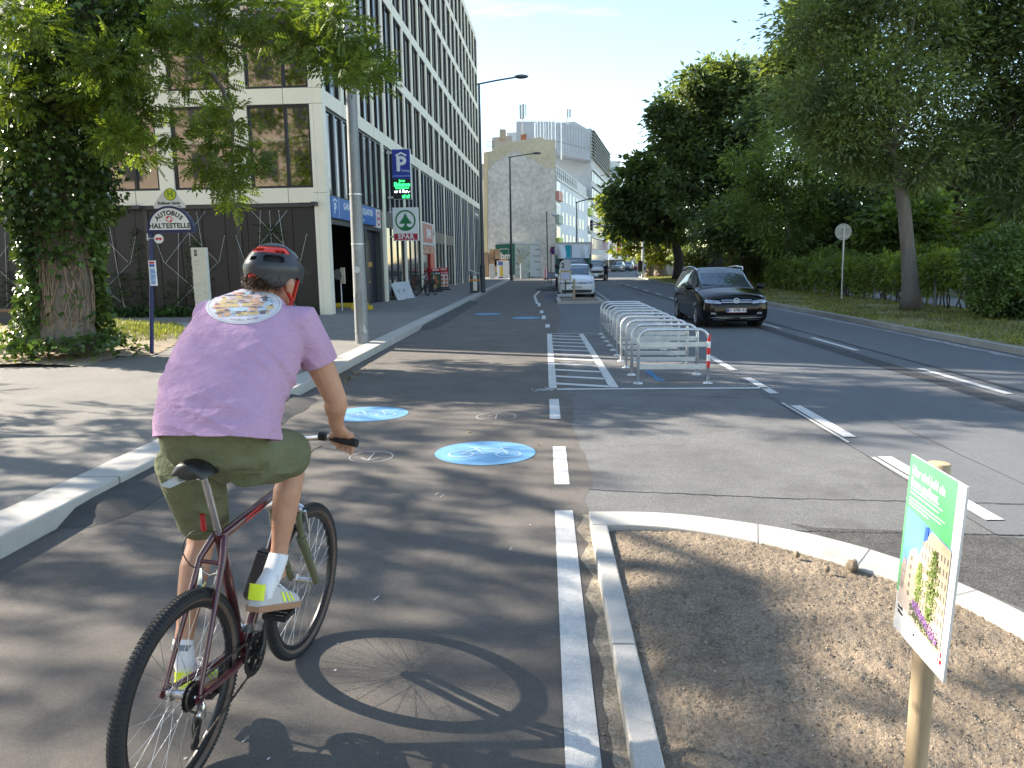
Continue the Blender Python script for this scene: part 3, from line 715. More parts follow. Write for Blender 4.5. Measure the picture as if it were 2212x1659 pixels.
# ================================================================ SIGNS AND STREET FURNITURE
M_navy = mat('navy_paint', (.012, .02, .1), .4, var=.1)
M_sblue = mat('sign_blue', (.012, .03, .3), .4, var=.06)
M_gblue = mat('garage_blue', (.03, .14, .42), .45, var=.06)
M_wood = mat('pine_post', (.4, .3, .185), .75, var=.3, scale=14, stretch=(1, 1, .12), bump=.2, bscale=60)
M_wood2 = mat('old_wood', (.27, .15, .08), .75, var=.25, scale=9, stretch=(.2, 1, 1))
M_black_txt = mat('lettering_black', (.015, .015, .016), .5)
M_yel = mat('yellow_paint', (.7, .48, .03), .6, var=.1, scale=5)
M_orange = mat('orange_band', (.75, .22, .03), .5)
M_lgrey = mat('light_grey_paint', (.5, .51, .52), .5, var=.08, scale=4)
M_sblk = mat('soft_black', (.02, .02, .022), .6, var=.2, scale=8)

# --- thick steel mast on the pavement
c = G(783, 741, ZW)
t = thing('steel_mast', 'thick weathered grey steel mast standing near the pavement kerb', 'mast', c)
M_mast = mat('mast_steel', (.25, .26, .265), .55, .45, .2, 1.3, fine=(30, .18), spots=(2.2, .6, .1, (.5, .5, .47)), stretch=(1, 1, .5))
mb = MB(); mb.tube([(c.x, c.y, ZW), (c.x - .005, c.y, ZW + 3), (c.x, c.y, 11)], [.155, .13, .07], 20); mb.build('pole', M_mast, t, 60)
mb = MB()
for z in (2.3, 3.35): mb.lathe([(.137, z - .012), (.152 - z * .003, z - .012), (.152 - z * .003, z + .012), (.137, z + .012)], (c.x - .004, c.y, 0), n=20)
mb.build('clamp_band', M_galv, t)
mb = MB(); mb.bar((c.x - .07, c.y - .147, .35), (c.x - .07, c.y - .14, 1.25), .02, .012); mb.bar((c.x + .05, c.y - .147, .35), (c.x + .05, c.y - .14, 1.25), .02, .012); mb.bar((c.x - .07, c.y - .147, 1.25), (c.x + .05, c.y - .147, 1.25), .012, .02); mb.bar((c.x - .07, c.y - .15, .35), (c.x + .05, c.y - .15, .35), .012, .02)
mb.build('inspection_hatch', M_mast, t)
mb = MB(); mb.lathe([(.0, 0), (.07, 0), (.07, .012), (.0, .012)], (c.x - .01, c.y - .14, 1.75), (0, -1, 0), 16); mb.build('round_cap', M_lgrey, t)

# --- bus stop sign
b = G(328, 766, ZW); Y = b.y; btx = AY(326.5, 500, Y).x
t = thing('bus_stop_sign', 'blue bus stop post with half round board reading AUTOBUS HALTESTELLE', 'bus stop sign', b)
px = (b - Vector((0, 0, EYE))).dot(Vector(_f)) / (2212 * FPX)          # metres per photo pixel at this depth
top = AY(329, 500, Y).z
mb = MB(); mb.tube([(b.x, Y, ZW), (btx, Y, top)], .038, 12); mb.lathe([(.0, 0), (.1, 0), (.1, .015), (.0, .015)], (b.x, Y, ZW), n=16); mb.build('post', M_navy, t, 60)
cc = AY(371, 497, Y); rad = .455; yb = Y - .06
mb = MB()
semi = arc((cc.x, yb, cc.z), rad, 0, math.pi, 24); semi2 = arc((cc.x, yb, cc.z - .06), rad, 0, math.pi, 24)
mb.slab([(cc.x + rad, yb, cc.z - .055), *semi, (cc.x - rad, yb, cc.z - .055)], (0, .12, 0)); mb.build('board_rim', M_navy, t, 40)
mb = MB(); mb.slab(arc((cc.x, yb - .006, cc.z + .005), rad - .045, 0, math.pi, 24), (0, .01, 0)); brd = mb.build('half_round_board', M_white, t)
text('HALTESTELLE', M_black_txt, brd, (cc.x, yb - .009, cc.z + .075), (1, 0, 0), (0, 0, 1), .13, bold=.004, space=1.06)
for i, ch in enumerate('AUTOBUS'):
    a = math.pi / 2 + (3 - i) * .262
    text(ch, M_black_txt, brd, (cc.x + math.cos(a) * .325, yb - .009, cc.z + math.sin(a) * .325 - .005), (math.sin(a), 0, -math.cos(a)), (math.cos(a), 0, math.sin(a)), .12, bold=.004)
mb = MB()
for s in (1, -1):
    mb.slab([(cc.x - s * .075, yb - .009, cc.z + .205 + s * .012), (cc.x - s * .02, yb - .009, cc.z + .205 + s * .012), (cc.x - s * .005, yb - .009, cc.z + .205 + s * .045), (cc.x + s * .05, yb - .009, cc.z + .205 + s * .045), (cc.x + s * .03, yb - .009, cc.z + .205 + s * .06), (cc.x - s * .03, yb - .009, cc.z + .205 + s * .06)], (0, .004, 0))
    mb.slab([(cc.x + s * .03, yb - .009, cc.z + .205 + s * .01), (cc.x + s * .085, yb - .009, cc.z + .205 + s * .01), (cc.x + s * .06, yb - .009, cc.z + .205 + s * .03), (cc.x + s * .02, yb - .009, cc.z + .205 + s * .03)], (0, .004, 0))
mb.build('emblem', mat('transit_red', (.6, .04, .05), .5), brd)
h = AY(369, 420, Y); z0 = cc.z + rad - .04
mb = MB(); mb.slab([(cc.x - .3, yb + .04, z0 + .0), (cc.x + .3, yb + .04, z0), (cc.x + .315, yb + .04, z0 + .05), (cc.x + .17, yb + .04, h.z - .02), (h.x + .1, yb + .04, h.z + .08), (h.x - .1, yb + .04, h.z + .08), (cc.x - .17, yb + .04, h.z - .02), (cc.x - .315, yb + .04, z0 + .05)], (0, .03, 0)); tp = mb.build('stop_name_plate', M_white, t)
text('Roßauer Lände', M_black_txt, tp, (cc.x, yb + .036, z0 + .095), (1, 0, 0), (0, 0, 1), .072, bold=.002)
text('2009', M_black_txt, tp, (cc.x + .2, yb + .036, z0 + .03), (1, 0, 0), (0, 0, 1), .03)
mb = MB(); mb.lathe([(0, 0), (.118, 0), (.118, .02), (0, .02)], (h.x, yb + .03, h.z), (0, 1, 0), 28); d = mb.build('stop_disc', mat('disc_green', (.16, .38, .04), .5), t)
mb = MB(); mb.lathe([(0, 0), (.1, 0), (.1, .004), (0, .004)], (h.x, yb + .027, h.z), (0, 1, 0), 28); mb.build('yellow_face', mat('disc_yellow', (.72, .7, .06), .5), d)
text('H', mat('disc_green', (.16, .38, .04)), d, (h.x, yb + .024, h.z), (1, 0, 0), (0, 0, 1), .16, bold=.008)
q = AY(346, 516, Y); mb = MB(); mb.lathe([(0, 0), (.09, 0), (.09, .015), (0, .015)], (q.x, yb, q.z), (0, 1, 0), 24); d = mb.build('round_bus_plate', M_white, t)
mb = MB(); mb.slab([(q.x - .065, yb - .004, q.z - .015), (q.x + .065, yb - .004, q.z - .015), (q.x + .065, yb - .004, q.z + .02), (q.x - .055, yb - .004, q.z + .02)], (0, .004, 0))
for s in (-.035, .035): mb.lathe([(0, 0), (.013, 0), (.013, .004), (0, .004)], (q.x + s, yb - .004, q.z - .02), (0, 1, 0), 12)
mb.build('bus_pictogram', mat('transit_red', (.6, .04, .05)), d)
mb = MB(); mb.tube([(btx - .09, Y - .03, q.z + .01), (q.x - .05, Y - .03, q.z + .01)], .012, 8); mb.tube([(btx - .06, Y - .05, q.z + .1), (btx - .06, Y - .05, q.z - .03)], .01, 8); mb.build('plate_bracket', M_galv, t)
q0, q1 = AY(324, 563, Y), AY(344, 617, Y); mb = MB(); mb.box(q0.x, q1.x, yb - .02, yb + .01, q1.z, q0.z); tc = mb.build('timetable_case', M_white, t, None, .004)
mb = MB(); mb.box(q0.x + .02, q1.x - .02, yb - .024, yb - .02, q1.z + .03, q0.z - .15); s_ = mb.build('timetable_sheet', mat('sheet_blue', (.36, .5, .72), .5, var=.12, scale=30), tc)
mb = MB(); mb.box(q0.x + .02, q1.x - .02, yb - .024, yb - .02, q0.z - .06, q0.z - .02); mb.build('red_header', M_red, tc)
mb = MB(); mb.box(q0.x + .02, q1.x - .02, yb - .024, yb - .02, q0.z - .12, q0.z - .07); mb.build('blue_header', M_gblue, tc)
mb = MB()
for i in range(12):
    if i not in (3, 8): mb.box(q0.x + .04, q0.x + .04 + rnd.uniform(.06, .12), yb - .026, yb - .024, q0.z - .19 - i * .024, q0.z - .182 - i * .024)
mb.build('timetable_lines', M_gblue, tc)

# --- pale wayfinding stele
b = G(429, 717, ZW); p0, p1 = AY(412, 535, b.y), AY(443, 536, b.y)
t = thing('wayfinding_stele', 'tall pale grey wayfinding stele behind the cyclist', 'stele', b)
w2 = (p1.x - p0.x) / 2; cx = (p0.x + p1.x) / 2
M_stele = mat('stele_cream', (.6, .6, .54), .5, var=.04)
mb = MB(); mb.box(cx - w2, cx + w2, b.y, b.y + .16, ZW - .02, p0.z); o = mb.build('slab', M_stele, t, None, .006)
mb = MB(); mb.box(cx - w2 + .08, cx - w2 + .15, b.y - .004, b.y, p0.z - .22, p0.z - .06); lg = mb.build('emblem', M_anth, t)
mb = MB(); mb.box(cx - w2 + .1, cx - w2 + .13, b.y - .006, b.y - .004, p0.z - .15, p0.z - .135); mb.box(cx - w2 + .1, cx - w2 + .13, b.y - .006, b.y - .004, p0.z - .12, p0.z - .108); mb.build('emblem_bar', M_white, lg)
mb = MB()
for k, z in enumerate((.34, .37, .42, .45, .52, .56, .6, .9, .94, .98, 1.02, 1.1, 1.14, 1.25, 1.3, 1.45, 1.5)):
    l = rnd.uniform(.05, .2); mb.box(cx - w2 + .05, cx - w2 + .05 + l, b.y - .003, b.y, p0.z - z - .008, p0.z - z)
for z in (.92, 1.12): mb.box(cx + w2 - .09, cx + w2 - .08, b.y - .003, b.y, p0.z - z - .1, p0.z - z); mb.box(cx + w2 - .08, cx + w2 - .05, b.y - .003, b.y, p0.z - z - .1, p0.z - z - .09)
mb.build('small_print', mat('print_grey', (.33, .34, .32), .6), t)

# --- wooden bench by the tree
b = G(18, 704, ZW); t = thing('bench', 'bench with brown timber seat on a dark block, left of the ivy tree', 'bench', b)
mb = MB()
for i in range(4): mb.box(b.x - 2.2, b.x + .28, b.y + .13 * i, b.y + .13 * i + .115, .52 + ZW - .1, .6 + ZW - .1)
mb.build('seat', M_wood2, t, None, .006)
mb = MB(); mb.box(b.x - 2.15, b.x + .23, b.y + .04, b.y + .46, ZW - .02, .42 + ZW); mb.build('base', M_anth, t)

# --- parking blade sign on the facade
def onb(px_, py_, Y): return AY(px_, py_, Y)
YS = 36.3
x0, x1 = -7.06, -6.2; z1, z0 = 7.12, 4.84; zm = 5.78
t = thing('parking_sign', 'tall blue parking sign with green LED panel, sticking out from the facade', 'sign', (-7.2, YS, z0))
mb = MB(); mb.box(x0, x1, YS, YS + .16, z0, z1); mb.build('casing', M_white, t, None, .01)
mb = MB(); mb.box(x0 + .01, x1 - .02, YS - .012, YS, zm, z1 - .02); bl = mb.build('blue_panel', M_sblue, t)
mb = MB(); mb.box(x0 + .01, x1 - .02, YS - .012, YS, z0 + .02, zm - .004); led = mb.build('led_panel', M_black, t)
mb = MB()
for z in (z1 - .15, z0 + .1): mb.box(-7.32, x0, YS + .03, YS + .1, z - .05, z + .05); mb.box(x0, x1, YS + .165, YS + .19, z - .02, z + .02)
mb.build('bracket', M_galv, t)
mx = (x0 + x1) / 2; f = YS - .014
M_pale = mat('sign_white', (.72, .76, .8), .45)
mb = MB(); mb.bar((mx - .25, f, z1 - .3), (mx + .012, f, z1 - .17), .01, .075); mb.bar((mx - .012, f, z1 - .17), (mx + .25, f, z1 - .3), .0104, .075); mb.build('roof_symbol', M_pale, bl)
text('P', M_pale, bl, (mx - .02, f, z1 - .7), (1, 0, 0), (0, 0, 1), .92, bold=.035)
text('Parking', M_pale, bl, (mx + .18, f, z1 - .98), (1, 0, 0), (0, 0, 1), .13, shear=.3)
mb = MB(); mb.box(x0 + .03, x1 - .03, f - .002, f + .002, zm + .26, zm + .272); mb.build('rule', M_gblue, bl)
text('LEOPOLDQUARTIER', mat('sign_lightblue', (.25, .42, .8), .5), bl, (mx, f, zm + .12), (1, 0, 0), (0, 0, 1), .095, bold=.002)
M_ledg = mat('led_green', (.0, .3, .05), .5, emit=((.02, .9, .12), 2.2)); M_ledw = mat('led_white', (.5, .5, .55), .5, emit=((.8, .85, 1), 1.3))
for s, z, sz, m, bo in (('Jetzt', zm - .1, .15, M_ledg, .003), ('Bmove', zm - .27, .27, M_ledg, .006), ('downloaden', zm - .42, .125, M_ledg, .003), ('ur 6 Eur,-', zm - .58, .19, M_ledw, .004)):
    text(s, m, led, (mx, f, z), (1, 0, 0), (0, 0, 1), sz, bold=bo)
for dx in (.08, .28):
    mb = MB(); c_ = Vector((mx + dx, f, zm - .8)); mb.slab([c_ + Vector(q) for q in ((-.08, 0, -.08), (.06, 0, -.08), (.015, 0, -.035), (.08, 0, .03), (.03, 0, .08), (-.035, 0, .015), (-.08, 0, .06))], (0, .004, 0)); mb.build('led_arrow', M_ledg, led)

# --- SPAR blade sign
x0, x1, z0, z1 = -7.14, -5.93, 2.93, 4.47
t = thing('shop_sign', 'white shop sign with green fir tree ring above red SPAR bar', 'sign', (-7.2, YS, z0))
mb = MB(); mb.box(x0, x1, YS + .02, YS + .2, z0, z1); mb.build('light_box', M_white, t, None, .012)
mb = MB()
for z in (z0 + .2, z1 - .2): mb.box(-7.32, x0, YS + .06, YS + .14, z - .04, z + .04)
mb.build('bracket', M_galv, t)
mx = (x0 + x1) / 2; f = YS + .016; cz = z1 - .6; sg = mat('fir_green', (.006, .17, .05), .45)
mb = MB(); ro, ri = .485, .41
vo, vi = arc((mx, f, cz), ro, 0, 2 * math.pi, 40), arc((mx, f, cz), ri, 0, 2 * math.pi, 40)
mb.add(vo + vi, [(i, i + 1, 42 + i, 41 + i) for i in range(40)])
mb.slab([(mx, f - .001, cz + .36), (mx + .1, f - .001, cz + .14), (mx + .31, f - .001, cz - .15), (mx + .06, f - .001, cz - .15), (mx + .06, f - .001, cz - .22), (mx + .13, f - .001, cz - .3), (mx + .22, f - .001, cz - .31), (mx + .32, f - .001, cz - .28), (mx + .27, f - .001, cz - .35), (mx + .1, f - .001, cz - .44), (mx - .1, f - .001, cz - .44), (mx - .27, f - .001, cz - .35), (mx - .32, f - .001, cz - .28), (mx - .22, f - .001, cz - .31), (mx - .13, f - .001, cz - .3), (mx - .06, f - .001, cz - .22), (mx - .06, f - .001, cz - .15), (mx - .31, f - .001, cz - .15), (mx - .1, f - .001, cz + .14)], (0, .003, 0))
mb.build('fir_emblem', sg, t)
mb = MB(); mb.box(x0 + .05, x1 - .05, f - .002, f + .003, z0 + .04, z0 + .33); rb = mb.build('red_bar', mat('spar_red', (.42, .008, .03), .45), t)
text('SPAR', M_white, rb, (mx, f - .004, z0 + .185), (1, 0, 0), (0, 0, 1), .3, bold=.012, space=1.18)

# --- signs flat on the facade (positions measured along it)
def fthing(name, label, cat, x, z): return thing(name, label, cat, FP(x, 0, z), None, frot)
def fbox(mb, x0, x1, y0, y1, z0, z1, ref): return mb.box(x0 - ref[0], x1 - ref[0], y0, y1, z0 - ref[1], z1 - ref[1])
ux, uz = FX, (0, 0, 1)
t = fthing('garage_sign', 'long blue sign reading GARAGE above the dark garage entrance', 'sign', 3.8, 3.5); ref = (3.8, 3.5)
mb = MB(); fbox(mb, .5, 7.1, -.02, .09, 3.5, 4.24, ref); pn = mb.build('panel', M_gblue, t, world=False)
def ftext(s, m, par, x, y, z, size, **k):
    return text(s, m, par, (x - ref[0], y, z - ref[1]), (1, 0, 0), (0, 0, 1), size, local=True, **k)
ftext('GARAGE LEOPOLDQUARTIER', M_pale, pn, 4.3, -.024, 3.98, .34, bold=.008)
ftext('Willkommen  ·  Einfahrt', M_pale, pn, 4.3, -.024, 3.65, .16)
ftext('P', M_pale, pn, .95, -.024, 3.82, .5, bold=.02)
mb = MB(); mb.bar((.72 - ref[0], -.024, 4.08 - ref[1]), (.96 - ref[0], -.024, 4.17 - ref[1]), .006, .05); mb.bar((.94 - ref[0], -.024, 4.17 - ref[1]), (1.2 - ref[0], -.024, 4.08 - ref[1]), .0064, .05); fbox(mb, 1.42, 1.46, -.024, -.02, 3.52, 4.22, ref); mb.build('roof_symbol', M_pale, pn, world=False)
t = fthing('prohibition_sign', 'white plate with red ring at the end of the blue garage sign', 'sign', 7.55, 3.5); ref = (7.55, 3.5)
mb = MB(); fbox(mb, 7.14, 7.95, -.03, .09, 3.44, 4.22, ref); pn = mb.build('plate', M_white, t, world=False)
mb = MB(); vo, vi = arc((0, -.034, .33), .33, 0, 2 * math.pi, 30), arc((0, -.034, .33), .24, 0, 2 * math.pi, 30); mb.add(vo + vi, [(i, i + 1, 32 + i, 31 + i) for i in range(30)]); mb.box(-.16, .16, -.036, -.032, .27, .39); mb.build('red_ring', M_red, pn, world=False)
t = fthing('entrance_banner', 'faded red SPAR banner above the shop entrance', 'sign', 21, 3.6); ref = (21, 3.6)
mb = MB(); fbox(mb, 18.82, 23.18, -.03, .05, 2.93, 4.3, ref); pn = mb.build('panel', mat('faded_white', (.6, .58, .57), .5), t, world=False)
mb = MB(); fbox(mb, 18.9, 22.3, -.034, -.03, 3.1, 4.2, ref); r2 = mb.build('red_field', mat('faded_red', (.52, .16, .13), .5, var=.1), t, world=False)
ftext('SPAR', M_white, r2, 20.9, -.038, 3.62, .75, bold=.03)
mb = MB(); mb.slab([(1.75, -.034, .55), (2.05, -.034, .0), (1.45, -.034, .0)], (0, .003, 0)); mb.build('fir_emblem', sg, pn, world=False)
# yellow kerbs and ticket post at the garage entrance
for (x, y, l, lab) in ((2.6, -.4, .9, 'short yellow concrete kerb in front of the garage entrance'), (4.4, 1.0, 2.6, 'long yellow concrete kerb inside the garage entrance')):
    p = FP(x, y, ZW); t = MB(); t.box(-.45, .45, -.1 - (l > 1) * .1, .1 + (l > 1) * .1, 0, .17)
    o = t.build('yellow_kerb', M_yel, None, None, .02); o.location = p; o.rotation_euler = (0, 0, frot + math.pi / 2); o.scale = (l, 1, 1); tag(o, lab, 'kerb', 'yellow kerbs of the garage')
p = G(664 + 79, 662, ZW); p = AY(739, 667, 28.6); p.z = ZW
t = thing('ticket_post', 'thin steel post with ticket reader box at the garage entrance', 'ticket post', p)
mb = MB(); mb.tube([p, p + Vector((0, 0, 1.25))], .028, 8); mb.build('post', M_galv, t, 60)
mb = MB(); mb.box(p.x + .0, p.x + .16, p.y - .05, p.y + .1, 1.15, 1.75); mb.build('reader_box', mat('reader', (.45, .38, .28), .5, var=.2, scale=8), t, None, .01)
mb = MB(); mb.lathe([(0, 0), (.2, 0), (.2, .03), (0, .03)], (p.x - .08, p.y, 1.5), (-.4, -.9, 0), 18); mb.build('mirror', M_alu, t)
# boards leaning on the facade
for i, (x, w, h, m, lab) in enumerate(((10.1, .9, .78, M_lgrey, 'grey board leaning on the facade beside the white one'), (11.4, 1.5, .82, M_lgrey, 'white board leaning on the facade behind the parked bikes'))):
    p = FP(x, -.4, ZW); mb = MB(); mb.slab([(-w / 2, 0, 0), (w / 2, 0, 0), (w / 2, .33, h), (-w / 2, .33, h)], (0, -.03, .012))
    o = mb.build('leaning_board', m, None); o.location = p; o.rotation_euler = (0, 0, frot - .25 - .1 * i); tag(o, lab, 'board', 'boards leaning on the facade')
    mb = MB(); mb.box(-.1, .1, .08, .12, .3, .5); s = mb.build('sticker', M_lgrey, o, world=False)
# offer stands
for i, (px_, py_, hd, w, wh) in enumerate(((1172, 1468, 'AKTION!', .62, 0), (1247, 1450, 'AKTION!', .62, 1))):
    p = G((780 + px_ / 3.771) / 1.15732, (340 + py_ / 3.771) / 1.15732, ZW)
    t = thing('offer_stand', ('dark offer stand with food pictures beside the parked bikes', 'pale offer stand with food pictures farther from the parked bikes')[i], 'display stand', p, 'offer stands on the pavement')
    mb = MB(); mb.box(-.42, .42, -.25, .3, 0, .09); mb.build('base', M_black, t, None, .03, world=False)
    mb = MB(); mb.box(-w / 2, w / 2, -.03, .03, .12, 1.42); pn = mb.build('frame', M_sblk, t, world=False)
    mb = MB(); mb.box(-w / 2 + .03, w / 2 - .03, -.036, -.03, .2, 1.1); pc_ = mb.build('poster', M_white if wh else mat('poster_green', (.03, .09, .04), .5), t, world=False)
    mb = MB(); mb.box(-w / 2, w / 2, -.04, .03, 1.22, 1.42); hdr = mb.build('header', M_red, t, world=False)
    text('SPAR', M_white, hdr, (0, -.043, 1.32), (1, 0, 0), (0, 0, 1), .17, bold=.006, local=True)
    mb = MB(); mb.box(-w / 2 + .03, w / 2 - .03, -.038, -.032, 1.0, 1.2); bar_ = mb.build('title_bar', M_red if wh else mat('poster_green2', (.02, .06, .03), .5), t, world=False)
    text(hd, M_white, bar_, (0, -.041, 1.1), (1, 0, 0), (0, 0, 1), .13, bold=.004, local=True)
    for k in range(6 if wh else 3):
        mb = MB(); cx_, cz_ = ((-.13 + .26 * (k % 2), .34 + .24 * (k // 2)) if wh else (-.05 + .1 * (k % 2), .33 + .26 * k)); mb.lathe([(0, 0), (.1 if wh else .14, 0), (.1 if wh else .14, .004), (0, .004)], (cx_, -.042, cz_), (0, 1, 0), 14)
        mb.build('food_picture', mat('food_a', (.5, .16, .08), .5, var=.5, scale=12) if k % 3 else mat('food_b', (.55, .32, .1), .5, var=.5, scale=12), pc_, world=False)
# waste bin with slanted lid
p = G((780 + 1535 / 3.771) / 1.15732, (340 + 1477 / 3.771) / 1.15732, ZW)
t = thing('waste_bin', 'dark waste bin with pale panel and orange band beside the lamp post', 'waste bin', p)
mb = MB(); mb.box(-.26, .26, -.2, .25, .0, 1.02); mb.build('body', M_anth, t, None, .01, world=False)
mb = MB(); mb.box(-.07, .16, -.215, -.2, .12, 1.0); mb.build('front_panel', M_alu, t, world=False)
mb = MB(); mb.box(-.265, .265, -.225, .255, .68, .77); mb.build('orange_band', M_orange, t, world=False)
mb = MB(); mb.slab([(-.3, -.24, 1.28), (.29, -.24, 1.06), (.29, .28, 1.06), (-.3, .28, 1.28)], (0, 0, .035)); mb.build('lid', M_lgrey, t, world=False)
mb = MB(); mb.box(-.27, -.2, -.2, .25, 1.02, 1.26); mb.build('lid_support', M_anth, t, world=False)
# street lamps
M_lamp = mat('lamp_grey', (.07, .08, .085), .5, .3, .12, 3)
def lamp(base, ztop, arm, rise, lab, r=.11, hs=1.):
    t = thing('street_lamp', lab, 'street lamp', base, 'street lamps')
    mb = MB(); mb.tube([(0, 0, 0), (0, 0, 1.6), (0, 0, 1.61), (0, 0, ztop)], [r * 1.25, r * 1.2, r, r * .55], 12); mb.build('pole', M_lamp, t, 60, world=False)
    mb = MB(); mb.tube([(-.12, 0, ztop - .02), (arm * .5, 0, ztop + rise * .55), (arm, 0, ztop + rise)], .045, 8); mb.build('arm', M_lamp, t, 60, world=False)
    mb = MB(); mb.ball((arm + .35 * hs, 0, ztop + rise + .03), .4 * hs, 8, 0, (1, .5, .28)); mb.build('lamp_head', mat('lamp_head', (.12, .12, .125), .5), t, 180, world=False)
    return t
p = G((780 + 1613 / 3.771) / 1.15732, (340 + 1478 / 3.771) / 1.15732, ZW)
lamp(p, AY(1036, 187, p.y).z, 2.0, .3, 'tall dark street lamp beside the waste bin at the pavement edge')
p = G(1105, 606, ZW); lamp(p, AY(1101, 343, p.y).z, 2.15, .28, 'street lamp in front of the bare grey gable wall', .12)
p = AY(1246, 600, 66); p.z = .1; lamp(p, AY(1245, 440, 66).z, .9, .25, 'slim street lamp in front of the white apartment facade', .08, .8)
# round sign on the right verge (seen from behind)
p = G(1818, 645, .2); s = (p.y) / 1642
t = thing('round_traffic_sign', 'round traffic sign seen from behind, on the grass verge', 'traffic sign', p)
zc = AY(1813, 501, p.y).z
mb = MB(); mb.tube([(p.x, p.y, 0), (p.x - .05, p.y, zc + .2)], .035, 10); mb.build('post', M_galv, t, 60)
mb = MB(); mb.lathe([(0, 0), (.33, 0), (.335, .03), (.0, .03)], (p.x - .05, p.y + .05, zc), (0, 1, 0), 28); mb.build('disc', mat('sign_back', (.5, .52, .5), .5, .2, .08, 3), t)
mb = MB()
for dz in (-.17, .17): mb.box(p.x - .25, p.x + .15, p.y + .02, p.y + .05, zc + dz - .02, zc + dz + .02)
mb.build('bracket', M_galv, t)
# temporary signs and stake in the far bed
def temp_sign(px_, py_, ytop, yb1, yb2, lab, disc):
    p = G(px_, py_, .09); Y = p.y
    t = thing('temporary_sign', lab, 'traffic sign', p, 'temporary signs')
    s = Y / 1642
    zt = AY(px_, ytop, Y).z
    mb = MB(); mb.tube([p, (p.x, Y, zt)], .03, 8); mb.build('post', M_anth, t, 60)
    mb = MB(); mb.box(p.x - .42, p.x + .42, Y - .2, Y + .2, .09, .22); mb.build('foot', M_lgrey, t, None, .02)
    if disc:
        zc = zt - .27; mb = MB(); mb.lathe([(0, 0), (.3, 0), (.3, .02), (0, .02)], (p.x, Y - .05, zc), (0, 1, 0), 24); d = mb.build('disc', M_lgrey, t)
        text('2', M_black_txt, d, (p.x - .13, Y - .056, zc), (1, 0, 0), (0, 0, 1), .32, bold=.01)
    else:
        zc = zt - .3; mb = MB(); mb.lathe([(0, 0), (.3, 0), (.3, .02), (0, .02)], (p.x + .22, Y - .05, zc), (0, 1, 0), 24); d = mb.build('disc', M_sblue, t)
        mb = MB(); mb.lathe([(.24, -.004), (.3, -.004), (.3, .0), (.24, .0)], (p.x + .22, Y - .052, zc), (0, 1, 0), 24); mb.bar((p.x + .05, Y - .056, zc + .17), (p.x + .39, Y - .056, zc - .17), .008, .05); mb.build('red_ring', M_red, d)
        mb = MB(); mb.slab([(p.x + .02, Y - .05, zc - .5), (p.x + .42, Y - .05, zc - .36), (p.x + .42, Y - .05, zc - .56)], (0, .02, 0)); mb.build('arrow_plate', M_white, t)
    a, b_ = AY(px_, yb1, Y).z, AY(px_, yb2, Y).z
    mb = MB(); mb.box(p.x - .3, p.x + .3, Y - .05, Y - .03, b_, a); o = mb.build('notice_board', mat('notice_yellow', (.55, .44, .16), .6) if disc else mat('notice_mauve', (.4, .3, .42), .6), t)
    mb = MB(); mb.box(p.x - .24, p.x + .24, Y - .056, Y - .05, b_ + .05, a - .08); mb.build('notice_sheet', mat('notice_paper', (.55, .58, .75), .6, var=.15, scale=14), o)
    return t
temp_sign(1221.5, 641, 562, 585, 606, 'round temporary sign and paper notice in front of the white people carrier', True)
temp_sign(1190.5, 619, 532, 588, 603, 'temporary no stopping sign with notice, left of the white truck', False)
p = G(1240, 647, .09); mb = MB(); mb.prism([(-.05, -.03), (.05, -.03), (.05, .03), (-.05, .03)], -.05, AY(1240, 602, p.y).z - .09); o = mb.build('wooden_stake', M_wood, None); o.location = p; tag(o, 'short wooden stake standing in the far planting bed', 'stake')
p = G(1196, 624, 0); mb = MB(); mb.ball((0, 0, 0), 1, 8, 0, (.95, 2.6, .2)); o = mb.build('asphalt_heap', M_tar, None, 180); o.location = p + Vector((-.3, -1.5, 0)); tag(o, 'low black heap of asphalt beside the white truck', 'asphalt heap')

# --- planting bed information sign
TLp, TRp, BLp, BRp = AD(1953.5, 975, 2.50), AD(2067.5, 1043, 2.165), AD(1944.5, 1365, 2.50), AD(2056, 1495, 2.165)
ex = (TRp - TLp); wS = ex.length; ez = ((TLp - BLp) + (TRp - BRp)) / 2; hS = ez.length
ex.normalize(); ez = (ez - ex * ez.dot(ex)).normalized(); en = ex.cross(ez).normalized()       # en points at the reader
oS = (TLp + TRp + BLp + BRp) / 4 - ex * wS / 2 - ez * hS / 2
postc = AD(2026, 1000, 2.40); t = thing('planting_notice', 'green and white notice board on a round wooden post in the near bed', 'notice board', (postc.x, postc.y, .05))
pt = (postc.x, postc.y)
mb = MB(); mb.lathe([(0, -.05), (.0345, -.05), (.035, .6), (.034, postc.z - .004), (.031, postc.z), (0, postc.z)], (pt[0] + .004, pt[1], 0), n=28); mb.build('post', M_wood, t, 50)
def SP(u, v, d=0.): return oS + ex * (u * wS) + ez * (v * hS) + en * d
def spoly(mb, uv, d, m=0): return mb.slab([SP(u, v, d) for u, v in uv], en * .0006, m)
mb = MB(); mb.slab([SP(0, 0, -.008), SP(1, 0, -.008), SP(1, 1, -.008), SP(0, 1, -.008)], en * .008); bd = mb.build('board', mat('notice_white', (.62, .62, .61), .5), t, None, .001)
M_pg = mat('notice_green', (.1, .42, .16), .5, var=.03)
mb = MB(); spoly(mb, ((.0, .715), (.87, .66), (.87, 1), (0, 1)), .0003); spoly(mb, ((0, .22), (.045, .22), (.045, .715), (0, .715)), .0003); gr = mb.build('green_field', M_pg, t)
for s, v, sz in (('Hier wird bald ein', .93, .044), ('Baum gepflanzt.', .868, .044)):
    text(s, M_white, gr, SP(.06, v - .006, .0012), ex - ez * .03, ez, sz, align='LEFT', sx=.66, bold=.0005, extrude=.0002)
mb = MB()
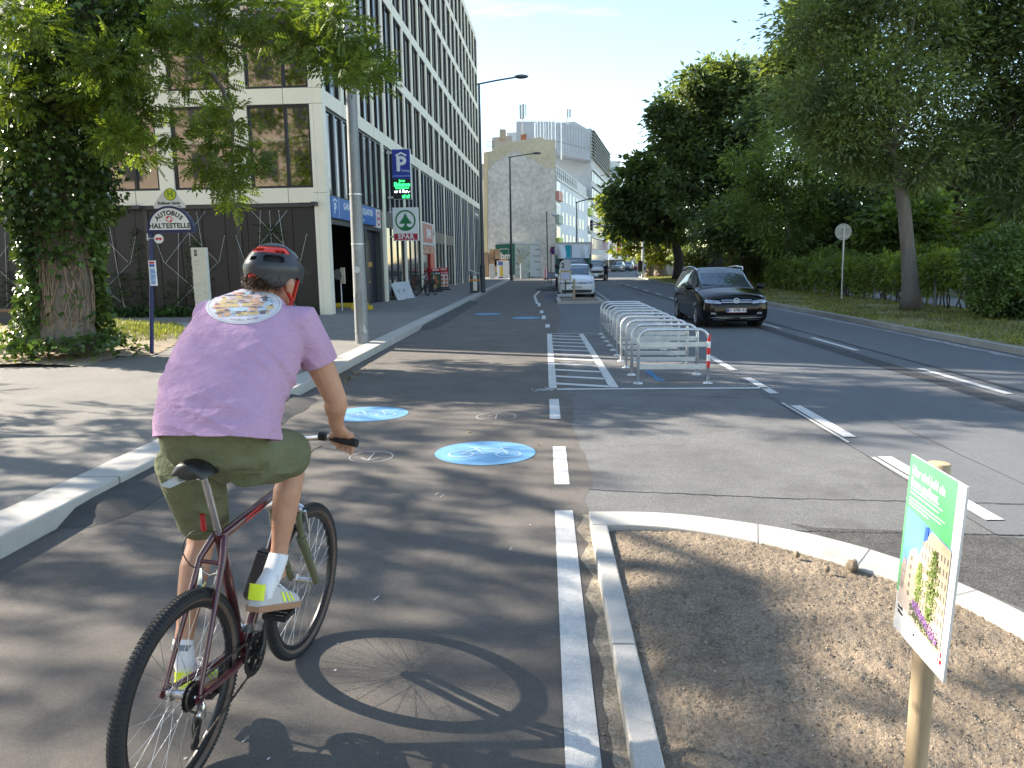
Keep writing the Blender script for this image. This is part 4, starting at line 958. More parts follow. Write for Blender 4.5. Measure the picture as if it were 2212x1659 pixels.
for i, (v, l) in enumerate(((.822, .62), (.8, .56), (.77, .68), (.752, .62), (.735, .4))): spoly(mb, ((.06, v), (.06 + l, v - .01), (.06 + l, v - .003), (.06, v + .006)), .0011)
mb.build('small_print', mat('notice_palegreen', (.4, .66, .45), .6, var=.3, scale=250), gr)
pic = [((.045, .17), (.9, .1), (.9, .66), (.045, .715))]
mb = MB(); spoly(mb, pic[0], .0004); ph = mb.build('picture', mat('pic_sky', (.12, .26, .58), .5, var=.25, scale=3.5), t)
def pp(name, m, uv, d):
    mb = MB(); spoly(mb, uv, d); return mb.build(name, m, ph)
pp('picture_tower', mat('pic_dark', (.3, .25, .22), .5, var=.3, scale=60), ((.045, .17), (.14, .16), (.14, .42), (.1, .44), (.045, .38)), .0014)
pp('picture_house', mat('pic_beige', (.48, .39, .3), .5, var=.12, scale=25), ((.12, .17), (.36, .14), (.36, .5), (.3, .535), (.2, .5), (.16, .44)), .0016)
pp('picture_facade', mat('pic_cream', (.5, .41, .28), .5, var=.14, scale=20), ((.36, .14), (.9, .1), (.9, .655), (.55, .68), (.44, .6), (.36, .5)), .0018)
pp('picture_street', mat('pic_street', (.5, .42, .37), .5, var=.12, scale=20), ((.045, .17), (.4, .14), (.5, .125), (.3, .25), (.045, .26)), .002)
mb = MB()
for i in range(9):
    for j in range(6):
        u, v = .42 + .055 * i, .25 + .065 * j
        if v < .62 and u < .88: spoly(mb, ((u, v), (u + .02, v - .003), (u + .02, v + .03), (u, v + .033)), .0026)
for j in range(5): spoly(mb, ((.22, .25 + .05 * j), (.25, .25 + .05 * j), (.25, .275 + .05 * j), (.22, .275 + .05 * j)), .0026)
mb.build('picture_windows', mat('pic_window', (.2, .17, .15), .5), ph)
spoly_m = MB(); spoly(spoly_m, ((.42, .6), (.49, .62), (.49, .69), (.44, .68)), .0027); spoly_m.build('picture_flag', mat('pic_flag', (.03, .1, .5), .5), ph)
def dabs(name, col, n, fn, s0, s1, d):
    mb = MB()
    for i in range(n):
        u, v = fn(i); a = rnd.uniform(0, 3); s = rnd.uniform(s0, s1)
        uv = [(u + s * math.cos(a + k * 2.1), v + .6 * s * math.sin(a + k * 2.1)) for k in range(3)]
        if all(.05 < q[0] < .895 and .13 < q[1] < .66 for q in uv): mb.add([SP(*q, d + .00001 * i) for q in uv], [(0, 1, 2)])
    mb.build(name, mat('pic_' + name, col, .6, var=.4, scale=90), ph)
def tree_dab(cx, w, v0, v1):
    def f(i):
        t_ = rnd.random(); return cx + rnd.gauss(0, w) * math.sin(.35 + 2.5 * t_), v0 + (v1 - v0) * t_
    return f
dabs('picture_tree', (.13, .19, .04), 620, tree_dab(.66, .055, .22, .6), .007, .016, .003)
dabs('picture_sapling', (.17, .25, .05), 330, tree_dab(.42, .04, .26, .48), .006, .014, .0032)
dabs('picture_lavender', (.25, .12, .34), 300, lambda i: ((lambda q: (.35 + q * .5, .245 - q * .09 + rnd.gauss(0, .016)))(rnd.random())), .007, .015, .0036)
dabs('picture_leaves', (.09, .12, .05), 320, lambda i: ((lambda q: (.3 + q * .58, .205 - q * .08 + rnd.gauss(0, .018)))(rnd.random())), .007, .016, .0034)
text('Stadt\nWien', M_black_txt, bd, SP(.06, .13, .001), ex, ez, .017, align='LEFT', bold=.0004, extrude=.0002)
mb = MB(); spoly(mb, ((.2, .125), (.42, .105), (.42, .109), (.2, .129)), .0008); spoly(mb, ((.55, .04), (.85, .012), (.85, .016), (.55, .045)), .0008); mb.build('footer_print', M_lgrey, bd)
mb = MB(); c_ = SP(.42, .075, 0); mb.lathe([(0, 0), (.0035, 0), (.0035, .003), (0, .003)], c_, en, 10); mb.build('screw', M_anth, bd)
mb = MB(); spoly(mb, ((.87, .075), (.935, .07), (.935, .1), (.92, .13), (.88, .135), (.87, .11)), .0009); sh = mb.build('crest', M_red, t)
mb = MB(); spoly(mb, ((.893, .07), (.91, .07), (.91, .134), (.893, .134)), .0018); spoly(mb, ((.868, .098), (.937, .094), (.937, .106), (.868, .11)), .0019); mb.build('crest_cross', M_white, sh)

# ================================================================ THE FAR BUILDINGS
M_plaster = mat('grey_render', (.62, .585, .535), .9, var=.13, scale=.35, fine=(2.2, .22), bump=.3, bscale=5, spots=(.5, .56, .12, (.68, .64, .58)))
M_yplaster = mat('yellow_render', (.6, .53, .38), .9, var=.12, scale=.5, fine=(3, .12), spots=(.35, .57, .06, (.54, .49, .4)))
M_ycol = mat('buff_render', (.72, .58, .36), .85, var=.06, scale=.5)
M_wfac = mat('white_facade', (.72, .74, .77), .75, var=.05, scale=.4)
M_gfac = mat('grey_facade', (.45, .46, .47), .6, var=.08, scale=.4)
M_metal = mat('roof_metal', (.42, .44, .47), .5, .3, var=.1, scale=.5)
M_fglass = mat('far_glass', (.12, .15, .18), .12, .4, .35, 1.2)
M_steel = mat('flue_steel', (.6, .6, .6), .3, .9, .1, 2)
# apartment house: bare gable wall towards the camera, white street front
YG = 92.
g0, g1 = AY(1045, 600, YG), AY(1200, 603, YG)
def gp_(x, y): p = AY(x, y, YG); return p
t = thing('apartment_house', 'apartment house with bare grey gable wall and white street front', 'building', ((g0.x + g1.x) / 2, YG, 0))
def wallpoly(px_list, Yp, th, m, name, parent):
    P = [AY(x, y, Yp) for x, y in px_list]; mb = MB(); mb.slab(P, (0, th, 0)); return mb.build(name, m, parent)
wallpoly([(1045, 612), (1200, 612), (1200, 335), (1199, 304), (1170, 303), (1176, 308), (1168, 299), (1106, 307), (1104, 314), (1080, 318), (1061, 328), (1045, 332)][:1] + [(1200, 612), (1200, 302), (1177, 302), (1169, 296), (1103, 307), (1068, 318), (1063, 326), (1045, 329)], YG, .6, M_yplaster, 'firewall', t)
wallpoly([(1054, 612), (1199, 612), (1199, 367), (1175, 360), (1112, 325), (1078, 345), (1054, 368)], YG - .06, .05, M_plaster, 'old_gable_print', t)
wallpoly([(1044.5, 612), (1053, 612), (1053, 331), (1044.5, 331)], YG - .1, .09, M_ycol, 'rear_strip', t)
# street front: a plane from the gable corner running away to the right
SA = Vector((g1.x, YG)); SB = AY(1276, 600, 128.); SBv = Vector((SB.x, 128.)); sd = (SBv - SA); SL = sd.length; sd.normalize(); sn = Vector((sd.y, -sd.x))
zt = AY(1200, 375, YG).z
ztop = AY(1200, 338, YG).z
def SPt(u, z, d=0.): p = SA + sd * u + sn * d; return Vector((p.x, p.y, z))
def sbox(mb, u0, u1, d0, d1, z0, z1, m=0):
    P = [SPt(u, z, d) for z in (z0, z1) for (u, d) in ((u0, d0), (u1, d0), (u1, d1), (u0, d1))]
    return mb.add(P, [(0, 1, 2, 3), (7, 6, 5, 4), (4, 5, 1, 0), (5, 6, 2, 1), (6, 7, 3, 2), (7, 4, 0, 3)], m)
zr = AY(1200, 382, YG).z
mb = MB(); sbox(mb, .65, SL, -9, 0, 0, zr); mb.build('street_wall', M_wfac, t)
mb = MB(); sbox(mb, .65, SL, -9, -.6, zr, ztop - .4); sbox(mb, .65, SL, -.62, .12, zr - .25, zr + .1); mb.build('attic', M_metal, t)
fl = 2.72; zs = [1.2 + i * fl for i in range(5)]
for r in range(5):
    zb = zr - 1.0 - fl * (r + .0) - .55
    for k in range(7):
        u = 5.2 + k * 3.35
        mb = MB(); sbox(mb, u, u + 1.35, -.3, .03, zb - .9, zb + .6); w_ = mb.build('window', M_white, t)
        mb = MB(); sbox(mb, u + .06, u + .66, .0, .035, zb - .84, zb + .54); sbox(mb, u + .7, u + 1.3, .0, .035, zb - .84, zb + .54); mb.build('pane', M_fglass, w_)
cols_ = [(.55, .25, .22), (.34, .42, .38), (.42, .5, .1), (.34, .42, .38), (.55, .3, .3)]
for r in range(5):
    zb = zr - 2.1 - fl * r
    for j, (u0, u1) in enumerate(((.65, 3.9), (SL - 4.4, SL - .2))):
        mb = MB(); sbox(mb, u0, u1, -.2, .35, zb - .5, zb + .55); mb.build('balcony', mat('balcony_%d' % ((r + 2 * j) % 5), cols_[(r + 2 * j) % 5], .6), t)
        mb = MB(); sbox(mb, u0 + .1, u1 - .1, -.25, .02, zb + .55, zb + 1.9); w_ = mb.build('loggia', M_fglass, t)
        mb = MB(); sbox(mb, u0 + .1, u1 - .6, .0, .05, zb + .65, zb + 1.75); mb.build('loggia_blind', M_white if (r + j) % 2 else M_fglass, w_)
# roof clutter
wallpoly([(1115, 322), (1198, 306), (1198, 262), (1115, 262)], YG + 7, 8, M_metal, 'penthouse', t)
wallpoly([(1063, 322), (1105, 312), (1105, 293), (1063, 297)], YG + 3, 4, M_conc, 'penthouse', t)
wallpoly([(1079, 300), (1092, 300), (1092, 279), (1079, 279)], YG + 2.5, 1.2, mat('chimney_render', (.36, .31, .25), .9), 'chimney', t)
wallpoly([(1125, 303), (1137, 301), (1137, 289), (1125, 291)], YG + 1, 1, mat('chimney_brick', (.3, .12, .07), .9), 'chimney', t)
for (x0, x1, yt, yb) in ((1154, 1158, 265, 305), (1159, 1162, 262, 305), (1166, 1169, 264, 305), (1173, 1176, 258, 305), (1178, 1180, 260, 305), (1184, 1186, 259, 305), (1190, 1193, 262, 305), (1196, 1201, 256, 322), (1211, 1214, 264, 345)):
    a, b = AY(x0, yt, YG + 3), AY(x1, yb, YG + 3); mb = MB(); mb.tube([((a.x + b.x) / 2, YG + 3, b.z), ((a.x + b.x) / 2, YG + 3, a.z)], (b.x - a.x) / 2, 10); mb.build('flue_pipe', M_steel, t, 60)
mb = MB(); a = AY(1129, 292, YG + 1.5); b = AY(1129, 226, YG + 1.5); mb.tube([a, b], .07, 8)
for x0, x1, y0, y1 in ((1122, 1127, 227, 258), (1128, 1133, 225, 257), (1134.5, 1137, 226, 252)):
    p, q = AY(x0, y0, YG + 1.5), AY(x1, y1, YG + 1.5); mb.box(p.x, q.x, YG + 1.3, YG + 1.5, q.z, p.z)
mb.build('antenna_mast', mat('antenna_grey', (.45, .46, .42), .6), t)
mb = MB()
for x in (1226, 1231): a, b = AY(x, 270, YG + 14), AY(x, 235, YG + 14); mb.tube([a, b], .06, 6); mb.box(b.x - .1, b.x + .12, YG + 13.8, YG + 14, b.z - 1.1, b.z - .1)
mb.build('antenna_mast', mat('antenna_grey', (.45, .46, .42), .6), t)
mb = MB()
for i in range(8): p = AY(1051 + i * 2.4, 326, YG + .8); mb.tube([p, p + Vector((0, 0, 1.1))], .025, 5)
a, b = AY(1051, 326, YG + .8), AY(1068, 326, YG + .8)
for dz in (.55, 1.1): mb.tube([a + Vector((0, 0, dz)), b + Vector((0, 0, dz))], .025, 5)
mb.build('roof_railing', M_anth, t)
mb = MB()
for i in range(13): u = 1 + i * 1.6; p = SPt(u, zr + .1, -.1); mb.tube([p, p + Vector((0, 0, 1.2))], .03, 5)
for dz in (.6, 1.2): mb.tube([SPt(1, zr + .1 + dz, -.1), SPt(20.4, zr + .1 + dz, -.1)], .03, 5)
mb.build('terrace_railing', M_anth, t)
# grey office block behind
t = thing('office_tower', 'grey office block with ribbon windows and louvred top, behind the white apartment house', 'building', (SBv.x, SBv.y, 0))
TA = SBv + sd * .3; TBp = AY(1313, 600, 158.); TBv = Vector((TBp.x, 158.)); td = TBv - TA; TL = td.length; td.normalize(); tn = Vector((td.y, -td.x))
TZ = AY(1276, 277, TA.y).z
def tbox(mb, u0, u1, d0, d1, z0, z1):
    P = []
    for z in (z0, z1):
        for (u, d) in ((u0, d0), (u1, d0), (u1, d1), (u0, d1)): p = TA + td * u + tn * d; P.append((p.x, p.y, z))
    return mb.add(P, [(0, 1, 2, 3), (7, 6, 5, 4), (4, 5, 1, 0), (5, 6, 2, 1), (6, 7, 3, 2), (7, 4, 0, 3)])
mb = MB(); tbox(mb, 0, TL, -14, 0, 0, TZ); mb.build('wall', M_gfac, t)
fh = TZ / 7.6
for r in range(7):
    zb = 3.9 + r * (TZ - 8.5) / 5.3 if r < 5 else None
    if zb is None: continue
    mb = MB(); tbox(mb, .8, TL - .6, .0, .05, zb, zb + 1.75); w_ = mb.build('ribbon_window', M_fglass, t)
    mb = MB(); tbox(mb, .6, TL - .4, .0, .3, zb + 1.76, zb + 1.95)
    for k in range(14): u = .8 + k * (TL - 1.4) / 13; tbox(mb, u - .06, u + .06, .05, .1, zb, zb + 1.75)
    mb.build('window_fin', M_white, w_)
mb = MB()
for k in range(9): z = TZ - .3 - k * .52; tbox(mb, 0, TL, .02, .5, z - .12, z)
mb.build('louvre', mat('louvre_grey', (.3, .31, .3), .5, .3), t)
mb = MB(); tbox(mb, .5, TL, .0, .06, .2, 2.9); mb.build('ground_floor_glazing', M_fglass, t)
P = [AY(x, y, 124.) for x, y in ((1199, 330), (1275, 345), (1275, 282), (1241, 262), (1222, 264), (1199, 264))]
mb = MB(); mb.slab(P, (0, 12, 0)); sb = mb.build('stair_block', M_metal, t)
mb = MB()
for k in range(13):
    a, b = AY(1202 + 6 * k, 268 if k < 7 else 268 + (k - 6) * 3, 124.), AY(1202 + 6 * k, 330 + k, 124.); mb.box(a.x - .03, a.x + .03, 123.94, 124, b.z, a.z)
a, b = AY(1200, 305, 124.), AY(1275, 322, 124.); mb.bar((a.x, 123.96, a.z), (b.x, 123.96, b.z), .06, .12)
mb.build('sheet_seams', mat('seam_grey', (.3, .31, .33), .6), sb)
# further houses
def farbox(name, lab, x0, x1, yt, Y, dep, m, z0=0.):
    a, b = AY(x0, 590, Y), AY(x1, 590, Y); z = AY(x0, yt, Y).z
    t = thing(name, lab, 'building', ((a.x + b.x) / 2, Y, 0)); mb = MB(); mb.box(a.x, b.x, Y, Y + dep, z0, z); mb.build('wall', m, t); return t, a.x, b.x, z
t, x0, x1, z = farbox('pale_block', 'pale far apartment block beside the grey office block', 1311, 1337, 348, 180, 20, mat('pale_wall', (.5, .53, .53), .8))
for r in range(7):
    for k in range(2):
        mb = MB(); x = x0 + .8 + k * (x1 - x0 - .8) / 2; mb.box(x, x + .7, 179.9, 180, 4 + r * 2.9, 5.5 + r * 2.9); mb.build('window', M_fglass, t)
t, x0, x1, z = farbox('white_house', 'small white house with dark red vertical window strip at the road bend', 1313, 1357, 508, 165, 14, mat('white_wall', (.68, .69, .7), .75))
mb = MB(); a = AY(1333, 512, 164.9); b = AY(1340, 545, 164.9); mb.box(a.x, b.x, 164.85, 165, b.z, a.z); mb.build('red_panel', M_red, t)
mb = MB(); a = AY(1316, 562, 164.8); b = AY(1350, 586, 164.8); mb.box(a.x, b.x, 164.7, 165, 0, a.z); mb.build('shop_window', M_fglass, t)
mb = MB(); a = AY(1313, 558, 164); b = AY(1352, 561, 164); mb.box(a.x, b.x, 162, 165, b.z, a.z); mb.build('canopy', M_white, t)
for x in (1317, 1321, 1345):
    mb = MB(); a = AY(x, 527, 164.9); b = AY(x + 2.6, 540, 164.9); mb.box(a.x, b.x, 164.9, 165, b.z, a.z); mb.build('window', M_fglass, t)
t, x0, x1, z = farbox('low_house', 'low pale house far down the road behind the queue of cars', 1352, 1420, 552, 210, 10, mat('beige_wall', (.5, .46, .4), .8))
mb = MB()
for k in range(7): x = x0 + 1 + k * 1.3; mb.box(x, x + .7, 209.9, 210, 1.2, 2.6)
mb.build('window_band', M_fglass, t)
# hoarding
YH = 88.
t = thing('site_hoarding', 'site hoarding with green panel and large grey pictures below the gable wall', 'hoarding', (-3.4, YH, 0))
wallpoly([(1070, 594), (1112, 594), (1112, 526), (1070, 528)], YH, .12, mat('hoarding_green', (.012, .13, .085), .55), 'green_panel', t)
p = AY(1089, 558, YH); mb = MB()
a, b = AY(1080, 538, YH - .02), AY(1098, 558, YH - .02)
for (q, r) in (((a.x, a.z), (b.x, a.z)), ((b.x, a.z), (b.x, b.z)), ((a.x, a.z), (a.x, b.z)), ((a.x, b.z), (b.x, b.z))): mb.bar((q[0], YH - .02, q[1]), (r[0], YH - .02, r[1]), .02, .06)
mb.build('frame_line', M_white, t)
text('ubm', M_white, t, (p.x - .05, YH - .03, p.z - .1 + .35), (1, 0, 0), (0, 0, 1), .95, bold=.03)
H0, H1 = AY(1112, 592, YH), AY(1180, 591, 93.); hd = Vector((H1.x - H0.x, H1.y - H0.y, 0)); hz = AY(1112, 526, YH).z
def HP(u, z, d=0): q = Vector((H0.x, H0.y, 0)) + hd * u; return Vector((q.x + d * hd.y / hd.length, q.y - d * hd.x / hd.length, z))
mb = MB(); mb.slab([HP(0, .0), HP(1, .0), HP(1, hz - .1), HP(0, hz)], (0, .12, 0)); mb.build('picture_panel', mat('hoarding_pic', (.4, .41, .36), .7, var=.25, scale=1.2, fine=(5, .25), spots=(.9, .55, .03, (.17, .16, .12))), t)
mb = MB(); mb.slab([HP(.47, .15, .03), HP(.97, .15, .03), HP(.97, hz - .2, .03), HP(.47, hz - .15, .03)], (0, .02, 0)); mb.build('grey_poster', mat('hoarding_grey', (.5, .51, .51), .7, var=.05, scale=1), t)
mb = MB()
for z, u0, u1 in ((3.3, .64, .8), (2.55, .55, .88), (1.85, .58, .86), (.95, .66, .78)): mb.slab([HP(u0, z - .1, .05), HP(u1, z - .1, .05), HP(u1, z + .08, .05), HP(u0, z + .08, .05)], (0, .01, 0))
mb.build('poster_lines', mat('poster_text', (.3, .31, .3), .7), t)
mb = MB(); mb.slab([HP(0, hz, .1), HP(1, hz - .1, .1), HP(1, hz + .12, .1), HP(0, hz + .2, .1)], (0, .25, 0)); a = AY(1071, 526, YH); mb.box(a.x, H0.x, YH - .1, YH + .2, hz, hz + .22); mb.build('top_rail', M_lgrey, t)
# timber, cabinet, poster by the hoarding
t = thing('timber_crates', 'stack of brown timber shuttering beside the green hoarding', 'timber stack', AY(1065, 597, 84))
for (x0, x1, y0, y1, m) in ((1046, 1056, 545, 598, 'ta'), (1057, 1067, 538, 585, 'tb'), (1068, 1079, 538, 588, 'ta'), (1058, 1079, 560, 575, 'tc')):
    a, b = AY(x0, y0, 84.), AY(x1, y1, 84.); mb = MB(); mb.box(a.x, b.x, 84 + .4 * (m == 'tb'), 85.5, b.z if y1 > 590 else max(0, b.z), a.z); mb.build('timber_panel', mat('timber_' + m, {'ta': (.36, .25, .16), 'tb': (.42, .3, .2), 'tc': (.3, .2, .12)}[m], .85, var=.2, scale=4), t)
a, b = AY(1080, 560, 84.), AY(1096, 575, 84.); mb = MB(); mb.box(a.x, b.x, 84, 85, b.z, a.z); mb.build('orange_crate', mat('orange_wood', (.55, .28, .06), .8), t)
a, b = AY(1057, 571, 82.), AY(1068, 601, 82.); mb = MB(); mb.box(a.x, b.x, 82, 82.5, .1, a.z); o = mb.build('utility_cabinet', M_lgrey, None, None, .03); tag(o, 'grey utility cabinet in front of the timber stack', 'cabinet')
a, b = AY(1073, 563, 83.), AY(1100, 599, 83.); t = thing('poster_panel', 'site poster in blue, yellow and white behind the two pedestrians', 'poster', ((a.x + b.x) / 2, 83, .1))
mb = MB(); mb.box(a.x, b.x, 83, 83.1, .12, a.z); mb.build('panel', M_white, t)
w = b.x - a.x; hh = a.z
mb = MB(); mb.box(a.x + .12 * w, a.x + .5 * w, 82.97, 83, .75 * hh, .95 * hh); mb.box(a.x + .12 * w, a.x + .5 * w, 82.97, 83, .15, .3); mb.build('blue_field', mat('poster_blue', (.12, .17, .42), .6), t)
mb = MB(); mb.box(a.x + .25 * w, a.x + .5 * w, 82.96, 83, .32, .7 * hh); mb.build('yellow_field', mat('poster_yellow', (.7, .5, .08), .6), t)
# cream stop sign on the far kerb
p = G(1125, 602, ZW); t = thing('stop_post', 'cream sign plate on a thin post at the sunlit corner', 'sign', p); z1 = AY(1125, 547, p.y).z
mb = MB(); mb.tube([p, (p.x, p.y, z1 - .3)], .05, 8); mb.build('post', M_white, t); mb = MB(); mb.box(p.x - .3, p.x + .3, p.y - .08, p.y - .04, z1 - 1.0, z1); mb.build('plate', mat('cream_plate', (.66, .6, .42), .6), t)
# red and white barrier
a, b = AY(1174, 580, 80.), AY(1184, 597, 80.); t = thing('chevron_barrier', 'red and white striped barrier beyond the truck', 'barrier', ((a.x + b.x) / 2, 80, 0))
for k in range(4):
    mb = MB(); x = a.x + k * (b.x - a.x) / 4; mb.box(x, x + (b.x - a.x) / 4, 80, 80.1, .15, a.z); mb.build('stripe', M_red if k % 2 else M_white, t)
mb = MB(); mb.box(a.x, b.x, 79.9, 80.3, 0, .15); mb.build('foot', M_sblk, t)
# thin post in front of the gable
p = G(1184, 606, .05); p = AY(1184, 604, 70.); p.z = 0; t = thing('slim_post', 'slim brown post with a small white lamp in front of the gable', 'street lamp', p)
zt_ = AY(1181, 457, 70.).z; mb = MB(); mb.tube([p, (p.x - .1, 70, zt_)], .055, 8); mb.build('pole', mat('brown_post', (.2, .17, .13), .7), t)
q = AY(1198, 465, 70.); mb = MB(); mb.tube([(p.x - .1, 70, q.z + .1), (q.x, 70, q.z + .12)], .025, 6); mb.ball((q.x, 70, q.z), .22, 8, 0, (1, .6, .45)); mb.build('lamp_head', M_white, t, 180)
# traffic signals with long arm
p = G(1388, 600, .12); Y = p.y; zt_ = AY(1388, 493, Y).z; t = thing('traffic_signal', 'traffic signal pole with long arm over the road and sunlit grass below', 'traffic light', p)
mb = MB(); mb.tube([p, (p.x, Y, zt_ + .6)], .13, 10); mb.build('pole', M_lgrey, t, 60)
q = AY(1277, 487, Y); mb = MB(); mb.tube([(p.x, Y, zt_), (q.x, Y, q.z + .1)], .07, 8); mb.build('arm', M_lgrey, t, 60)
q2 = AY(1284, 500, Y)
for (xx, z_, w, h) in ((q.x, q.z, .35, 1.1), (p.x - .3, AY(1383, 575, Y).z, .4, 1.1)):
    mb = MB(); mb.box(xx - w / 2, xx + w / 2, Y - .25, Y + .1, z_ - h / 2, z_ + h / 2); hdm = mb.build('signal_head', M_lgrey if xx == q.x else M_sblk, t, None, .03)
    for k in range(3):
        mb = MB(); mb.lathe([(0, 0), (.13, 0), (.13, .05), (0, .05)], (xx, Y - .3, z_ + .34 - .34 * k), (0, 1, 0), 12); mb.build('lens', M_black, hdm)
a = AY(1355, 495, Y); mb = MB(); mb.ball((a.x, Y, a.z), .3, 8, 0, (1.2, .6, .4)); mb.build('lamp_head', M_white, t, 180)
# yellow shop flag sign
a, b = AY(1268, 545, 100.), AY(1276, 572, 100.); mb = MB(); mb.slab([(x, 100, z) for x, z in ((a.x, b.z), (b.x, b.z), (b.x, a.z - .5), ((a.x + b.x) / 2, a.z), (a.x, a.z - .5))], (0, .15, 0)); o = mb.build('shop_flag', mat('flag_yellow', (.65, .5, .04), .6)); tag(o, 'yellow shop sign on the wall beyond the truck', 'sign')
# red timber pavilion in the park
t = thing('timber_pavilion', 'open pavilion of reddish timber slats behind the hedge', 'pavilion', AY(1630, 580, 52))
M_rw = mat('red_timber', (.4, .2, .12), .8, var=.2, scale=5, stretch=(3, 3, .2))
for k in range(14):
    x = 1572 + k * 8.6 + rnd.uniform(-2, 2); a, b = AY(x, 537 + rnd.uniform(-4, 4), 52 + rnd.uniform(0, 2)), AY(x + 5, 590, 52.); mb = MB(); mb.box(a.x, a.x + .17, a.y, a.y + .12, .1, a.z); mb.build('timber_slat', M_rw, t)
a, b = AY(1572, 540, 53.), AY(1692, 540, 53.); mb = MB(); mb.box(a.x, b.x, 53.2, 53.5, a.z - .15, a.z + .1); mb.build('beam', M_rw, t)
# light picket fence far right of the road
t = thing('picket_fence', 'low pale picket fence behind the sunlit tree trunks', 'fence', AY(1440, 600, 92))
mb = MB()
for k in range(9): a = AY(1428 + k * 4.6, 569, 90 - k * .6); mb.box(a.x - .11, a.x + .11, a.y, a.y + .05, .1, a.z)
mb.build('picket', mat('picket_pale', (.5, .45, .4), .8), t)
mb = MB(); a, b = AY(1426, 572, 90.2), AY(1466, 572, 85.4); mb.bar((a.x, a.y + .1, a.z), (b.x, b.y + .1, b.z), .05, .12); mb.build('rail', mat('picket_pale', (.5, .45, .4)), t)

# ---------------------------------------------------------------- people (skinned skeletons)
M_skin = mat('skin', (.46, .24, .15), .55, var=.08, scale=20, bump=.05, bscale=200)
M_hair = mat('dark_hair', (.035, .022, .014), .6, var=.3, scale=60)
def person_small(loc, h, shirt, legs, lab, rot=0., stride=.18, sunglasses=False, hidden_below=None):
    t = thing('person', lab, 'person', loc, None, rot)
    s = h / 1.75
    def skin(nm, segs, m):
        mb = MB()
        for pts, rr in segs: mb.tube([Vector(p) * s for p in pts], [r * s for r in rr], 12)
        o = mb.build(nm, m, t, 180, world=False)
        r = o.modifiers.new('r', 'REMESH'); r.mode = 'VOXEL'; r.voxel_size = .022 * s; q = o.modifiers.new('s', 'SMOOTH'); q.factor = .5; q.iterations = 4
        evalmods(o); o.data.polygons.foreach_set('use_smooth', [True] * len(o.data.polygons)); return o
    k = stride
    body = skin('body', [([(-.09, 0, .92), (-.1, k * .6, .48), (-.1, k, .08), (-.1, k + .18, .04)], [.08, .06, .045, .04]), ([(.09, 0, .92), (.1, -k * .3, .5), (.1, -k - .1, .1), (.1, -k + .08, .04)], [.08, .06, .045, .04]),
        ([(0, 0, .9), (0, 0, 1.1), (0, .0, 1.35), (0, 0, 1.48), (0, 0, 1.56)], [.15, .13, .16, .06, .055]), ([(0, .01, 1.54), (0, .02, 1.6), (0, .01, 1.68), (0, 0, 1.74)], [.05, .078, .088, .05]),
        ([(-.2, 0, 1.42), (-.24, -.05, 1.15), (-.23, .08, .9), (-.22, .1, .8)], [.055, .042, .034, .03]), ([(.2, 0, 1.42), (.24, .02, 1.15), (.23, .14, .92), (.22, .17, .82)], [.055, .042, .034, .03]),
        ([(0, .1, 1.62), (0, .13, 1.6), (0, .1, 1.585)], [.018, .016, .014])], M_skin)
    skin('shirt', [([(0, 0, .88), (0, 0, 1.05), (0, 0, 1.3), (0, 0, 1.43), (0, 0, 1.49)], [.175, .165, .19, .17, .08]), ([(-.15, 0, 1.42), (-.25, -.03, 1.2)], [.08, .065]), ([(.15, 0, 1.42), (.25, .01, 1.2)], [.08, .065])], shirt)
    skin('trousers', [([(-.08, 0, .94), (-.1, k * .6, .5), (-.1, k * .98, .12)], [.115, .085, .07]), ([(.08, 0, .94), (.1, -k * .3, .5), (.1, -k, .14)], [.115, .085, .07]), ([(0, 0, .85), (0, 0, 1.0)], [.15, .15])], legs)
    mb = MB(); mb.ball((0, -.015 * s, 1.675 * s), .1 * s, 10, 0, (.92, 1.05, .95)); hr = mb.build('hair', M_hair, t, 180, world=False)
    for v in hr.data.vertices:
        if v.co.y > .04 * s and v.co.z < 1.71 * s: v.co.y = .04 * s
        if v.co.z < 1.62 * s: v.co.z = 1.62 * s
    if sunglasses:
        mb = MB()
        for q in (-1, 1): mb.ball((q * .036 * s, .098 * s, 1.66 * s), .03 * s, 6, 0, (1, .35, .7))
        mb.bar((-.09 * s, .08 * s, 1.67 * s), (.09 * s, .08 * s, 1.67 * s), .012, .012); mb.build('sunglasses', M_black, t, 180, world=False)
    return t
p = G(1089, 600, ZW); person_small(p, 1.66, mat('olive_jacket', (.2, .2, .15), .8), mat('black_trousers', (.012, .012, .014), .8), 'left pedestrian in grey-green jacket and dark trousers by the site poster', .2)
person_small(p + Vector((.55, .4, 0)), 1.6, mat('grey_jacket', (.26, .27, .24), .8), mat('maroon_trousers', (.08, .015, .02), .8), 'right pedestrian in paler jacket beside the site poster', .2)
p = AY(2108, 556, 23.5); person_small(Vector((p.x, 23.5, .17)), 1.75 * (p.z - .17) / 1.665, mat('black_shirt', (.03, .028, .03), .8), mat('black_trousers', (.012, .012, .014)), 'person with dark hair and sunglasses looking over the hedge', math.pi - .5, .05, True)
p = AY(1436, 562, 92.); person_small(Vector((p.x, 92, .17)), max(1.5, 1.75 * (p.z - .17) / 1.6), mat('black_shirt', (.03, .028, .03)), mat('black_trousers', (.012, .012, .014)), 'person in dark clothes behind the pale picket fence', math.pi, .05)
p = G(1309, 600, .0); person_small(Vector((AY(1309, 600, 71).x, 71, 0)), 1.7, mat('navy_shirt', (.02, .025, .04), .8), mat('black_trousers', (.012, .012, .014)), 'person in dark clothes walking beside the white van', math.pi, .2)

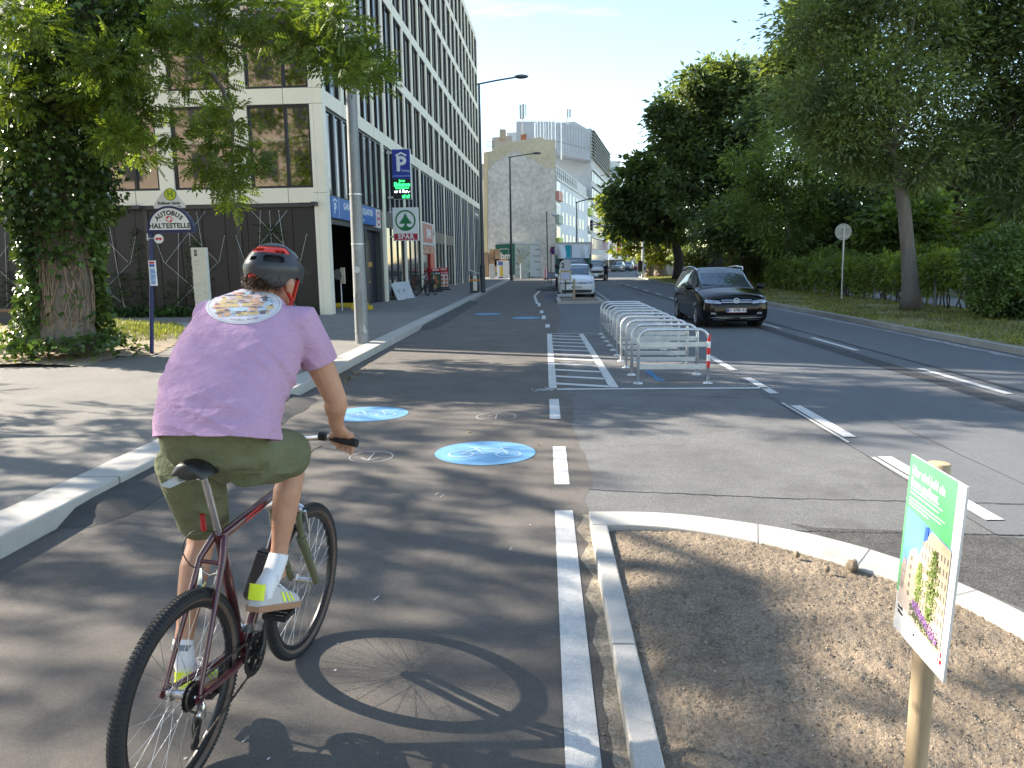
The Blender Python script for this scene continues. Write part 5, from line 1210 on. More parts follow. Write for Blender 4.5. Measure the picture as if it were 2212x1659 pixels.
# ================================================================ TREES, HEDGES, GRASS
T_LEAF = (np.array([(0, 0, 0), (.26, .42, .05), (0, 1, -.12), (-.26, .42, .05)], float), np.array([(0, 1, 2, 3)]))
T_SLIM = (np.array([(0, 0, 0), (.16, .4, .03), (0, 1, -.1), (-.16, .4, .03)], float), np.array([(0, 1, 2, 3)]))
def pinnate(pairs=5):
    v, f = [], []
    for i in range(pairs * 2 + 1):
        s = 0 if i == pairs * 2 else (-1 if i % 2 else 1); y = .15 + .75 * (i // 2) / pairs
        a = np.array([0, y, -.1 * y * y]); d = np.array([s * .85, .5 if s else 1, -.12]); d /= np.linalg.norm(d); L = .36 - .1 * abs(y - .5)
        n = np.array([-d[1], d[0], 0]) * .4 * L * .5 if s else np.array([.05, 0, 0])
        k = len(v); v += [a, a + d * L * .45 + n + (0, 0, .015), a + d * L + (0, 0, -.05), a + d * L * .45 - n + (0, 0, .015)]; f.append((k, k + 1, k + 2, k + 3))
    return np.array(v), np.array(f)
T_PIN = pinnate(5)
T_SPRAY = pinnate(2)
def scatter(pos, dirs, size, tmpl, rng, roll=.9):
    """copies of a leaf template at pos, growing along dirs"""
    n = len(pos); d = dirs / (np.linalg.norm(dirs, axis=1, keepdims=True) + 1e-9)
    up = np.tile([0, 0, 1.], (n, 1)) + rng.normal(0, roll, (n, 3))
    x = np.cross(d, up); x /= np.linalg.norm(x, axis=1, keepdims=True) + 1e-9; z = np.cross(x, d)
    t, f = tmpl; s = (size * rng.uniform(.45, 1.45, n))[:, None, None]
    V = pos[:, None] + s * (t[None, :, :1] * x[:, None] + t[None, :, 1:2] * d[:, None] + t[None, :, 2:] * z[:, None])
    F = f[None] + (np.arange(n) * len(t))[:, None, None]
    return V.reshape(-1, 3), F.reshape(-1, 4)
def crown_points(blobs, per, leaves, rng, spread=.4):
    """blobs: (centre, radii, weight). twig ends fill each blob, leaves sit round the twig ends"""
    P, D, tips = [], [], []
    for c, r, w in blobs:
        c, r = np.array(c, float), np.array(r if hasattr(r, '__len__') else (r, r, r * .8), float)
        n = max(3, int(per * w)); u = rng.normal(size=(n, 3)); u /= np.linalg.norm(u, axis=1, keepdims=True)
        q = u * rng.uniform(.25, 1, (n, 1)) ** .45 * (1 + .18 * np.sin(u[:, :1] * 7 + c[0]) * np.cos(u[:, 2:] * 6 + c[1]))
        t = c + q * r; tips.append((c, t))
        s = spread * float(r.mean()) ** .4
        e = rng.normal(0, 1, (n, leaves, 3)) * np.array([s, s, s * .55]) * rng.uniform(.6, 1.25, (n, 1, 1))
        pos = t[:, None] + e
        dr = e / (s + 1e-6) * .6 + u[:, None] * .7 + rng.normal(0, .4, e.shape) - np.array([0, 0, .2])
        P.append(pos.reshape(-1, 3)); D.append(dr.reshape(-1, 3))
    return np.concatenate(P), np.concatenate(D), tips
M_bark = mat('bark', (.16, .132, .102), .9, var=.38, scale=3, stretch=(3, 3, .5), bump=1.5, bscale=24, fine=(30, .25))
M_barkd = mat('bark_dark', (.05, .042, .035), .95, var=.3, scale=3, stretch=(3, 3, .5), bump=1.2, bscale=20)
M_barkl = mat('bark_grey', (.16, .14, .115), .9, var=.22, scale=2.5, stretch=(3, 3, .4), bump=1.2, bscale=22)
def limb(mb, a, b, r0, r1, sag=.1, n=7, seg=6):
    a, b = Vector(a), Vector(b); L = (b - a).length; pts, rr = [], []
    off = Vector((rnd.uniform(-1, 1), rnd.uniform(-1, 1), rnd.uniform(-.2, .9))) * L * sag
    for i in range(seg + 1):
        t = i / seg; pts.append(a.lerp(b, t) + off * math.sin(math.pi * t) + Vector((rnd.uniform(-1, 1), rnd.uniform(-1, 1), 0)) * L * .012); rr.append(r0 + (r1 - r0) * t)
    mb.tube(pts, rr, n); return pts
def tree(name, label, base, trunk, rad, blobs, per, leaves, size, leafm, bark, tmpl=T_LEAF, group=None, spread=.4, twigs=4, seed=1, roll=.9, limbs=True):
    rng = np.random.default_rng(seed); t = thing(name, label, 'tree', base, group)
    mb = MB(); tp = [Vector(p) for p in trunk]
    pts, rr = [], []
    for i in range(len(tp) - 1):
        for j in range(4): q = j / 4; pts.append(tp[i].lerp(tp[i + 1], q)); rr.append(rad[i] + (rad[i + 1] - rad[i]) * q)
    pts.append(tp[-1]); rr.append(rad[-1])
    rr[0] *= 1.3; rr[1] *= 1.1
    mb.tube(pts, rr, 14)
    P, D, tips = crown_points(blobs, per, leaves, rng, spread)
    for c, tt in tips if limbs else ():
        k = min(range(len(tp)), key=lambda i: (tp[i] - Vector(c)).length + (2 if i == 0 else 0)); st = tp[max(1, k)] if len(tp) > 1 else tp[0]
        pl = limb(mb, st, c, max(.03, rad[-1] * .75), .03, .08)
        for q in tt[:twigs]: limb(mb, pl[rnd.randint(2, len(pl) - 1)], q, .022, .008, .08, 5, 4)
    mb.build('trunk', bark, t, 180)
    V, F = scatter(P, D, np.full(len(P), size), tmpl, rng, roll)
    V -= np.array(wloc(t)); link('crown', npmesh('crown', V, F), leafm, t)
    return t
L_near = leaf_mat('ash_leaf', (.11, .165, .03), .45, .3, (.26, .26, .02), .4)
L_dark = leaf_mat('dark_leaf', (.13, .18, .08), .42, .3, (.06, .06, .02), .3)
L_mid = leaf_mat('mid_leaf', (.175, .245, .08), .5, .3, (.15, .16, .03), .35)
L_sun = leaf_mat('sunlit_leaf', (.19, .23, .04), .5, .25, (.24, .22, .03), .4)
L_grey = leaf_mat('greygreen_leaf', (.19, .245, .11), .45, .35, (.16, .16, .07), .4)
L_ivy = leaf_mat('ivy_leaf', (.065, .11, .03), .25, .5, (.12, .12, .03), .4, .3)
L_hedge = leaf_mat('hedge_leaf', (.18, .25, .06), .4, .35, (.2, .18, .03), .5)
L_bush = leaf_mat('bush_leaf', (.1, .16, .055), .3, .4, (.1, .11, .04), .3, .28)
L_olive = leaf_mat('olive_leaf', (.17, .165, .07), .4, .35, (.16, .1, .04), .5)

# --- ivy covered tree on the left
tb = G(133, 742, ZW + .3); YT = tb.y
def TP(x, y, Y=None): return AY(x, y, YT if Y is None else Y)
trk = [TP(136, 748), TP(142, 650), TP(136, 560), TP(120, 440), TP(118, 300), TP(140, 180), TP(190, 60), TP(230, -60)]
sprays = []
def spr(x, y, r, w, Y=None):
    Y = Y if Y is not None else rnd.uniform(12.5, 17.5)
    p = AY(x, y, Y); k = Y / 1642 * .8; sprays.append(((p.x, p.y, p.z), (r * k, r * k * 1.3, r * k * .75), w))
for (x, y, r, w) in ((40, 40, 70, 1.6), (130, 30, 80, 1.8), (230, 50, 80, 2), (330, 40, 80, 2), (430, 40, 58, 1.2), (520, 20, 48, .9), (60, 130, 70, 1.6), (150, 130, 60, 1.5), (250, 140, 70, 1.6), (340, 120, 45, .7), (430, 120, 36, .5),
                     (20, 210, 50, 1), (90, 190, 50, 1.), (180, 210, 40, .9), (250, 210, 50, 1.3), (290, 265, 42, 1.), (340, 215, 36, .6), (400, 190, 28, .35), (250, 300, 42, 1.1), (310, 330, 35, .8), (370, 290, 25, .4), (480, 180, 26, .4),
                     (510, 100, 34, .5), (560, 60, 34, .55), (590, 20, 40, .8), (500, 250, 26, .45), (470, 295, 30, .55), (520, 320, 26, .45), (540, 345, 24, .4), (440, 350, 28, .5), (490, 380, 28, .55), (505, 415, 24, .45), (450, 265, 18, .25), (500, 440, 14, .2), (20, 330, 36, .6), (40, 400, 25, .3), (10, 290, 40, .6)):
    spr(x, y, r, w)
for (x, y, r, w) in ((630, 20, 42, .8), (670, 60, 38, .7), (640, 95, 30, .5), (700, 100, 36, .7), (745, 80, 30, .5), (720, 130, 30, .55), (770, 110, 26, .45), (795, 140, 24, .4), (750, 150, 26, .4), (810, 165, 16, .25), (690, 20, 30, .5), (730, 30, 22, .3), (775, 160, 20, .3)):
    spr(x, y, r, w, rnd.uniform(11.5, 13.5))
vis = list(sprays)
for i in range(38):                                                # the crown above the picture
    a = rnd.uniform(0, 6.28); q = math.sqrt(rnd.random()); z = rnd.uniform(8.5, 15)
    sprays.append(((-11.2 + 7.4 * q * math.cos(a), 17.4 + 5.6 * q * math.sin(a), z), (1.5, 1.5, .8), 1.5))
tree('ivy_tree', 'large old tree with ivy covered trunk and overhanging feathery foliage, left', TP(136, 748), trk, [.56, .48, .46, .42, .36, .3, .24, .16], sprays, 13, 10, .265, L_near, M_bark, T_PIN, None, .22, 3, 11, .9, False)
ivt = [o for o in SC.objects if o.name == 'ivy_tree'][0]
# one thick limb to the right, and thinner hanging branches
mb = MB(); mb.tube([TP(150, 170), TP(200, 120, 17.5), TP(270, 62, 16.5), TP(330, 30, 16), TP(365, -10, 15.5), TP(430, -70, 15)], [.26, .2, .17, .15, .13, .1], 12)
for pl in (((20, 0), (45, 50), (60, 75), (90, 100)), ((110, 40), (90, 75), (60, 78)), ((370, 0), (380, 40), (375, 75)), ((640, 60), (600, 90), (520, 100), (430, 80)), ((700, 100), (650, 70), (600, 40), (500, 10)), ((500, 330), (505, 270), (480, 190), (430, 120), (370, 70), (300, 30), (250, 40)), ((265, 180), (240, 210), (222, 250)), ((795, 150), (740, 110), (690, 70), (600, 20)), ((8, 110), (12, 180), (30, 230))):
    pp_ = [TP(x, y, 15.3 if x < 560 else 12.8) for x, y in pl]; mb.tube(pp_, [.02 + .012 * i for i in range(len(pp_))], 6)
mb.build('branch', M_bark, ivt, 180)
rng = np.random.default_rng(5)
def axis_at(z):
    for a, b in zip(trk, trk[1:]):
        if a.z <= z <= b.z: q = (z - a.z) / (b.z - a.z); return a.lerp(b, q)
    return trk[0] if z < trk[0].z else trk[-1]
P, D = [], []
for i in range(26000):
    z = trk[0].z + .0 + rng.random() ** 1.05 * 7.2; a = rng.uniform(0, 6.283); h = z - trk[0].z
    fx = math.cos(a) * .9 + -math.sin(a) * -.2                      # bare patch: camera side right of the middle, below 2.4 m
    front = math.sin(a) < .5; bare = front and -.25 < math.cos(a) < 1.01 and .25 < h < 2.3
    if bare and rng.random() < (.96 if h < 1.6 else .6): continue
    if rng.random() < .25 and h < 1: continue
    c = axis_at(z); r = (.5 if h < 2.5 else .6) + .28 * abs(math.sin(h * 1.3 + a * 2)) * rng.random() + (.4 * rng.random() ** 2 if h > 2.3 else .12 * rng.random())
    if h < .5: r += (.5 - h) * rng.random() * 1.1
    P.append((c.x + r * math.cos(a), c.y + r * math.sin(a), z)); D.append((math.cos(a) * .5 + rng.normal(0, .4), math.sin(a) * .5 + rng.normal(0, .4), -.75))
for i in range(380):                                              # ivy spilling over the root plate
    a = rng.uniform(0, 6.283); r = .55 + rng.random() ** 1.6 * .9; x, y = trk[0].x + r * math.cos(a), trk[0].y + r * math.sin(a)
    P.append((x, y, mound_z(x, y) + .02 + max(0, .32 - .22 * r) * rng.random() + .05 * rng.random())); D.append((math.cos(a), math.sin(a), rng.normal(.1, .3)))
T_IVY = (np.array([(0, 0, 0), (.34, .02, .0), (.5, .42, .03), (.2, .5, .04), (0, 1, -.05), (-.2, .5, .04), (-.5, .42, .03), (-.34, .02, 0)], float), np.array([(0, 1, 2, 3), (0, 3, 4, 5), (0, 5, 6, 7)]))
V, F = scatter(np.array(P), np.array(D), np.full(len(P), .105), T_IVY, rng, .5); V -= np.array(wloc(ivt)); link('ivy', npmesh('ivy', V, F), L_ivy, ivt)
mb = MB()
for k in range(26):
    a0 = rng.uniform(-2.6, .3); z = trk[0].z + rng.uniform(.0, .5); pts = []
    for j in range(12):
        c = axis_at(z); a0 += rng.normal(0, .1); r = .51 - .02 * j / 12; pts.append((c.x + r * math.cos(a0), c.y + r * math.sin(a0), z)); z += rng.uniform(.1, .3)
    mb.tube(pts, [.016 * (1 - .05 * j) for j in range(12)], 5)
mb.build('ivy_stem', mat('ivy_stem', (.22, .16, .11), .9, var=.3), ivt, 180)
# street trees beside and behind the camera: their shade falls on the cycle track
for i, (bx, by, bl_, per, sd_, lab) in enumerate(((-12.7, 9.4, 13, 9, 21, 'street tree on the left pavement nearest the camera, just outside the picture'), (-15.5, 2.2, 9, 9, 22, 'street tree on the left pavement beside the camera, outside the picture'))):
    bl = []
    for k in range(int(bl_ * 1.5)):
        a = rnd.uniform(0, 6.28); q = math.sqrt(rnd.random()) * 3.3; bl.append(((bx + q * math.cos(a), by + q * math.sin(a), rnd.uniform(3.5 if i == 0 else 5, 10)), (.95, .95, .6), 1))
    tree('street_tree', lab, (bx, by, ZW), [(bx, by, ZW), (bx + .1, by, 3), (bx, by + .1, 6.5), (bx, by, 9)], [.25, .2, .16, .1], bl, per, 9, .34, L_near, M_bark, T_PIN, 'street trees on the left pavement', .3, 2, sd_)

# --- trees on the right and in the distance; crowns are measured from the photo at the depth of their trunk
def btree(label, bx, by, Y, trunk_px, rad, crown_px, per, leaves, size, lm, bark, tmpl=T_LEAF, name='tree', dz=0., seed=1, group='trees along the right side', spread=.4, depth=1.0, twigs=3):
    base = AY(bx, by, Y); base.z = dz
    tp = [base] + [AY(x, y, Y) for x, y in trunk_px]; k = Y / 1642 * 1.01; bl = []
    rg = np.random.default_rng(seed + 100)
    for (x, y, r, w) in crown_px:
        yy = Y + rg.uniform(-1, 1) * r * k * .7 * depth; p = AY(x, y, yy); bl.append(((p.x, p.y, p.z), (r * k, r * k * 1.1, r * k * .82), w))
    return tree(name, label, base, tp, rad, bl, per, leaves, size, lm, bark, tmpl, group, spread, twigs, seed)
btree('tree with smooth straight grey-brown trunk on the verge near the round bush', 1968, 680, 25.2, ((1963, 560), (1953, 450), (1942, 385), (1925, 320)), [.3, .22, .2, .18, .1],
      [(1760, 210, 75, 1.5), (1840, 150, 80, 1.6), (1800, 300, 60, 1.2), (1870, 260, 70, 1.4), (1920, 180, 80, 1.5), (1960, 300, 60, 1), (1900, 350, 45, .8), (2010, 200, 70, 1.2), (2040, 330, 55, .8), (1740, 60, 55, 1), (1830, 40, 70, 1.4), (1930, 60, 80, 1.4), (2030, 80, 70, 1.2), (1985, 380, 35, .5), (1880, -40, 80, 1.2), (2000, -40, 80, 1.2), (1850, 330, 40, .7)],
      26, 74, .2, L_grey, M_barkl, T_SLIM, 'street_tree', .2, 31, 'trees along the right side', .42)
btree('young light green tree behind the black car on the verge', 1711, 632, 42.3, ((1707, 560), (1700, 480), (1690, 420)), [.19, .14, .12, .07],
      [(1690, 350, 62, 1.3), (1640, 380, 45, .8), (1735, 400, 50, .9), (1700, 430, 62, 1.3), (1745, 480, 42, .8), (1650, 470, 52, 1), (1700, 510, 45, .8), (1610, 430, 36, .6), (1680, 290, 40, .7), (1740, 330, 36, .6), (1600, 350, 30, .4), (1765, 440, 28, .4)], 24, 60, .27, L_mid, M_barkl, T_SLIM, 'street_tree', .2, 32)
btree('small dark tree behind the roof of the black car', 1607, 628, 49, ((1606, 580), (1600, 520), (1585, 470)), [.16, .13, .1, .06],
      [(1580, 460, 40, 1), (1540, 490, 36, .8), (1610, 500, 36, .8), (1570, 520, 34, .7), (1630, 530, 28, .5)], 24, 56, .32, L_dark, M_barkd, T_LEAF, 'street_tree', .2, 33)
btree('very tall dark green tree with broad rounded crown against the sky', 1547, 618, 61, ((1546, 560), (1540, 480), (1530, 380)), [.75, .6, .5, .3],
      [(1525, 215, 62, 1.4), (1470, 230, 45, 1), (1578, 200, 58, 1.2), (1610, 160, 36, .7), (1625, 210, 42, .8), (1450, 290, 45, 1), (1510, 310, 60, 1.3), (1580, 300, 60, 1.3), (1630, 290, 40, .8), (1480, 370, 52, 1.1), (1545, 390, 58, 1.2), (1600, 370, 48, 1), (1520, 450, 46, .9), (1470, 320, 40, .8), (1560, 160, 36, .6), (1500, 175, 30, .5), (1432, 250, 22, .3), (1580, 450, 40, .8)], 26, 62, .42, L_dark, M_barkd, T_LEAF, 'park_tree', .2, 34)
btree('dark round tree left of the very tall one', 1466, 605, 68, ((1466, 560), (1455, 500), (1430, 450)), [.5, .4, .32, .2],
      [(1400, 385, 48, 1.1), (1360, 400, 40, .9), (1440, 400, 42, .9), (1335, 430, 26, .5), (1400, 440, 52, 1.1), (1455, 450, 40, .8), (1370, 460, 44, .9), (1430, 490, 40, .8), (1350, 490, 30, .5), (1395, 355, 26, .5), (1480, 500, 34, .6)], 26, 56, .46, L_dark, M_barkd, T_LEAF, 'park_tree', .2, 35)
btree('sunlit yellow-green tree with thick trunk beside the traffic signal', 1404, 602, 84, ((1405, 570), (1400, 530), (1385, 490)), [.55, .48, .4, .2],
      [(1340, 450, 34, 1), (1318, 430, 22, .6), (1360, 490, 36, 1), (1330, 490, 28, .7), (1390, 520, 34, .9), (1310, 455, 16, .4), (1355, 525, 26, .6), (1340, 540, 16, .3)], 22, 50, .42, L_sun, M_bark, T_LEAF, 'park_tree', .15, 36)
btree('sunlit yellow-green tree right of the one beside the traffic signal', 1427, 604, 81, ((1426, 570), (1422, 530), (1420, 490)), [.7, .55, .45, .2],
      [(1420, 500, 36, 1), (1450, 520, 34, .9), (1400, 545, 22, .5), (1440, 550, 24, .5), (1430, 470, 36, .8)], 22, 50, .42, L_sun, M_bark, T_LEAF, 'park_tree', .15, 37)
t_ = btree('huge park tree with heavy leaning limbs at the right edge', 2420, 680, 26, ((2380, 420), (2300, 300), (2230, 220), (2150, 165)), [.5, .42, .3, .22, .14],
      [(2180, 60, 80, 1.4), (2100, 20, 70, 1.2), (2240, 160, 80, 1.3), (2160, 260, 70, 1.1), (2220, 330, 70, 1.1), (2100, 120, 60, 1), (2120, 220, 50, .8), (2230, 420, 60, .9), (2140, 360, 50, .7), (2250, 20, 80, 1.2), (2080, 300, 40, .5), (2330, 200, 120, 1.5), (2330, 60, 120, 1.4), (2190, -60, 90, 1.2), (2090, -60, 80, 1)], 26, 72, .23, L_dark, M_barkd, T_SLIM, 'park_tree', .2, 38, 'trees along the right side', .42)
btree('tall tree rising behind the light green tree, its leafy edge against the sky', 1760, 610, 46, ((1760, 500), (1750, 350), (1750, 200)), [.5, .42, .34, .2],
      [(1745, 30, 46, 1), (1735, 110, 44, 1), (1690, 140, 30, .6), (1720, 190, 44, 1), (1680, 200, 32, .6), (1770, 180, 50, 1.1), (1740, 260, 50, 1.1), (1790, 80, 56, 1.2), (1790, 290, 50, 1), (1760, -30, 50, 1), (1650, 250, 36, .7)], 26, 56, .36, L_dark, M_barkd, T_LEAF, 'park_tree', .2, 39)
for i, (x, y, Y, cr, lm, lab) in enumerate((
        (1840, 600, 44, [(1840, 440, 66, 1.3), (1800, 500, 52, 1), (1880, 500, 56, 1), (1840, 540, 50, 1), (1820, 380, 50, 1), (1900, 420, 50, 1), (1870, 360, 50, 1)], L_dark, 'dense dark tree in the park behind the round sign'),
        (1740, 600, 50, [(1740, 560, 50, 1), (1690, 560, 40, .8), (1780, 540, 50, 1), (1760, 480, 46, .9), (1640, 555, 36, .7)], L_dark, 'low dark tree beside the timber pavilion'),
        (1930, 600, 40, [(1940, 480, 52, 1.2), (1900, 520, 40, .9), (1980, 500, 48, 1), (1950, 540, 40, .8), (1990, 440, 40, .8)], L_mid, 'mid green shrub tree behind the straight trunk'),
        (2070, 600, 44, [(2060, 440, 60, 1.2), (2110, 470, 56, 1.1), (2030, 500, 46, .9), (2090, 520, 50, .9), (2080, 390, 46, .9), (2020, 400, 40, .8)], L_olive, 'olive brown tree in the park behind the hedge'),
        (2200, 600, 36, [(2190, 500, 56, 1.2), (2240, 470, 60, 1.2), (2150, 520, 40, .8), (2210, 430, 50, .9), (2160, 450, 40, .7)], L_mid, 'bright green tree above the round bush at the right edge'),
        (2320, 600, 30, [(2300, 420, 90, 1.2), (2360, 500, 90, 1.2), (2280, 520, 70, 1), (2330, 340, 80, 1)], L_mid, 'leafy tree behind the round bush, mostly beyond the right edge'),
        (1680, 600, 66, [(1660, 500, 60, 1.1), (1700, 450, 60, 1.1), (1740, 540, 50, 1), (1620, 560, 44, .9), (1720, 400, 50, .9), (1660, 560, 44, .9)], L_dark, 'deep green tree far back between the tall trees'),
        (1800, 600, 62, [(1800, 560, 60, 1.1), (1860, 540, 60, 1.1), (1920, 560, 60, 1.1), (1980, 550, 60, 1.1), (2040, 560, 60, 1.1), (1880, 470, 70, 1.1), (1960, 460, 60, 1)], L_dark, 'wide dark tree screen far back in the park'),
        (2120, 600, 58, [(2100, 550, 60, 1.1), (2160, 560, 60, 1.1), (2220, 550, 60, 1.1), (2140, 470, 70, 1.1), (2200, 430, 70, 1.1), (2060, 360, 70, 1), (2140, 330, 70, 1)], L_dark, 'tall dark tree far back above the hedge'),
        (1500, 600, 74, [(1500, 560, 30, 1), (1540, 570, 30, .8), (1480, 545, 26, .8), (1560, 540, 34, .8), (1590, 560, 26, .7)], L_dark, 'low dark shrub tree beneath the very tall tree'))):
    btree(lab, x, y, Y, ((x, y - 60), (x + 4, y - 120)), [.3, .24, .12], cr, 24, 56, .36, lm, M_barkd, T_LEAF, 'park_tree', .15, 50 + i, 'park trees behind the hedge')
def shrub(name, label, cat, blobs, n, size, lm, tmpl=T_LEAF, seed=1, base=None, group=None, stems=0):
    """leaves spread over and inside ellipsoid masses"""
    rng = np.random.default_rng(seed); P, D = [], []
    for c, r, w in blobs:
        k = int(n * w); u = rng.normal(size=(k, 3)); u /= np.linalg.norm(u, axis=1, keepdims=True); rad = rng.uniform(.35, 1.06, (k, 1)) ** .4 * (1 + .14 * np.sin(u[:, :1] * 8 + c[0]) * np.sin(u[:, 2:] * 7 + c[1] * 2))
        P.append(np.array(c) + u * rad * np.array(r)); D.append(u + rng.normal(0, .6, (k, 3)) - np.array([0, 0, .25]))
    P, D = np.concatenate(P), np.concatenate(D); k = P[:, 2] > .16; P, D = P[k], D[k]
    b = base or (float(np.mean(P[:, 0])), float(np.mean(P[:, 1])), .17)
    t = thing(name, label, cat, b, group); V, F = scatter(P, D, np.full(len(P), size), tmpl, rng); V -= np.array(b); link('foliage', npmesh('foliage', V, F), lm, t)
    if stems:
        mb = MB()
        for c, r, w in blobs:
            for q in range(stems): x, y = c[0] + rnd.uniform(-.6, .6) * r[0], c[1] + rnd.uniform(-.3, .3) * r[1]; mb.tube([(x, y, .1), (x + rnd.uniform(-.15, .15), y, .5), (x + rnd.uniform(-.3, .3), y + .1, c[2])], [.025, .02, .012], 6)
        mb.build('stem', M_barkd, t, 180)
    return t
bl = []
for (x, y, r) in ((2140, 560, 46), (2190, 540, 50), (2240, 560, 60), (2150, 610, 42), (2200, 620, 52), (2260, 630, 60), (2180, 670, 40), (2230, 680, 50), (2130, 650, 26)):
    p = AY(x, y, 20.6 + (x - 2140) * .004); k = 20.6 / 1642; bl.append(((p.x, p.y, p.z), (r * k * 1.1, r * k * 1.6, r * k), .11))
shrub('round_bush', 'big round dark green bush at the right edge, above the hedge', 'bush', bl, 26000, .105, L_bush, T_LEAF, 61)
# hedge along the fence: from the post feet in the photo
HP_ = [G((1900 + x / 3.352) / 1.15732, (500 + y / 3.352) / 1.15732, .19) for x, y in ((1770, 935), (1455, 905), (955, 835), (770, 820), (600, 805), (455, 785), (60, 745))]
M_post = mat('fence_post_grey', (.2, .22, .23), .6, .3)
names = ('first', 'second', 'third', 'fourth', 'fifth', 'sixth')
for i, p in enumerate(HP_[:6]):
    mb = MB(); mb.tube([(0, 0, -.05), (0, 0, 1.5)], .042, 8); o = mb.build('fence_post', M_post, None, 60); o.location = p
    tag(o, '%s grey post in the hedge counted from the round bush' % names[i], 'fence post', 'grey posts in the hedge')
mb = MB()
for z in (.5, .95, 1.4): mb.tube([(p.x, p.y, z + .19) for p in HP_] + [(13.2, 46, z + .19)], .005, 5)
o = mb.build('hedge_wire', M_post, None); o['label'] = 'thin horizontal fence wires running through the hedge posts'; o['category'] = 'fence'
hb = []
hx = lambda y: float(np.interp(y, [p.y for p in HP_] + [40, 60], [p.x for p in HP_] + [13.6, 13.9])) + .24
k = 0
segs = [(20.5, 26.2, 'nearest leafy hedge section between the round bush and the straight trunk', 1.0), (26.2, 34, 'middle leafy hedge section behind the round sign', 1.0), (34, 60, 'far dark hedge section beside the black car', .8)]
for (y0, y1, lab, w) in segs:
    bl = []; y = y0
    while y < y1:
        top = 1.74 + .1 * math.sin(y * 1.3) + rnd.uniform(-.07, .07) - (.1 if y > 34 else 0); lo = .75 + .22 * math.sin(y * 2.3) - (.3 if y > 30 else 0)
        bl.append(((hx(y) + rnd.uniform(-.1, .1), y, (top + lo) / 2 + .1), (.48, .62, (top - lo) / 2 + .1), 1)); y += .55
    shrub('hedge', lab, 'hedge', bl, 620 if y0 < 30 else 420, .15 if y0 < 30 else .19, L_hedge if y0 < 34 else L_mid, T_LEAF, 70 + int(y0), None, 'hedge along the park path', 2 if y0 < 30 else 0)
bl = []
for (x, y, r) in ((2010, 547, 20), (2045, 545, 22), (2080, 548, 20), (1985, 552, 16), (2120, 552, 20), (1960, 560, 16)): p = AY(x, y, 33); bl.append(((p.x, 33, p.z - .3), (r * .028, .8, .7), 1))
shrub('clipped_hedge', 'low clipped yellow-green hedge beyond the park path', 'hedge', bl, 1500, .14, L_hedge, T_LEAF, 80)
bl = []
for (x, y, r) in ((1800, 552, 30), (1770, 556, 24), (1830, 556, 24)): p = AY(x, y, 38); bl.append(((p.x, 38, p.z - .4), (r * .026, .8, .8), 1))
shrub('clipped_hedge', 'low clipped dark hedge left of the round sign', 'hedge', bl, 1400, .15, L_mid, T_LEAF, 81)

# --- grass
def blades(n, fx, hlo, hhi, m, name, seed, w=.012):
    rng = np.random.default_rng(seed); P = fx(rng, n); n = len(P); h = rng.uniform(hlo, hhi, n); a = rng.uniform(0, 6.283, n)
    d = np.stack([np.cos(a), np.sin(a), np.zeros(n)], 1); b = np.stack([-np.sin(a), np.cos(a), np.zeros(n)], 1)
    ww = (w * rng.uniform(.6, 1.6, n))[:, None]; hh = h[:, None]; bend = (rng.uniform(.1, .8, n)[:, None]) * hh
    V = np.stack([P - b * ww, P + b * ww, P + d * bend + np.array([0, 0, 1]) * hh], 1).reshape(-1, 3)
    o = link(name, npmesh(name, V, np.arange(3 * n).reshape(-1, 3)), m); o['kind'] = 'stuff'; return o
G_ver = leaf_mat('verge_grass', (.17, .2, .055), .35, .35, (.36, .3, .14), .6, .6)
G_dry = leaf_mat('dry_grass', (.32, .26, .12), .3, .35, (.3, .24, .1), .6, .6)
def verge_pts(rng, n):
    y = 12 + rng.random(n) ** 1.5 * 78; t = rng.random(n); x0 = np.interp(y, [p[1] for p in kd], [p[0] for p in kd])
    keep = (np.sin(y * 1.7 + t * 5) + np.sin(y * .6 - t * 9) + rng.normal(0, .8, n)) > -.9; y, t, x0 = y[keep], t[keep], x0[keep]
    return np.stack([x0 + .04 + t * 4.1, y, .11 + .1 * np.sin(np.minimum(1, t) * 1.57) + .02 * np.sin(y * .9 + t * 3)], 1)
blades(52000, verge_pts, .03, .1, G_ver, 'verge_grass', 3)
blades(16000, verge_pts, .02, .07, G_dry, 'dry_verge_grass', 4)
def mound_pts(rng, n):
    x = rng.uniform(-13.5, -8.4, n); y = rng.uniform(15.2, 20, n); k = inpoly(x, y, PL); x, y = x[k], y[k]
    q = np.exp(-((x + 9.8) ** 2 / 1.2 + (y - 17.9) ** 2 / 1.2)) + .5 * np.exp(-((x + 9.) ** 2 / .7 + (y - 19.2) ** 2 / .4)) + .06
    k = rng.random(len(x)) < q; x, y = x[k], y[k]
    return np.stack([x, y, ZW + .05 + np.exp(-((x - TB.x) ** 2 + (y - TB.y) ** 2) / 7.) * .38], 1)
blades(16000, mound_pts, .03, .14, G_ver, 'tree_pit_grass', 6)
P, D = [], []
rng = np.random.default_rng(9)
for i in range(2600): x = rng.uniform(.5, 11); y = rng.uniform(-.75, -.1); p = FP(y, x, 0); P.append((p.x, p.y, ZW + rng.uniform(.03, .3) * (1 - abs(y + .4)))); D.append(rng.normal(0, 1, 3) + (0, 0, .4))
V, F = scatter(np.array(P), np.array(D), np.full(len(P), .15), T_LEAF, rng); o = link('ground_cover', npmesh('ground_cover', V, F), leaf_mat('cover_leaf', (.05, .1, .025), .3)); o['kind'] = 'stuff'
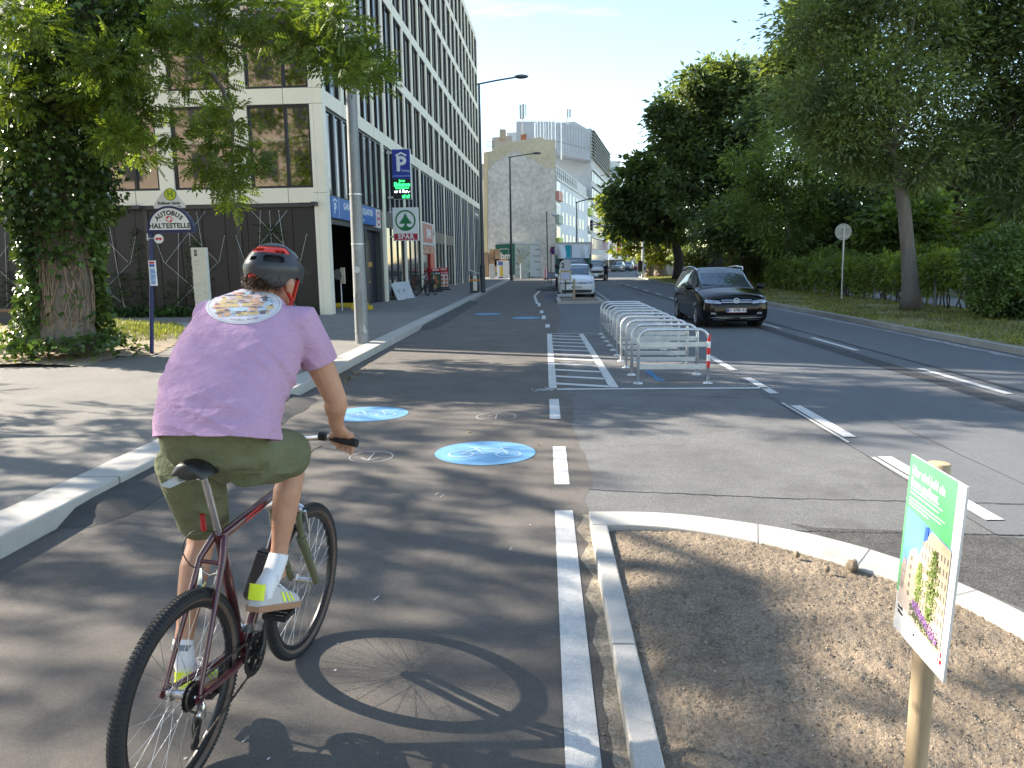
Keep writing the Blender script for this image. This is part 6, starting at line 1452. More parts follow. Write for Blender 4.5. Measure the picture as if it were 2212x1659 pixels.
for i, (yc, h, w, z0, lab) in enumerate(((2.0, .9, .24, 2.4, 'thin climber high on the wires nearest the cream pier'), (4.75, 2.6, .22, .2, 'climber on the wires behind the cyclist helmet'), (5.6, 1.2, .25, .2, 'short climber at the foot of the cladding behind the stele'), (7.5, 1.5, .3, .2, 'bushy climber at the foot of the cladding left of the stele'), (8.6, .9, .34, .2, 'low bushy climber beside the ivy tree'), (11.6, 1.6, .25, .2, 'climber on the wires left of the ivy tree'), (6.8, 3.0, .12, .2, 'tall thin climber right of the bus stop post'))):
    n = int(220 * h * w / .25); P = np.stack([np.full(n, -.06) + rng.normal(0, .06, n), yc + rng.normal(0, w, n) * 1., z0 + rng.random(n) ** 1.4 * h], 1)
    Pw = np.array([tuple(FP(*q)) for q in P]); b = FP(-.06, yc, z0)
    t = thing('climbing_plant', lab, 'plant', b, 'climbers on the dark cladding'); V, F = scatter(Pw, rng.normal(0, 1, (n, 3)) + (0, -.4, -.2), np.full(n, .1), T_LEAF, rng); V -= np.array(b)
    link('foliage', npmesh('foliage', V, F), leaf_mat('climber_leaf', (.045, .085, .02), .35), t)
    mb = MB(); mb.tube([FP(-.04, yc, z0 - .1), FP(-.05, yc + .05, z0 + h * .5), FP(-.04, yc - .05, z0 + h)], [.014, .01, .005], 5); mb.build('stem', M_barkd, t)
P = []
for i in range(150):
    u = rng.random(); q = G(742 + rng.normal(0, 26) + 30 * u, 822 + rng.normal(0, 9) - 20 * u, .012); P.append((min(q.x, -3.2) if q.x > -3.5 else max(q.x, -3.5), q.y, .014))
for i in range(60): P.append((rng.uniform(-3.5, 3), rng.uniform(7, 20), .014))
V, F = scatter(np.array(P), rng.normal(0, 1, (len(P), 3)) * (1, 1, .1), np.full(len(P), .05), T_LEAF, rng, .25); o = link('fallen_leaves', npmesh('fallen_leaves', V, F), mat('fallen_leaf', (.3, .2, .06), .8, var=.4, scale=40)); o['kind'] = 'stuff'

# ================================================================ VEHICLES
M_cglass = mat('car_glass', (.16, .19, .21), .03, .8, .2, 1.2)
M_sglass = mat('car_side_glass', (.05, .06, .065), .04, .6, .25, 1.2)
M_tyre = mat('tyre_rubber', (.018, .018, .018), .8, var=.2, scale=20)
M_rim = mat('alloy_rim', (.5, .51, .53), .3, .85, .1, 8)
M_chrome = mat('chrome', (.75, .76, .78), .12, 1., .05)
M_lens = mat('headlamp_lens', (.4, .42, .45), .12, .75, .6, 26)
M_plate = mat('plate_white', (.72, .72, .72), .4, var=.03)
def crom(P, n):
    """Catmull-Rom through rows of P, n steps for each gap"""
    P = np.asarray(P, float); out = []; k = len(P)
    for i in range(k - 1):
        p0, p1, p2, p3 = P[max(i - 1, 0)], P[i], P[i + 1], P[min(i + 2, k - 1)]
        for j in range(n):
            t = j / n; out.append(.5 * ((2 * p1) + (p2 - p0) * t + (2 * p0 - 5 * p1 + 4 * p2 - p3) * t * t + (3 * p1 - p0 - 3 * p2 + p3) * t ** 3))
    return np.array(out + [P[-1]])
def ring_(y, w, zb, zbelt, wbelt, ztop, wrail, zrail, hood=False):
    if hood:
        d = ztop - zbelt
        up = [(wbelt * .9, zbelt + d * .35), (wbelt * .76, zbelt + d * .65), (wbelt * .52, zbelt + d * .88), (wbelt * .26, ztop - d * .02), (0, ztop)]
    else:
        up = [((wbelt * .55 + wrail * .45), zbelt * .48 + zrail * .52), (wrail, zrail), (wrail * .84, zrail + (ztop - zrail) * .7), (wrail * .42, ztop - .006), (0, ztop)]
    low = [(0, zb), (w * .8, zb), (w * .96, zb + .07), (w, zb + (zbelt - zb) * .38), (w * .998, zb + (zbelt - zb) * .68), (wbelt, zbelt)]
    return [(x, y, z) for x, z in low + up]
def car(name, label, cat, loc, rot, paint, D, group=None, det=2):
    """body lofted from cross-sections; D holds the sections and the details"""
    t = thing(name, label, cat, loc, group, rot); S = D['sections']; H_, cw, hd = D['W'] / 2, D['cowl'], D['head']
    A = np.array([ring_(*s) for s in S])                                     # stations x 11 x 3
    n1, n2 = (6, 5) if det > 1 else (4, 4)
    A = crom(A, n1); A = np.stack([crom(r, n2) for r in A])                  # along, then around
    nu, nv = A.shape[:2]
    full = np.concatenate([A, A[:, -2:0:-1] * np.array([-1, 1, 1])], 1); nw = full.shape[1]
    uo = np.arange(nu) / n1; V = full.reshape(-1, 3)
    parts = {'body': [], 'windscreen': [], 'side_window': [], 'rear_window': []}
    wx, wr = D['wheels'], D['wr']
    for i in range(nu - 1):
        u = (uo[i] + uo[i + 1]) / 2
        for j in range(nw):
            jj = (j + 1) % nw; v = (j + .5) / n2; v = v if v < 10 else 20 - v
            q = (i * nw + j, (i + 1) * nw + j, (i + 1) * nw + jj, i * nw + jj); c = V[list(q)].mean(0)
            k = 'body'
            if cw < u < hd and 7.0 < v: k = 'windscreen'
            elif v > 5.1 and v < 6.9 and cw + .45 < u < D['tail'] and not any(abs(c[1] - p) < .045 for p in D['pillars']): k = 'side_window'
            elif v > 7.2 and u > D['rear'][0] and u < D['rear'][1]: k = 'rear_window'
            if k == 'body' and any(math.hypot(c[1] - w, c[2] - wr) < wr + .045 for w in wx) and abs(c[0]) > H_ * .6 and c[2] < wr * 2.3: continue
            parts[k].append(q)
    for k, fs in parts.items():
        if not fs: continue
        us = sorted({i for f in fs for i in f}); rm = {a: b for b, a in enumerate(us)}
        mb = MB(); mb.add(V[us], [tuple(rm[i] for i in f) for f in fs])
        if k == 'body':
            for e in (0, nu - 1):
                idx = [rm.get(e * nw + j) for j in range(nw)]
                if None not in idx: mb.f.append(tuple(idx if e == 0 else idx[::-1])); mb.m.append(0)
        o = mb.build(k, paint if k == 'body' else (M_cglass if k == 'windscreen' else M_sglass), t, 50, world=False)
        if k == 'body': body = o
    bm = bmesh.new(); bm.from_mesh(body.data); bmesh.ops.recalc_face_normals(bm, faces=bm.faces); bm.to_mesh(body.data); bm.free(); body.data.set_sharp_from_angle(angle=R_(50))
    tree_ = BVHTree.FromPolygons([tuple(p) for p in V], [(i * nw + j, (i + 1) * nw + j, (i + 1) * nw + (j + 1) % nw, i * nw + (j + 1) % nw) for i in range(nu - 1) for j in range(nw)] + [tuple(range(nw))])
    def drape(nm, m, quad, off=.008, par=None, nx=8, nz=3, thick=.012):
        """a patch on the nose, given by its corners in x, z (BL, BR, TR, TL)"""
        g = []
        for a in range(nz + 1):
            for b in range(nx + 1):
                s, r = b / nx, a / nz
                p = [(1 - s) * (1 - r) * quad[0][c] + s * (1 - r) * quad[1][c] + s * r * quad[2][c] + (1 - s) * r * quad[3][c] for c in (0, 1)]
                h = tree_.ray_cast(Vector((p[0], -3, p[1])), Vector((0, 1, 0)))
                g.append(Vector((p[0], (h[0].y if h[0] else .35) - off, p[1])))
        k = len(g); mb = MB(); w = nx + 1
        fs = [(a * w + b, a * w + b + 1, (a + 1) * w + b + 1, (a + 1) * w + b) for a in range(nz) for b in range(nx)]
        rim = list(range(w)) + [a * w + nx for a in range(1, nz + 1)] + [nz * w + b for b in range(nx - 1, -1, -1)] + [a * w for a in range(nz - 1, 0, -1)]
        mb.add(g + [p + Vector((0, thick, 0)) for p in g], fs + [(rim[i], rim[i] + k, rim[(i + 1) % len(rim)] + k, rim[(i + 1) % len(rim)]) for i in range(len(rim))])
        return mb.build(nm, m, par or t, 40, world=False)
    def front_y(x, z):
        h = tree_.ray_cast(Vector((x, -3, z)), Vector((0, 1, 0))); return h[0].y if h[0] else .3
    for nm, m, quads, off in D['patches']:
        for q in quads:
            drape(nm, m, q, off)
            if D.get('sym', True) and nm in ('headlight', 'fog_light', 'bumper_strip'): drape(nm, m, [(-q[1][0], q[1][1]), (-q[0][0], q[0][1]), (-q[3][0], q[3][1]), (-q[2][0], q[2][1])], off)
    zpl = D['plate'][1]
    if D['plate'][0]:
        yf = front_y(0, zpl) - .03; mb = MB(); mb.box(-.26, .26, yf, yf + .05, zpl - .058, zpl + .058); pl = mb.build('number_plate', M_plate, t, world=False)
        if det > 1:
            mb = MB(); mb.box(-.258, -.215, yf - .002, yf + .01, zpl - .055, zpl + .055); mb.build('blue_strip', M_sblue, pl, world=False)
            mb = MB(); mb.box(-.26, .26, yf - .0015, yf, zpl + .05, zpl + .057); mb.box(-.26, .26, yf - .0015, yf, zpl - .057, zpl - .05); mb.build('red_line', M_red, pl, world=False)
            text(D['plate'][0], M_black_txt, pl, (.025, yf - .003, zpl), (1, 0, 0), (0, 0, 1), .105, bold=.002, local=True)
    if D.get('badge'):
        z, r = D['badge']; yf = front_y(0, z) - .025
        mb = MB(); mb.lathe([(r * .84, 0), (r, 0), (r, .02), (r * .84, .02), (r * .84, 0)], (0, yf, z), (0, 1, 0), 24)
        for s in (-1, 1):
            for a, b in (((s * .55 * r, .62 * r), (s * .18 * r, -.1 * r)), ((s * .18 * r, -.1 * r), (0, .35 * r)), ((s * .8 * r, .3 * r), (s * .42 * r, -.72 * r)), ((s * .42 * r, -.72 * r), (0, .0))):
                mb.bar((a[0], yf + .008, z + a[1]), (b[0], yf + .008, z + b[1]), .012, r * .17, up=(0, 1, 0))
        mb.build('badge', mat('badge_silver', (.62, .64, .67), .35, .25), t, 40, world=False)
    for w in wx:
        for s in (-1, 1):
            xo = s * (H_ - .1); mb = MB(); r = wr
            mb.lathe([(r * .62, -.1), (r * .93, -.1), (r, -.07), (r, .07), (r * .93, .1), (r * .66, .1), (r * .62, .05), (r * .62, -.1)], (xo, w, r), (s, 0, 0), 28); o = mb.build('wheel', M_tyre, t, 40, world=False)
            mb = MB(); mb.lathe([(r * .64, .085), (r * .66, .095), (r * .6, .06), (r * .58, -.05)], (xo, w, r), (s, 0, 0), 28)
            for k in range(5):
                a = k * 1.2566 + .3; p = Vector((xo + s * .07, w, r)); e = Vector((0, math.cos(a), math.sin(a)))
                mb.bar(p + e * .03, p + e * r * .63 - Vector((s * .01, 0, 0)), .035, .075, up=(1, 0, 0))
            mb.lathe([(.0, .09), (.05, .085), (.06, .05)], (xo, w, r), (s, 0, 0), 14); mb.build('rim', M_rim, o, 40, world=False)
    mb = MB()
    for w in wx:
        for s in (-1, 1): mb.lathe([(0, 0), (wr + .06, 0)], (s * (H_ - .3), w, wr), (s, 0, 0), 24)
    mb.box(-H_ * .86, H_ * .86, .25, S[-1][0] - .15, .2, .36); mb.build('underbody', M_black, t, world=False)
    if D.get('mirror'):
        y, z = D['mirror']
        for s in (-1, 1):
            mb = MB(); mb.ball((s * (H_ + .1), y, z), .115, 8, 0, (1, .62, .72 if D.get('tallmirror') is None else 1.5)); mb.bar((s * (H_ - .06), y + .04, z - .06), (s * (H_ + .06), y + .02, z - .04), .05, .04); mb.build('mirror', paint if not D.get('blackmirror') else M_black, t, 180, world=False)
    if D.get('rails'):
        for s in (-1, 1):
            P = [(s * x, y, z) for x, y, z in D['rails']]; mb = MB(); mb.tube(P, .02, 8); mb.build('roof_rail', M_chrome, t, 180, world=False)
    if det > 1:
        for s in (-1, 1):
            mb = MB(); y, z = D['mirror'][0] + .95, D['mirror'][1] - .15; mb.bar((s * (H_ + .006), y, z), (s * (H_ + .006), y + .2, z), .03, .03); mb.build('door_handle', paint, t, world=False)
        mb = MB(); a = S[cw]
        for s in (-1, 1): mb.tube([(s * .1, a[0] + .02, a[5] + .012), (s * .62 - .05, a[0] + .13, a[5] + .045)], .011, 5)
        mb.build('wiper', M_black, t, world=False)
    return t
def sect(*rows): return [tuple(r) for r in rows]
# (y, half width, z bottom, z belt, half belt, z top, half rail, z rail, hood?)
MPV = dict(W=1.83, cowl=6, head=7, tail=10.3, pillars=(1.75, 2.55, 3.55), rear=(10.2, 11), wheels=(.87, 3.66), wr=.325, mirror=(1.32, 1.09), badge=(.755, .075),
    sections=sect((0, .6, .27, .6, .58, .64, 0, 0, True), (.035, .74, .22, .7, .7, .76, 0, 0, True), (.12, .86, .19, .76, .82, .86, 0, 0, True), (.32, .905, .18, .82, .86, .95, 0, 0, True), (.65, .915, .18, .9, .88, 1.03, 0, 0, True), (.9, .915, .18, .95, .885, 1.08, 0, 0, True), (1.08, .915, .18, .97, .89, 1.115, 0, 0, True),
        (2.05, .915, .18, .99, .895, 1.605, .68, 1.52), (2.8, .915, .18, 1.0, .895, 1.64, .69, 1.55), (3.7, .912, .18, 1.02, .89, 1.61, .68, 1.52), (4.25, .89, .2, 1.03, .86, 1.55, .64, 1.46), (4.5, .82, .25, .98, .78, 1.06, .5, 1.02)),
    rails=((.66, 1.95, 1.555), (.7, 2.1, 1.625), (.71, 2.8, 1.655), (.7, 3.7, 1.625), (.67, 4.1, 1.54)), plate=('W 4780 AG', .5),
    patches=[('headlight', M_lens, [((.42, .68), (.82, .70), (.85, .80), (.44, .755))], .012),
             ('grille', M_black, [((-.4, .69), (.4, .69), (.42, .79), (-.42, .79))], .006),
             ('grille_bar', M_chrome, [((-.4, .765), (.4, .765), (.4, .782), (-.4, .782)), ((-.42, .712), (.42, .712), (.42, .727), (-.42, .727))], .016),
             ('air_intake', M_black, [((-.7, .2), (.7, .2), (.72, .36), (-.72, .36))], .004),
             ('bumper_strip', M_chrome, [((.1, .285), (.66, .30), (.68, .318), (.1, .3)), ((.3, .235), (.62, .245), (.63, .26), (.3, .248))], .012),
             ('fog_light', M_lens, [((.55, .39), (.68, .395), (.69, .45), (.56, .44))], .012)])
M_blackcar = mat('black_car_paint', (.004, .004, .005), .1, var=.1, coat=.15, spec=.2)
M_whitecar = mat('white_car_paint', (.72, .73, .74), .3, var=.03, coat=.6)
fl_, fr_ = G(1490, 697), G(1628, 706)
car('black_car', 'black people carrier with chrome grille bars and roof rails driving towards the camera', 'car', ((fl_.x + fr_.x) / 2 + .1, fr_.y - .55, 0), R_(1.0), M_blackcar, MPV)
# white people carrier parked behind the far bed
SH = dict(MPV, W=1.9, plate=('W 97140 T', .55), rails=None, badge=(.76, .08), sections=[(s[0] * 1.07, s[1] * 1.04, s[2], s[3] * 1.04, s[4] * 1.04, s[5] * 1.045, s[6] * 1.05, s[7] * 1.045) + tuple(s[8:]) for s in MPV['sections']], wheels=(.95, 3.87), pillars=(1.85, 2.7, 3.8), mirror=(1.42, 1.13),
    patches=[('headlight', M_lens, [((.5, .71), (.86, .75), (.87, .86), (.52, .80))], .012), ('grille', M_black, [((-.5, .72), (.5, .72), (.52, .79), (-.52, .79))], .01), ('grille_bar', M_chrome, [((-.5, .75), (.5, .75), (.5, .762), (-.5, .762))], .02),
             ('air_intake', M_black, [((-.74, .27), (.74, .27), (.78, .42), (-.78, .42))], .01), ('fog_light', M_lens, [((.6, .345), (.7, .35), (.71, .4), (.61, .395))], .02)])
w0 = AY(1246, 600, 39.3); car('white_car', 'white people carrier parked behind the far planting bed', 'car', (w0.x, 39.3, 0), R_(-.6), M_whitecar, SH)
# white delivery van
VAN = dict(W=1.99, cowl=5, head=6, tail=7.4, pillars=(1.75, 2.9, 3.0), rear=(20, 21), wheels=(.93, 3.86), wr=.34, mirror=(1.25, 1.3), tallmirror=1, blackmirror=1, badge=None, plate=('W 2735 K', .46),
    sections=sect((0, .66, .3, .72, .64, .8, 0, 0, True), (.04, .82, .25, .85, .78, .95, 0, 0, True), (.14, .93, .22, .98, .88, 1.1, 0, 0, True), (.4, .98, .2, 1.08, .92, 1.2, 0, 0, True), (.7, .99, .2, 1.14, .935, 1.27, 0, 0, True), (.85, .99, .2, 1.16, .94, 1.31, 0, 0, True),
        (1.6, .99, .2, 1.2, .95, 1.9, .8, 1.8), (2.2, .99, .2, 1.2, .955, 1.97, .83, 1.86), (4.2, .99, .2, 1.2, .955, 1.97, .83, 1.86), (4.9, .97, .22, 1.2, .94, 1.95, .82, 1.85), (4.97, .93, .28, 1.15, .9, 1.9, .78, 1.8)), rails=None,
    patches=[('headlight', M_lens, [((.6, .86), (.9, .92), (.91, 1.08), (.66, .99))], .012), ('grille', M_black, [((-.55, .74), (.55, .74), (.6, .94), (-.6, .94))], .01), ('bumper', M_black, [((-.86, .3), (.86, .3), (.86, .56), (-.86, .56))], .012), ('fog_light', M_lens, [((.62, .4), (.72, .4), (.72, .46), (.62, .46))], .02)])
v = AY(1287, 600, 72); car('white_van', 'white delivery van with black grille driving behind the parked white car', 'van', (v.x, 72, 0), R_(-3), M_whitecar, VAN, None, 1)
# queue of parked cars down the road
SUV = dict(MPV, plate=(None, .5), rails=None, badge=None, sections=[(s[0], s[1] * 1.02, s[2] + .05, s[3] * 1.08, s[4] * 1.02, s[5] * 1.04, s[6], s[7] * 1.04) + tuple(s[8:]) for s in MPV['sections']])
CARS = [(1330.5, 128, mat('grey_car_paint', (.12, .125, .125), .3, coat=.7), SUV, 'grey off-road car first in the queue at the road bend'), (1352, 136, mat('dark_car_paint', (.05, .06, .065), .3, coat=.7), SUV, 'dark grey car behind the grey off-road car'),
        (1367, 142, mat('red_car_paint', (.3, .02, .02), .3, coat=.7), SUV, 'red car in the queue far down the road'), (1378, 150, M_whitecar, VAN, 'white van last in the queue far down the road'), (1392, 140, mat('blue_car_paint', (.03, .05, .12), .3, coat=.7), SUV, 'dark blue car beside the traffic signal pole far down the road')]
for (x, Y, p, d, lab) in CARS:
    q = AY(x, 585, Y); car('parked_car' if d is SUV else 'white_van', lab, 'car' if d is SUV else 'van', (q.x, Y, .0), R_(-14), p, d, 'cars far down the road', 1)
# box truck
YTk = 51.; a, b = AY(1199, 600, YTk), AY(1277, 600, YTk); zt_ = AY(1230, 524, YTk).z; cx = (a.x + b.x) / 2
t = thing('box_truck', 'white box truck with turquoise stripe, parked behind the white people carrier', 'truck', (cx, YTk, 0)); hw = (b.x - a.x) / 2
M_teal = mat('turquoise_panel', (.0, .3, .34), .45); M_dteal = mat('dark_teal_panel', (.01, .15, .13), .45)
mb = MB(); mb.box(-hw, hw, 0, 4.6, .95, zt_); bx_ = mb.build('cargo_box', M_whitecar, t, None, .03, world=False)
mb = MB(); mb.box(-hw - .02, hw + .02, -.03, 0, zt_ - .09, zt_ + .02); mb.box(-hw - .02, -hw + .07, -.03, 0, .95, zt_ - .091); mb.box(hw - .07, hw + .02, -.03, 0, .95, zt_ - .091); mb.build('box_frame', M_lgrey, bx_, world=False)
# air deflector: two rounded cheeks and a centre panel
ny_, nx_ = 10, 24; Vv = []
for j in range(ny_ + 1):
    s = j / ny_; z = 2.05 + (zt_ - .16 - 2.05) * s
    for i in range(nx_ + 1):
        u = -1 + 2 * i / nx_; cheek = math.exp(-((abs(u) - .72) / .2) ** 2) * math.sin(math.pi * min(1, s * .8 + .25)) * .3
        Vv.append((u * hw * .88, -.08 - (.55 * (1 - s) ** 1.2) - cheek * (1 if abs(u) < .97 else 0) + .5 * max(0, abs(u) - .9) * 2, z))
mb = MB(); mb.add(Vv, [(j * (nx_ + 1) + i, j * (nx_ + 1) + i + 1, (j + 1) * (nx_ + 1) + i + 1, (j + 1) * (nx_ + 1) + i) for j in range(ny_) for i in range(nx_)]); mb.build('air_deflector', M_whitecar, t, 180, world=False)
for (x0, x1, m, nm) in ((-.52, -.17, M_teal, 'turquoise_stripe'), (-.14, -.1, M_navy, 'navy_stripe')):
    mb = MB(); k = [(lambda s: (-.1 - (.55 * (1 - s) ** 1.2) - .03, 2.05 + (zt_ - .16 - 2.05) * s))(j / 8) for j in range(9)]
    mb.add([(x, y, z) for (y, z) in k for x in (x0, x1)], [(2 * j, 2 * j + 1, 2 * j + 3, 2 * j + 2) for j in range(8)]); mb.build(nm, m, t, world=False)
for s in (-1, 1):
    mb = MB(); mb.slab([(s * hw * .97, -.02, 1.0), (s * hw * .7, -.02, 1.0), (s * hw * .7, -.02, 2.0), (s * hw * .97, -.02, 2.35)], (0, -.02, 0)); mb.build('side_panel', M_dteal, t, world=False)
CABD = dict(VAN, W=2.02, plate=(None, .4), mirror=(1.0, 1.55), sections=[(y_, w_, zb_, zbt * 1.12, wb_, ztp * 1.1 if not len(rest) or not rest[-1] else ztp * 1.12, wr_, zr_ * 1.1) + tuple(rest) for (y_, w_, zb_, zbt, wb_, ztp, wr_, zr_, *rest) in VAN['sections'][:8]], wheels=(.95,), tail=7.9)
cb = car('cab', None, None, (0, -2.3, 0), 0, M_whitecar, CABD, None, 1)
for ch in list(cb.children):
    ch.parent = t; ch.location = (0, -2.3, 0)
bpy.data.objects.remove(cb)
mb = MB(); mb.box(-.5, .5, -.3, 4.4, .5, .94); mb.build('chassis', M_black, t, world=False)
for s in (-1, 1):
    mb = MB(); mb.lathe([(.2, -.14), (.37, -.14), (.38, .1), (.34, .14), (.2, .12)], (s * (hw - .22), 2.9, .38), (s, 0, 0), 24); mb.build('wheel', M_tyre, t, 40, world=False)

# ================================================================ BIKE RACKS
ra, rb = G(1378, 829), G(1533, 831); rl = G(1298.5, 722.5); wR = rb.x - ra.x; hR = AY(1450, 712, ra.y).z
ordn = ('nearest galvanised bike hoop with the red and white banded leg', 'second galvanised bike hoop behind the red and white banded one', 'third bike hoop from the red and white banded one', 'fourth bike hoop from the red and white banded one', 'fifth bike hoop, left leg near the middle of the hatching', 'fifth bike hoop from the far end of the row', 'fourth bike hoop from the far end of the row', 'third bike hoop from the far end of the row', 'last but one bike hoop at the far end of the row', 'farthest bike hoop with the small plate on its top')
def hoop_mb(w, h, r=.024, rc=.17):
    mb = MB(); pts = [(0, 0, .012), (0, 0, h - rc)] + arc((rc, 0, h - rc), rc, math.pi, math.pi / 2, 8)[1:] + arc((w - rc, 0, h - rc), rc, math.pi / 2, 0, 8) + [(w, 0, .012)]
    return mb.tube(pts, r, 12)
h0 = thing('bike_hoop', ordn[0], 'bike rack', (ra.x, ra.y, 0), 'bike hoops beside the cycle track')
hoop_mb(wR, hR).build('hoop', M_galv, h0, 180, world=False)
for z in (.26, .6):
    mb = MB(); mb.box(.02, wR - .02, -.005, .005, z - .036, z + .036); mb.build('flat_bar', mat('galvanised_flat', (.5, .53, .55), .4, .6, .12, 6), h0, world=False)
for x in (0, wR):
    mb = MB(); mb.lathe([(0, .004), (.075, .004), (.072, .012), (.03, .018), (.026, .03), (0, .03)], (x, 0, 0), n=20)
    for k in range(3): a = k * 2.094 + .5; mb.lathe([(0, .03), (.009, .03), (.009, .012)], (x + .052 * math.cos(a), .052 * math.sin(a), 0), n=6)
    mb.build('foot_plate', M_galv, h0, 50, world=False)
racks = [h0]
for i in range(1, 10):
    q = i / 9; racks.append(dup(h0, (ra.x + (rl.x - ra.x) * q, ra.y + (rl.y - ra.y) * q, 0), R_(rnd.uniform(-.6, .6)), ordn[i]))
for k in range(5):
    z0 = .3 + k * .084 if False else .245 + k * .1; mb = MB(); mb.tube([(wR, 0, z0), (wR, 0, z0 + .1)], .0262, 14); mb.build('reflective_band', mat('band_red', (.6, .015, .015), .35) if k % 2 == 0 else mat('band_white', (.75, .75, .76), .35), h0, 60, world=False)
mb = MB(); mb.box(.36, .66, -.018, .012, hR - .004, hR + .012 + .0); mb.build('label_plate', M_lgrey, racks[9], world=False)

# ================================================================ BICYCLES
M_maroon = mat('maroon_frame', (.065, .006, .013), .28, var=.2, scale=12, coat=.8, spots=(60, .68, .04, (.3, .22, .22)))
M_olive = mat('olive_fork', (.13, .14, .08), .4, var=.12, scale=12)
M_tread = mat('tyre_black', (.022, .023, .024), .85, var=.2, scale=40)
M_side = mat('tyre_sidewall', (.12, .083, .065), .85, var=.25, scale=25)
M_spoke = mat('spoke_steel', (.55, .55, .56), .3, .9)
M_silver = mat('polished_alloy', (.68, .68, .69), .22, .95, .08, 20)
M_bparts = mat('black_parts', (.015, .015, .016), .38, var=.3, scale=60, spots=(40, .66, .05, (.09, .09, .09)))
M_rubber = mat('grip_rubber', (.012, .012, .012), .8)
def bicycle(t, P, Rw, WB, mats, det=2, hr=0.):
    """P(u, v, w): metres along, to the right and up from the rear wheel's contact point"""
    fm, km = mats
    def V_(u, v, w): return P(u, v, w)
    ax = (P(0, 1, 0) - P(0, 0, 0)).normalized(); fw = (P(1, 0, 0) - P(0, 0, 0)).normalized(); up = (P(0, 0, 1) - P(0, 0, 0)).normalized()
    def tubeo(nm, m, paths, parent=t, n=10, sm=180):
        mb = MB()
        for pts, r in paths: mb.tube([V_(*p) for p in pts], r, n)
        return mb.build(nm, m, parent, 60)
    ny = 96 if det > 1 else 28; tw = .025
    for k, u0 in enumerate((0., WB)):
        c = V_(u0, 0, Rw); Rr = Rw - tw * 2
        mb = MB(); pr_ = [(Rr + tw + tw * math.cos(a), tw * .96 * math.sin(a)) for a in np.linspace(math.pi * .98, -math.pi * .98, 17)]; mb.lathe(pr_, c, ax, ny)
        n0 = len(mb.f); nf = ny
        for i in range(16):
            if i in (1, 2, 13, 14): mb.m[i * nf:(i + 1) * nf] = [1] * nf
        if det > 1:                                                     # tread knobs
            for row, (phi, ww) in enumerate(((0, .009), (.42, .008), (-.42, .008), (.82, .007), (-.82, .007))):
                for j in range(140):
                    a = (j + .5 * (row % 2)) * 2 * math.pi / 140; e = fw * math.cos(a) + up * math.sin(a); tg = up * math.cos(a) - fw * math.sin(a)
                    rr = e * math.cos(phi) + ax * math.sin(phi); b0 = c + e * (Rr + tw) + rr * tw * .97; sd = tg.cross(rr)
                    vs = [b0 + rr * h + tg * x * .0042 + sd * y * ww for h in (0, .0026) for (x, y) in ((-1, -1), (1, -1), (1, 1), (-1, 1))]
                    mb.add(vs, [(4, 5, 6, 7), (0, 1, 5, 4), (1, 2, 6, 5), (2, 3, 7, 6), (3, 0, 4, 7)])
        w_ = thing('wheel', None, None); w_.parent = t; w_.location = (0, 0, 0)
        for pr2 in ('category', 'label'):
            if pr2 in w_.keys(): del w_[pr2]
        o = mb.build('tyre', [M_tread, M_side], w_, 35)
        mb = MB(); mb.lathe([(Rr + .004, -.012), (Rr - .016, -.01), (Rr - .02, 0), (Rr - .016, .01), (Rr + .004, .012), (Rr + .004, -.012)], c, ax, ny); mb.build('rim', M_bparts, w_, 40)
        mb = MB(); mb.lathe([(0, -.055), (.012, -.055), (.012, -.036), (.026, -.034), (.026, -.03), (.014, -.026), (.014, .026), (.026, .03), (.026, .034), (.012, .036), (.012, .055), (0, .055)], c, ax, 16); mb.tube([c - ax * .072, c + ax * .075], .006, 8); mb.build('hub', M_silver, w_, 40)
        mb = MB(); ns = 32 if det > 1 else 16
        for j in range(ns):
            s = 1 if j % 2 else -1; a = 2 * math.pi * j / ns; a2 = a + (.9 if (j // 2) % 2 else -.9)
            p = c + (fw * math.cos(a2) + up * math.sin(a2)) * .024 + ax * s * .032; q = c + (fw * math.cos(a) + up * math.sin(a)) * (Rr - .014)
            mb.tube([p, q], .0012 if det > 1 else .002, 4, cap=False)
        mb.build('spokes', M_spoke, w_, 180)
    bb = (.421, 0, .306); sc_ = (.25, 0, .884); hub = (0, 0, Rw); ht0, ht1 = (.79, 0, .80), (.742, 0, .94)
    mb = MB()
    for a, b, r in ((bb, sc_, .02), ((.257, 0, .862), (.752, 0, .905), .02), (bb, (.782, 0, .82), .022), (ht0, ht1, .026)): mb.tube([V_(*a), V_(*b)], r, 14)
    for s in (-1, 1):
        mb.tube([V_(.4, s * .03, .31), V_(.25, s * .052, .325), V_(.02, s * .068, Rw - .005), V_(-.01, s * .068, Rw)], [.015, .014, .011, .009], 10)
        mb.tube([V_(.255, s * .02, .87), V_(.2, s * .045, .80), V_(.005, s * .068, Rw + .01)], [.014, .0125, .009], 10)
        mb.bar(V_(-.012, s * .07, Rw - .02), V_(.03, s * .07, Rw + .02), .006, .04)
    mb.tube([V_(.193, -.05, .79), V_(.193, .05, .79)], .008, 8)
    fr = mb.build('frame', fm, t, 60)
    mb = MB()
    for s in (-1, 1):
        mb.tube([V_(.86 - .035, s * .062, .66), V_(WB, s * .064, Rw)], [.021, .017], 14)
        mb.tube([V_(.795, s * .06, .80), V_(.83, s * .062, .66)], .0145, 12, 0)
    fk = mb.build('fork', M_olive if det > 1 else km, t, 60)
    mb = MB(); mb.tube([V_(.795, -.08, .80), V_(.79, -.05, .815), V_(.79, .05, .815), V_(.795, .08, .80)], [.02, .024, .024, .02], 10)
    for s in (-1, 1): mb.tube([V_(.845, s * .09, .68), V_(.815, s * .085, .79)], .007, 8)
    mb.build('fork_crown', M_silver if det > 1 else km, fk, 60)
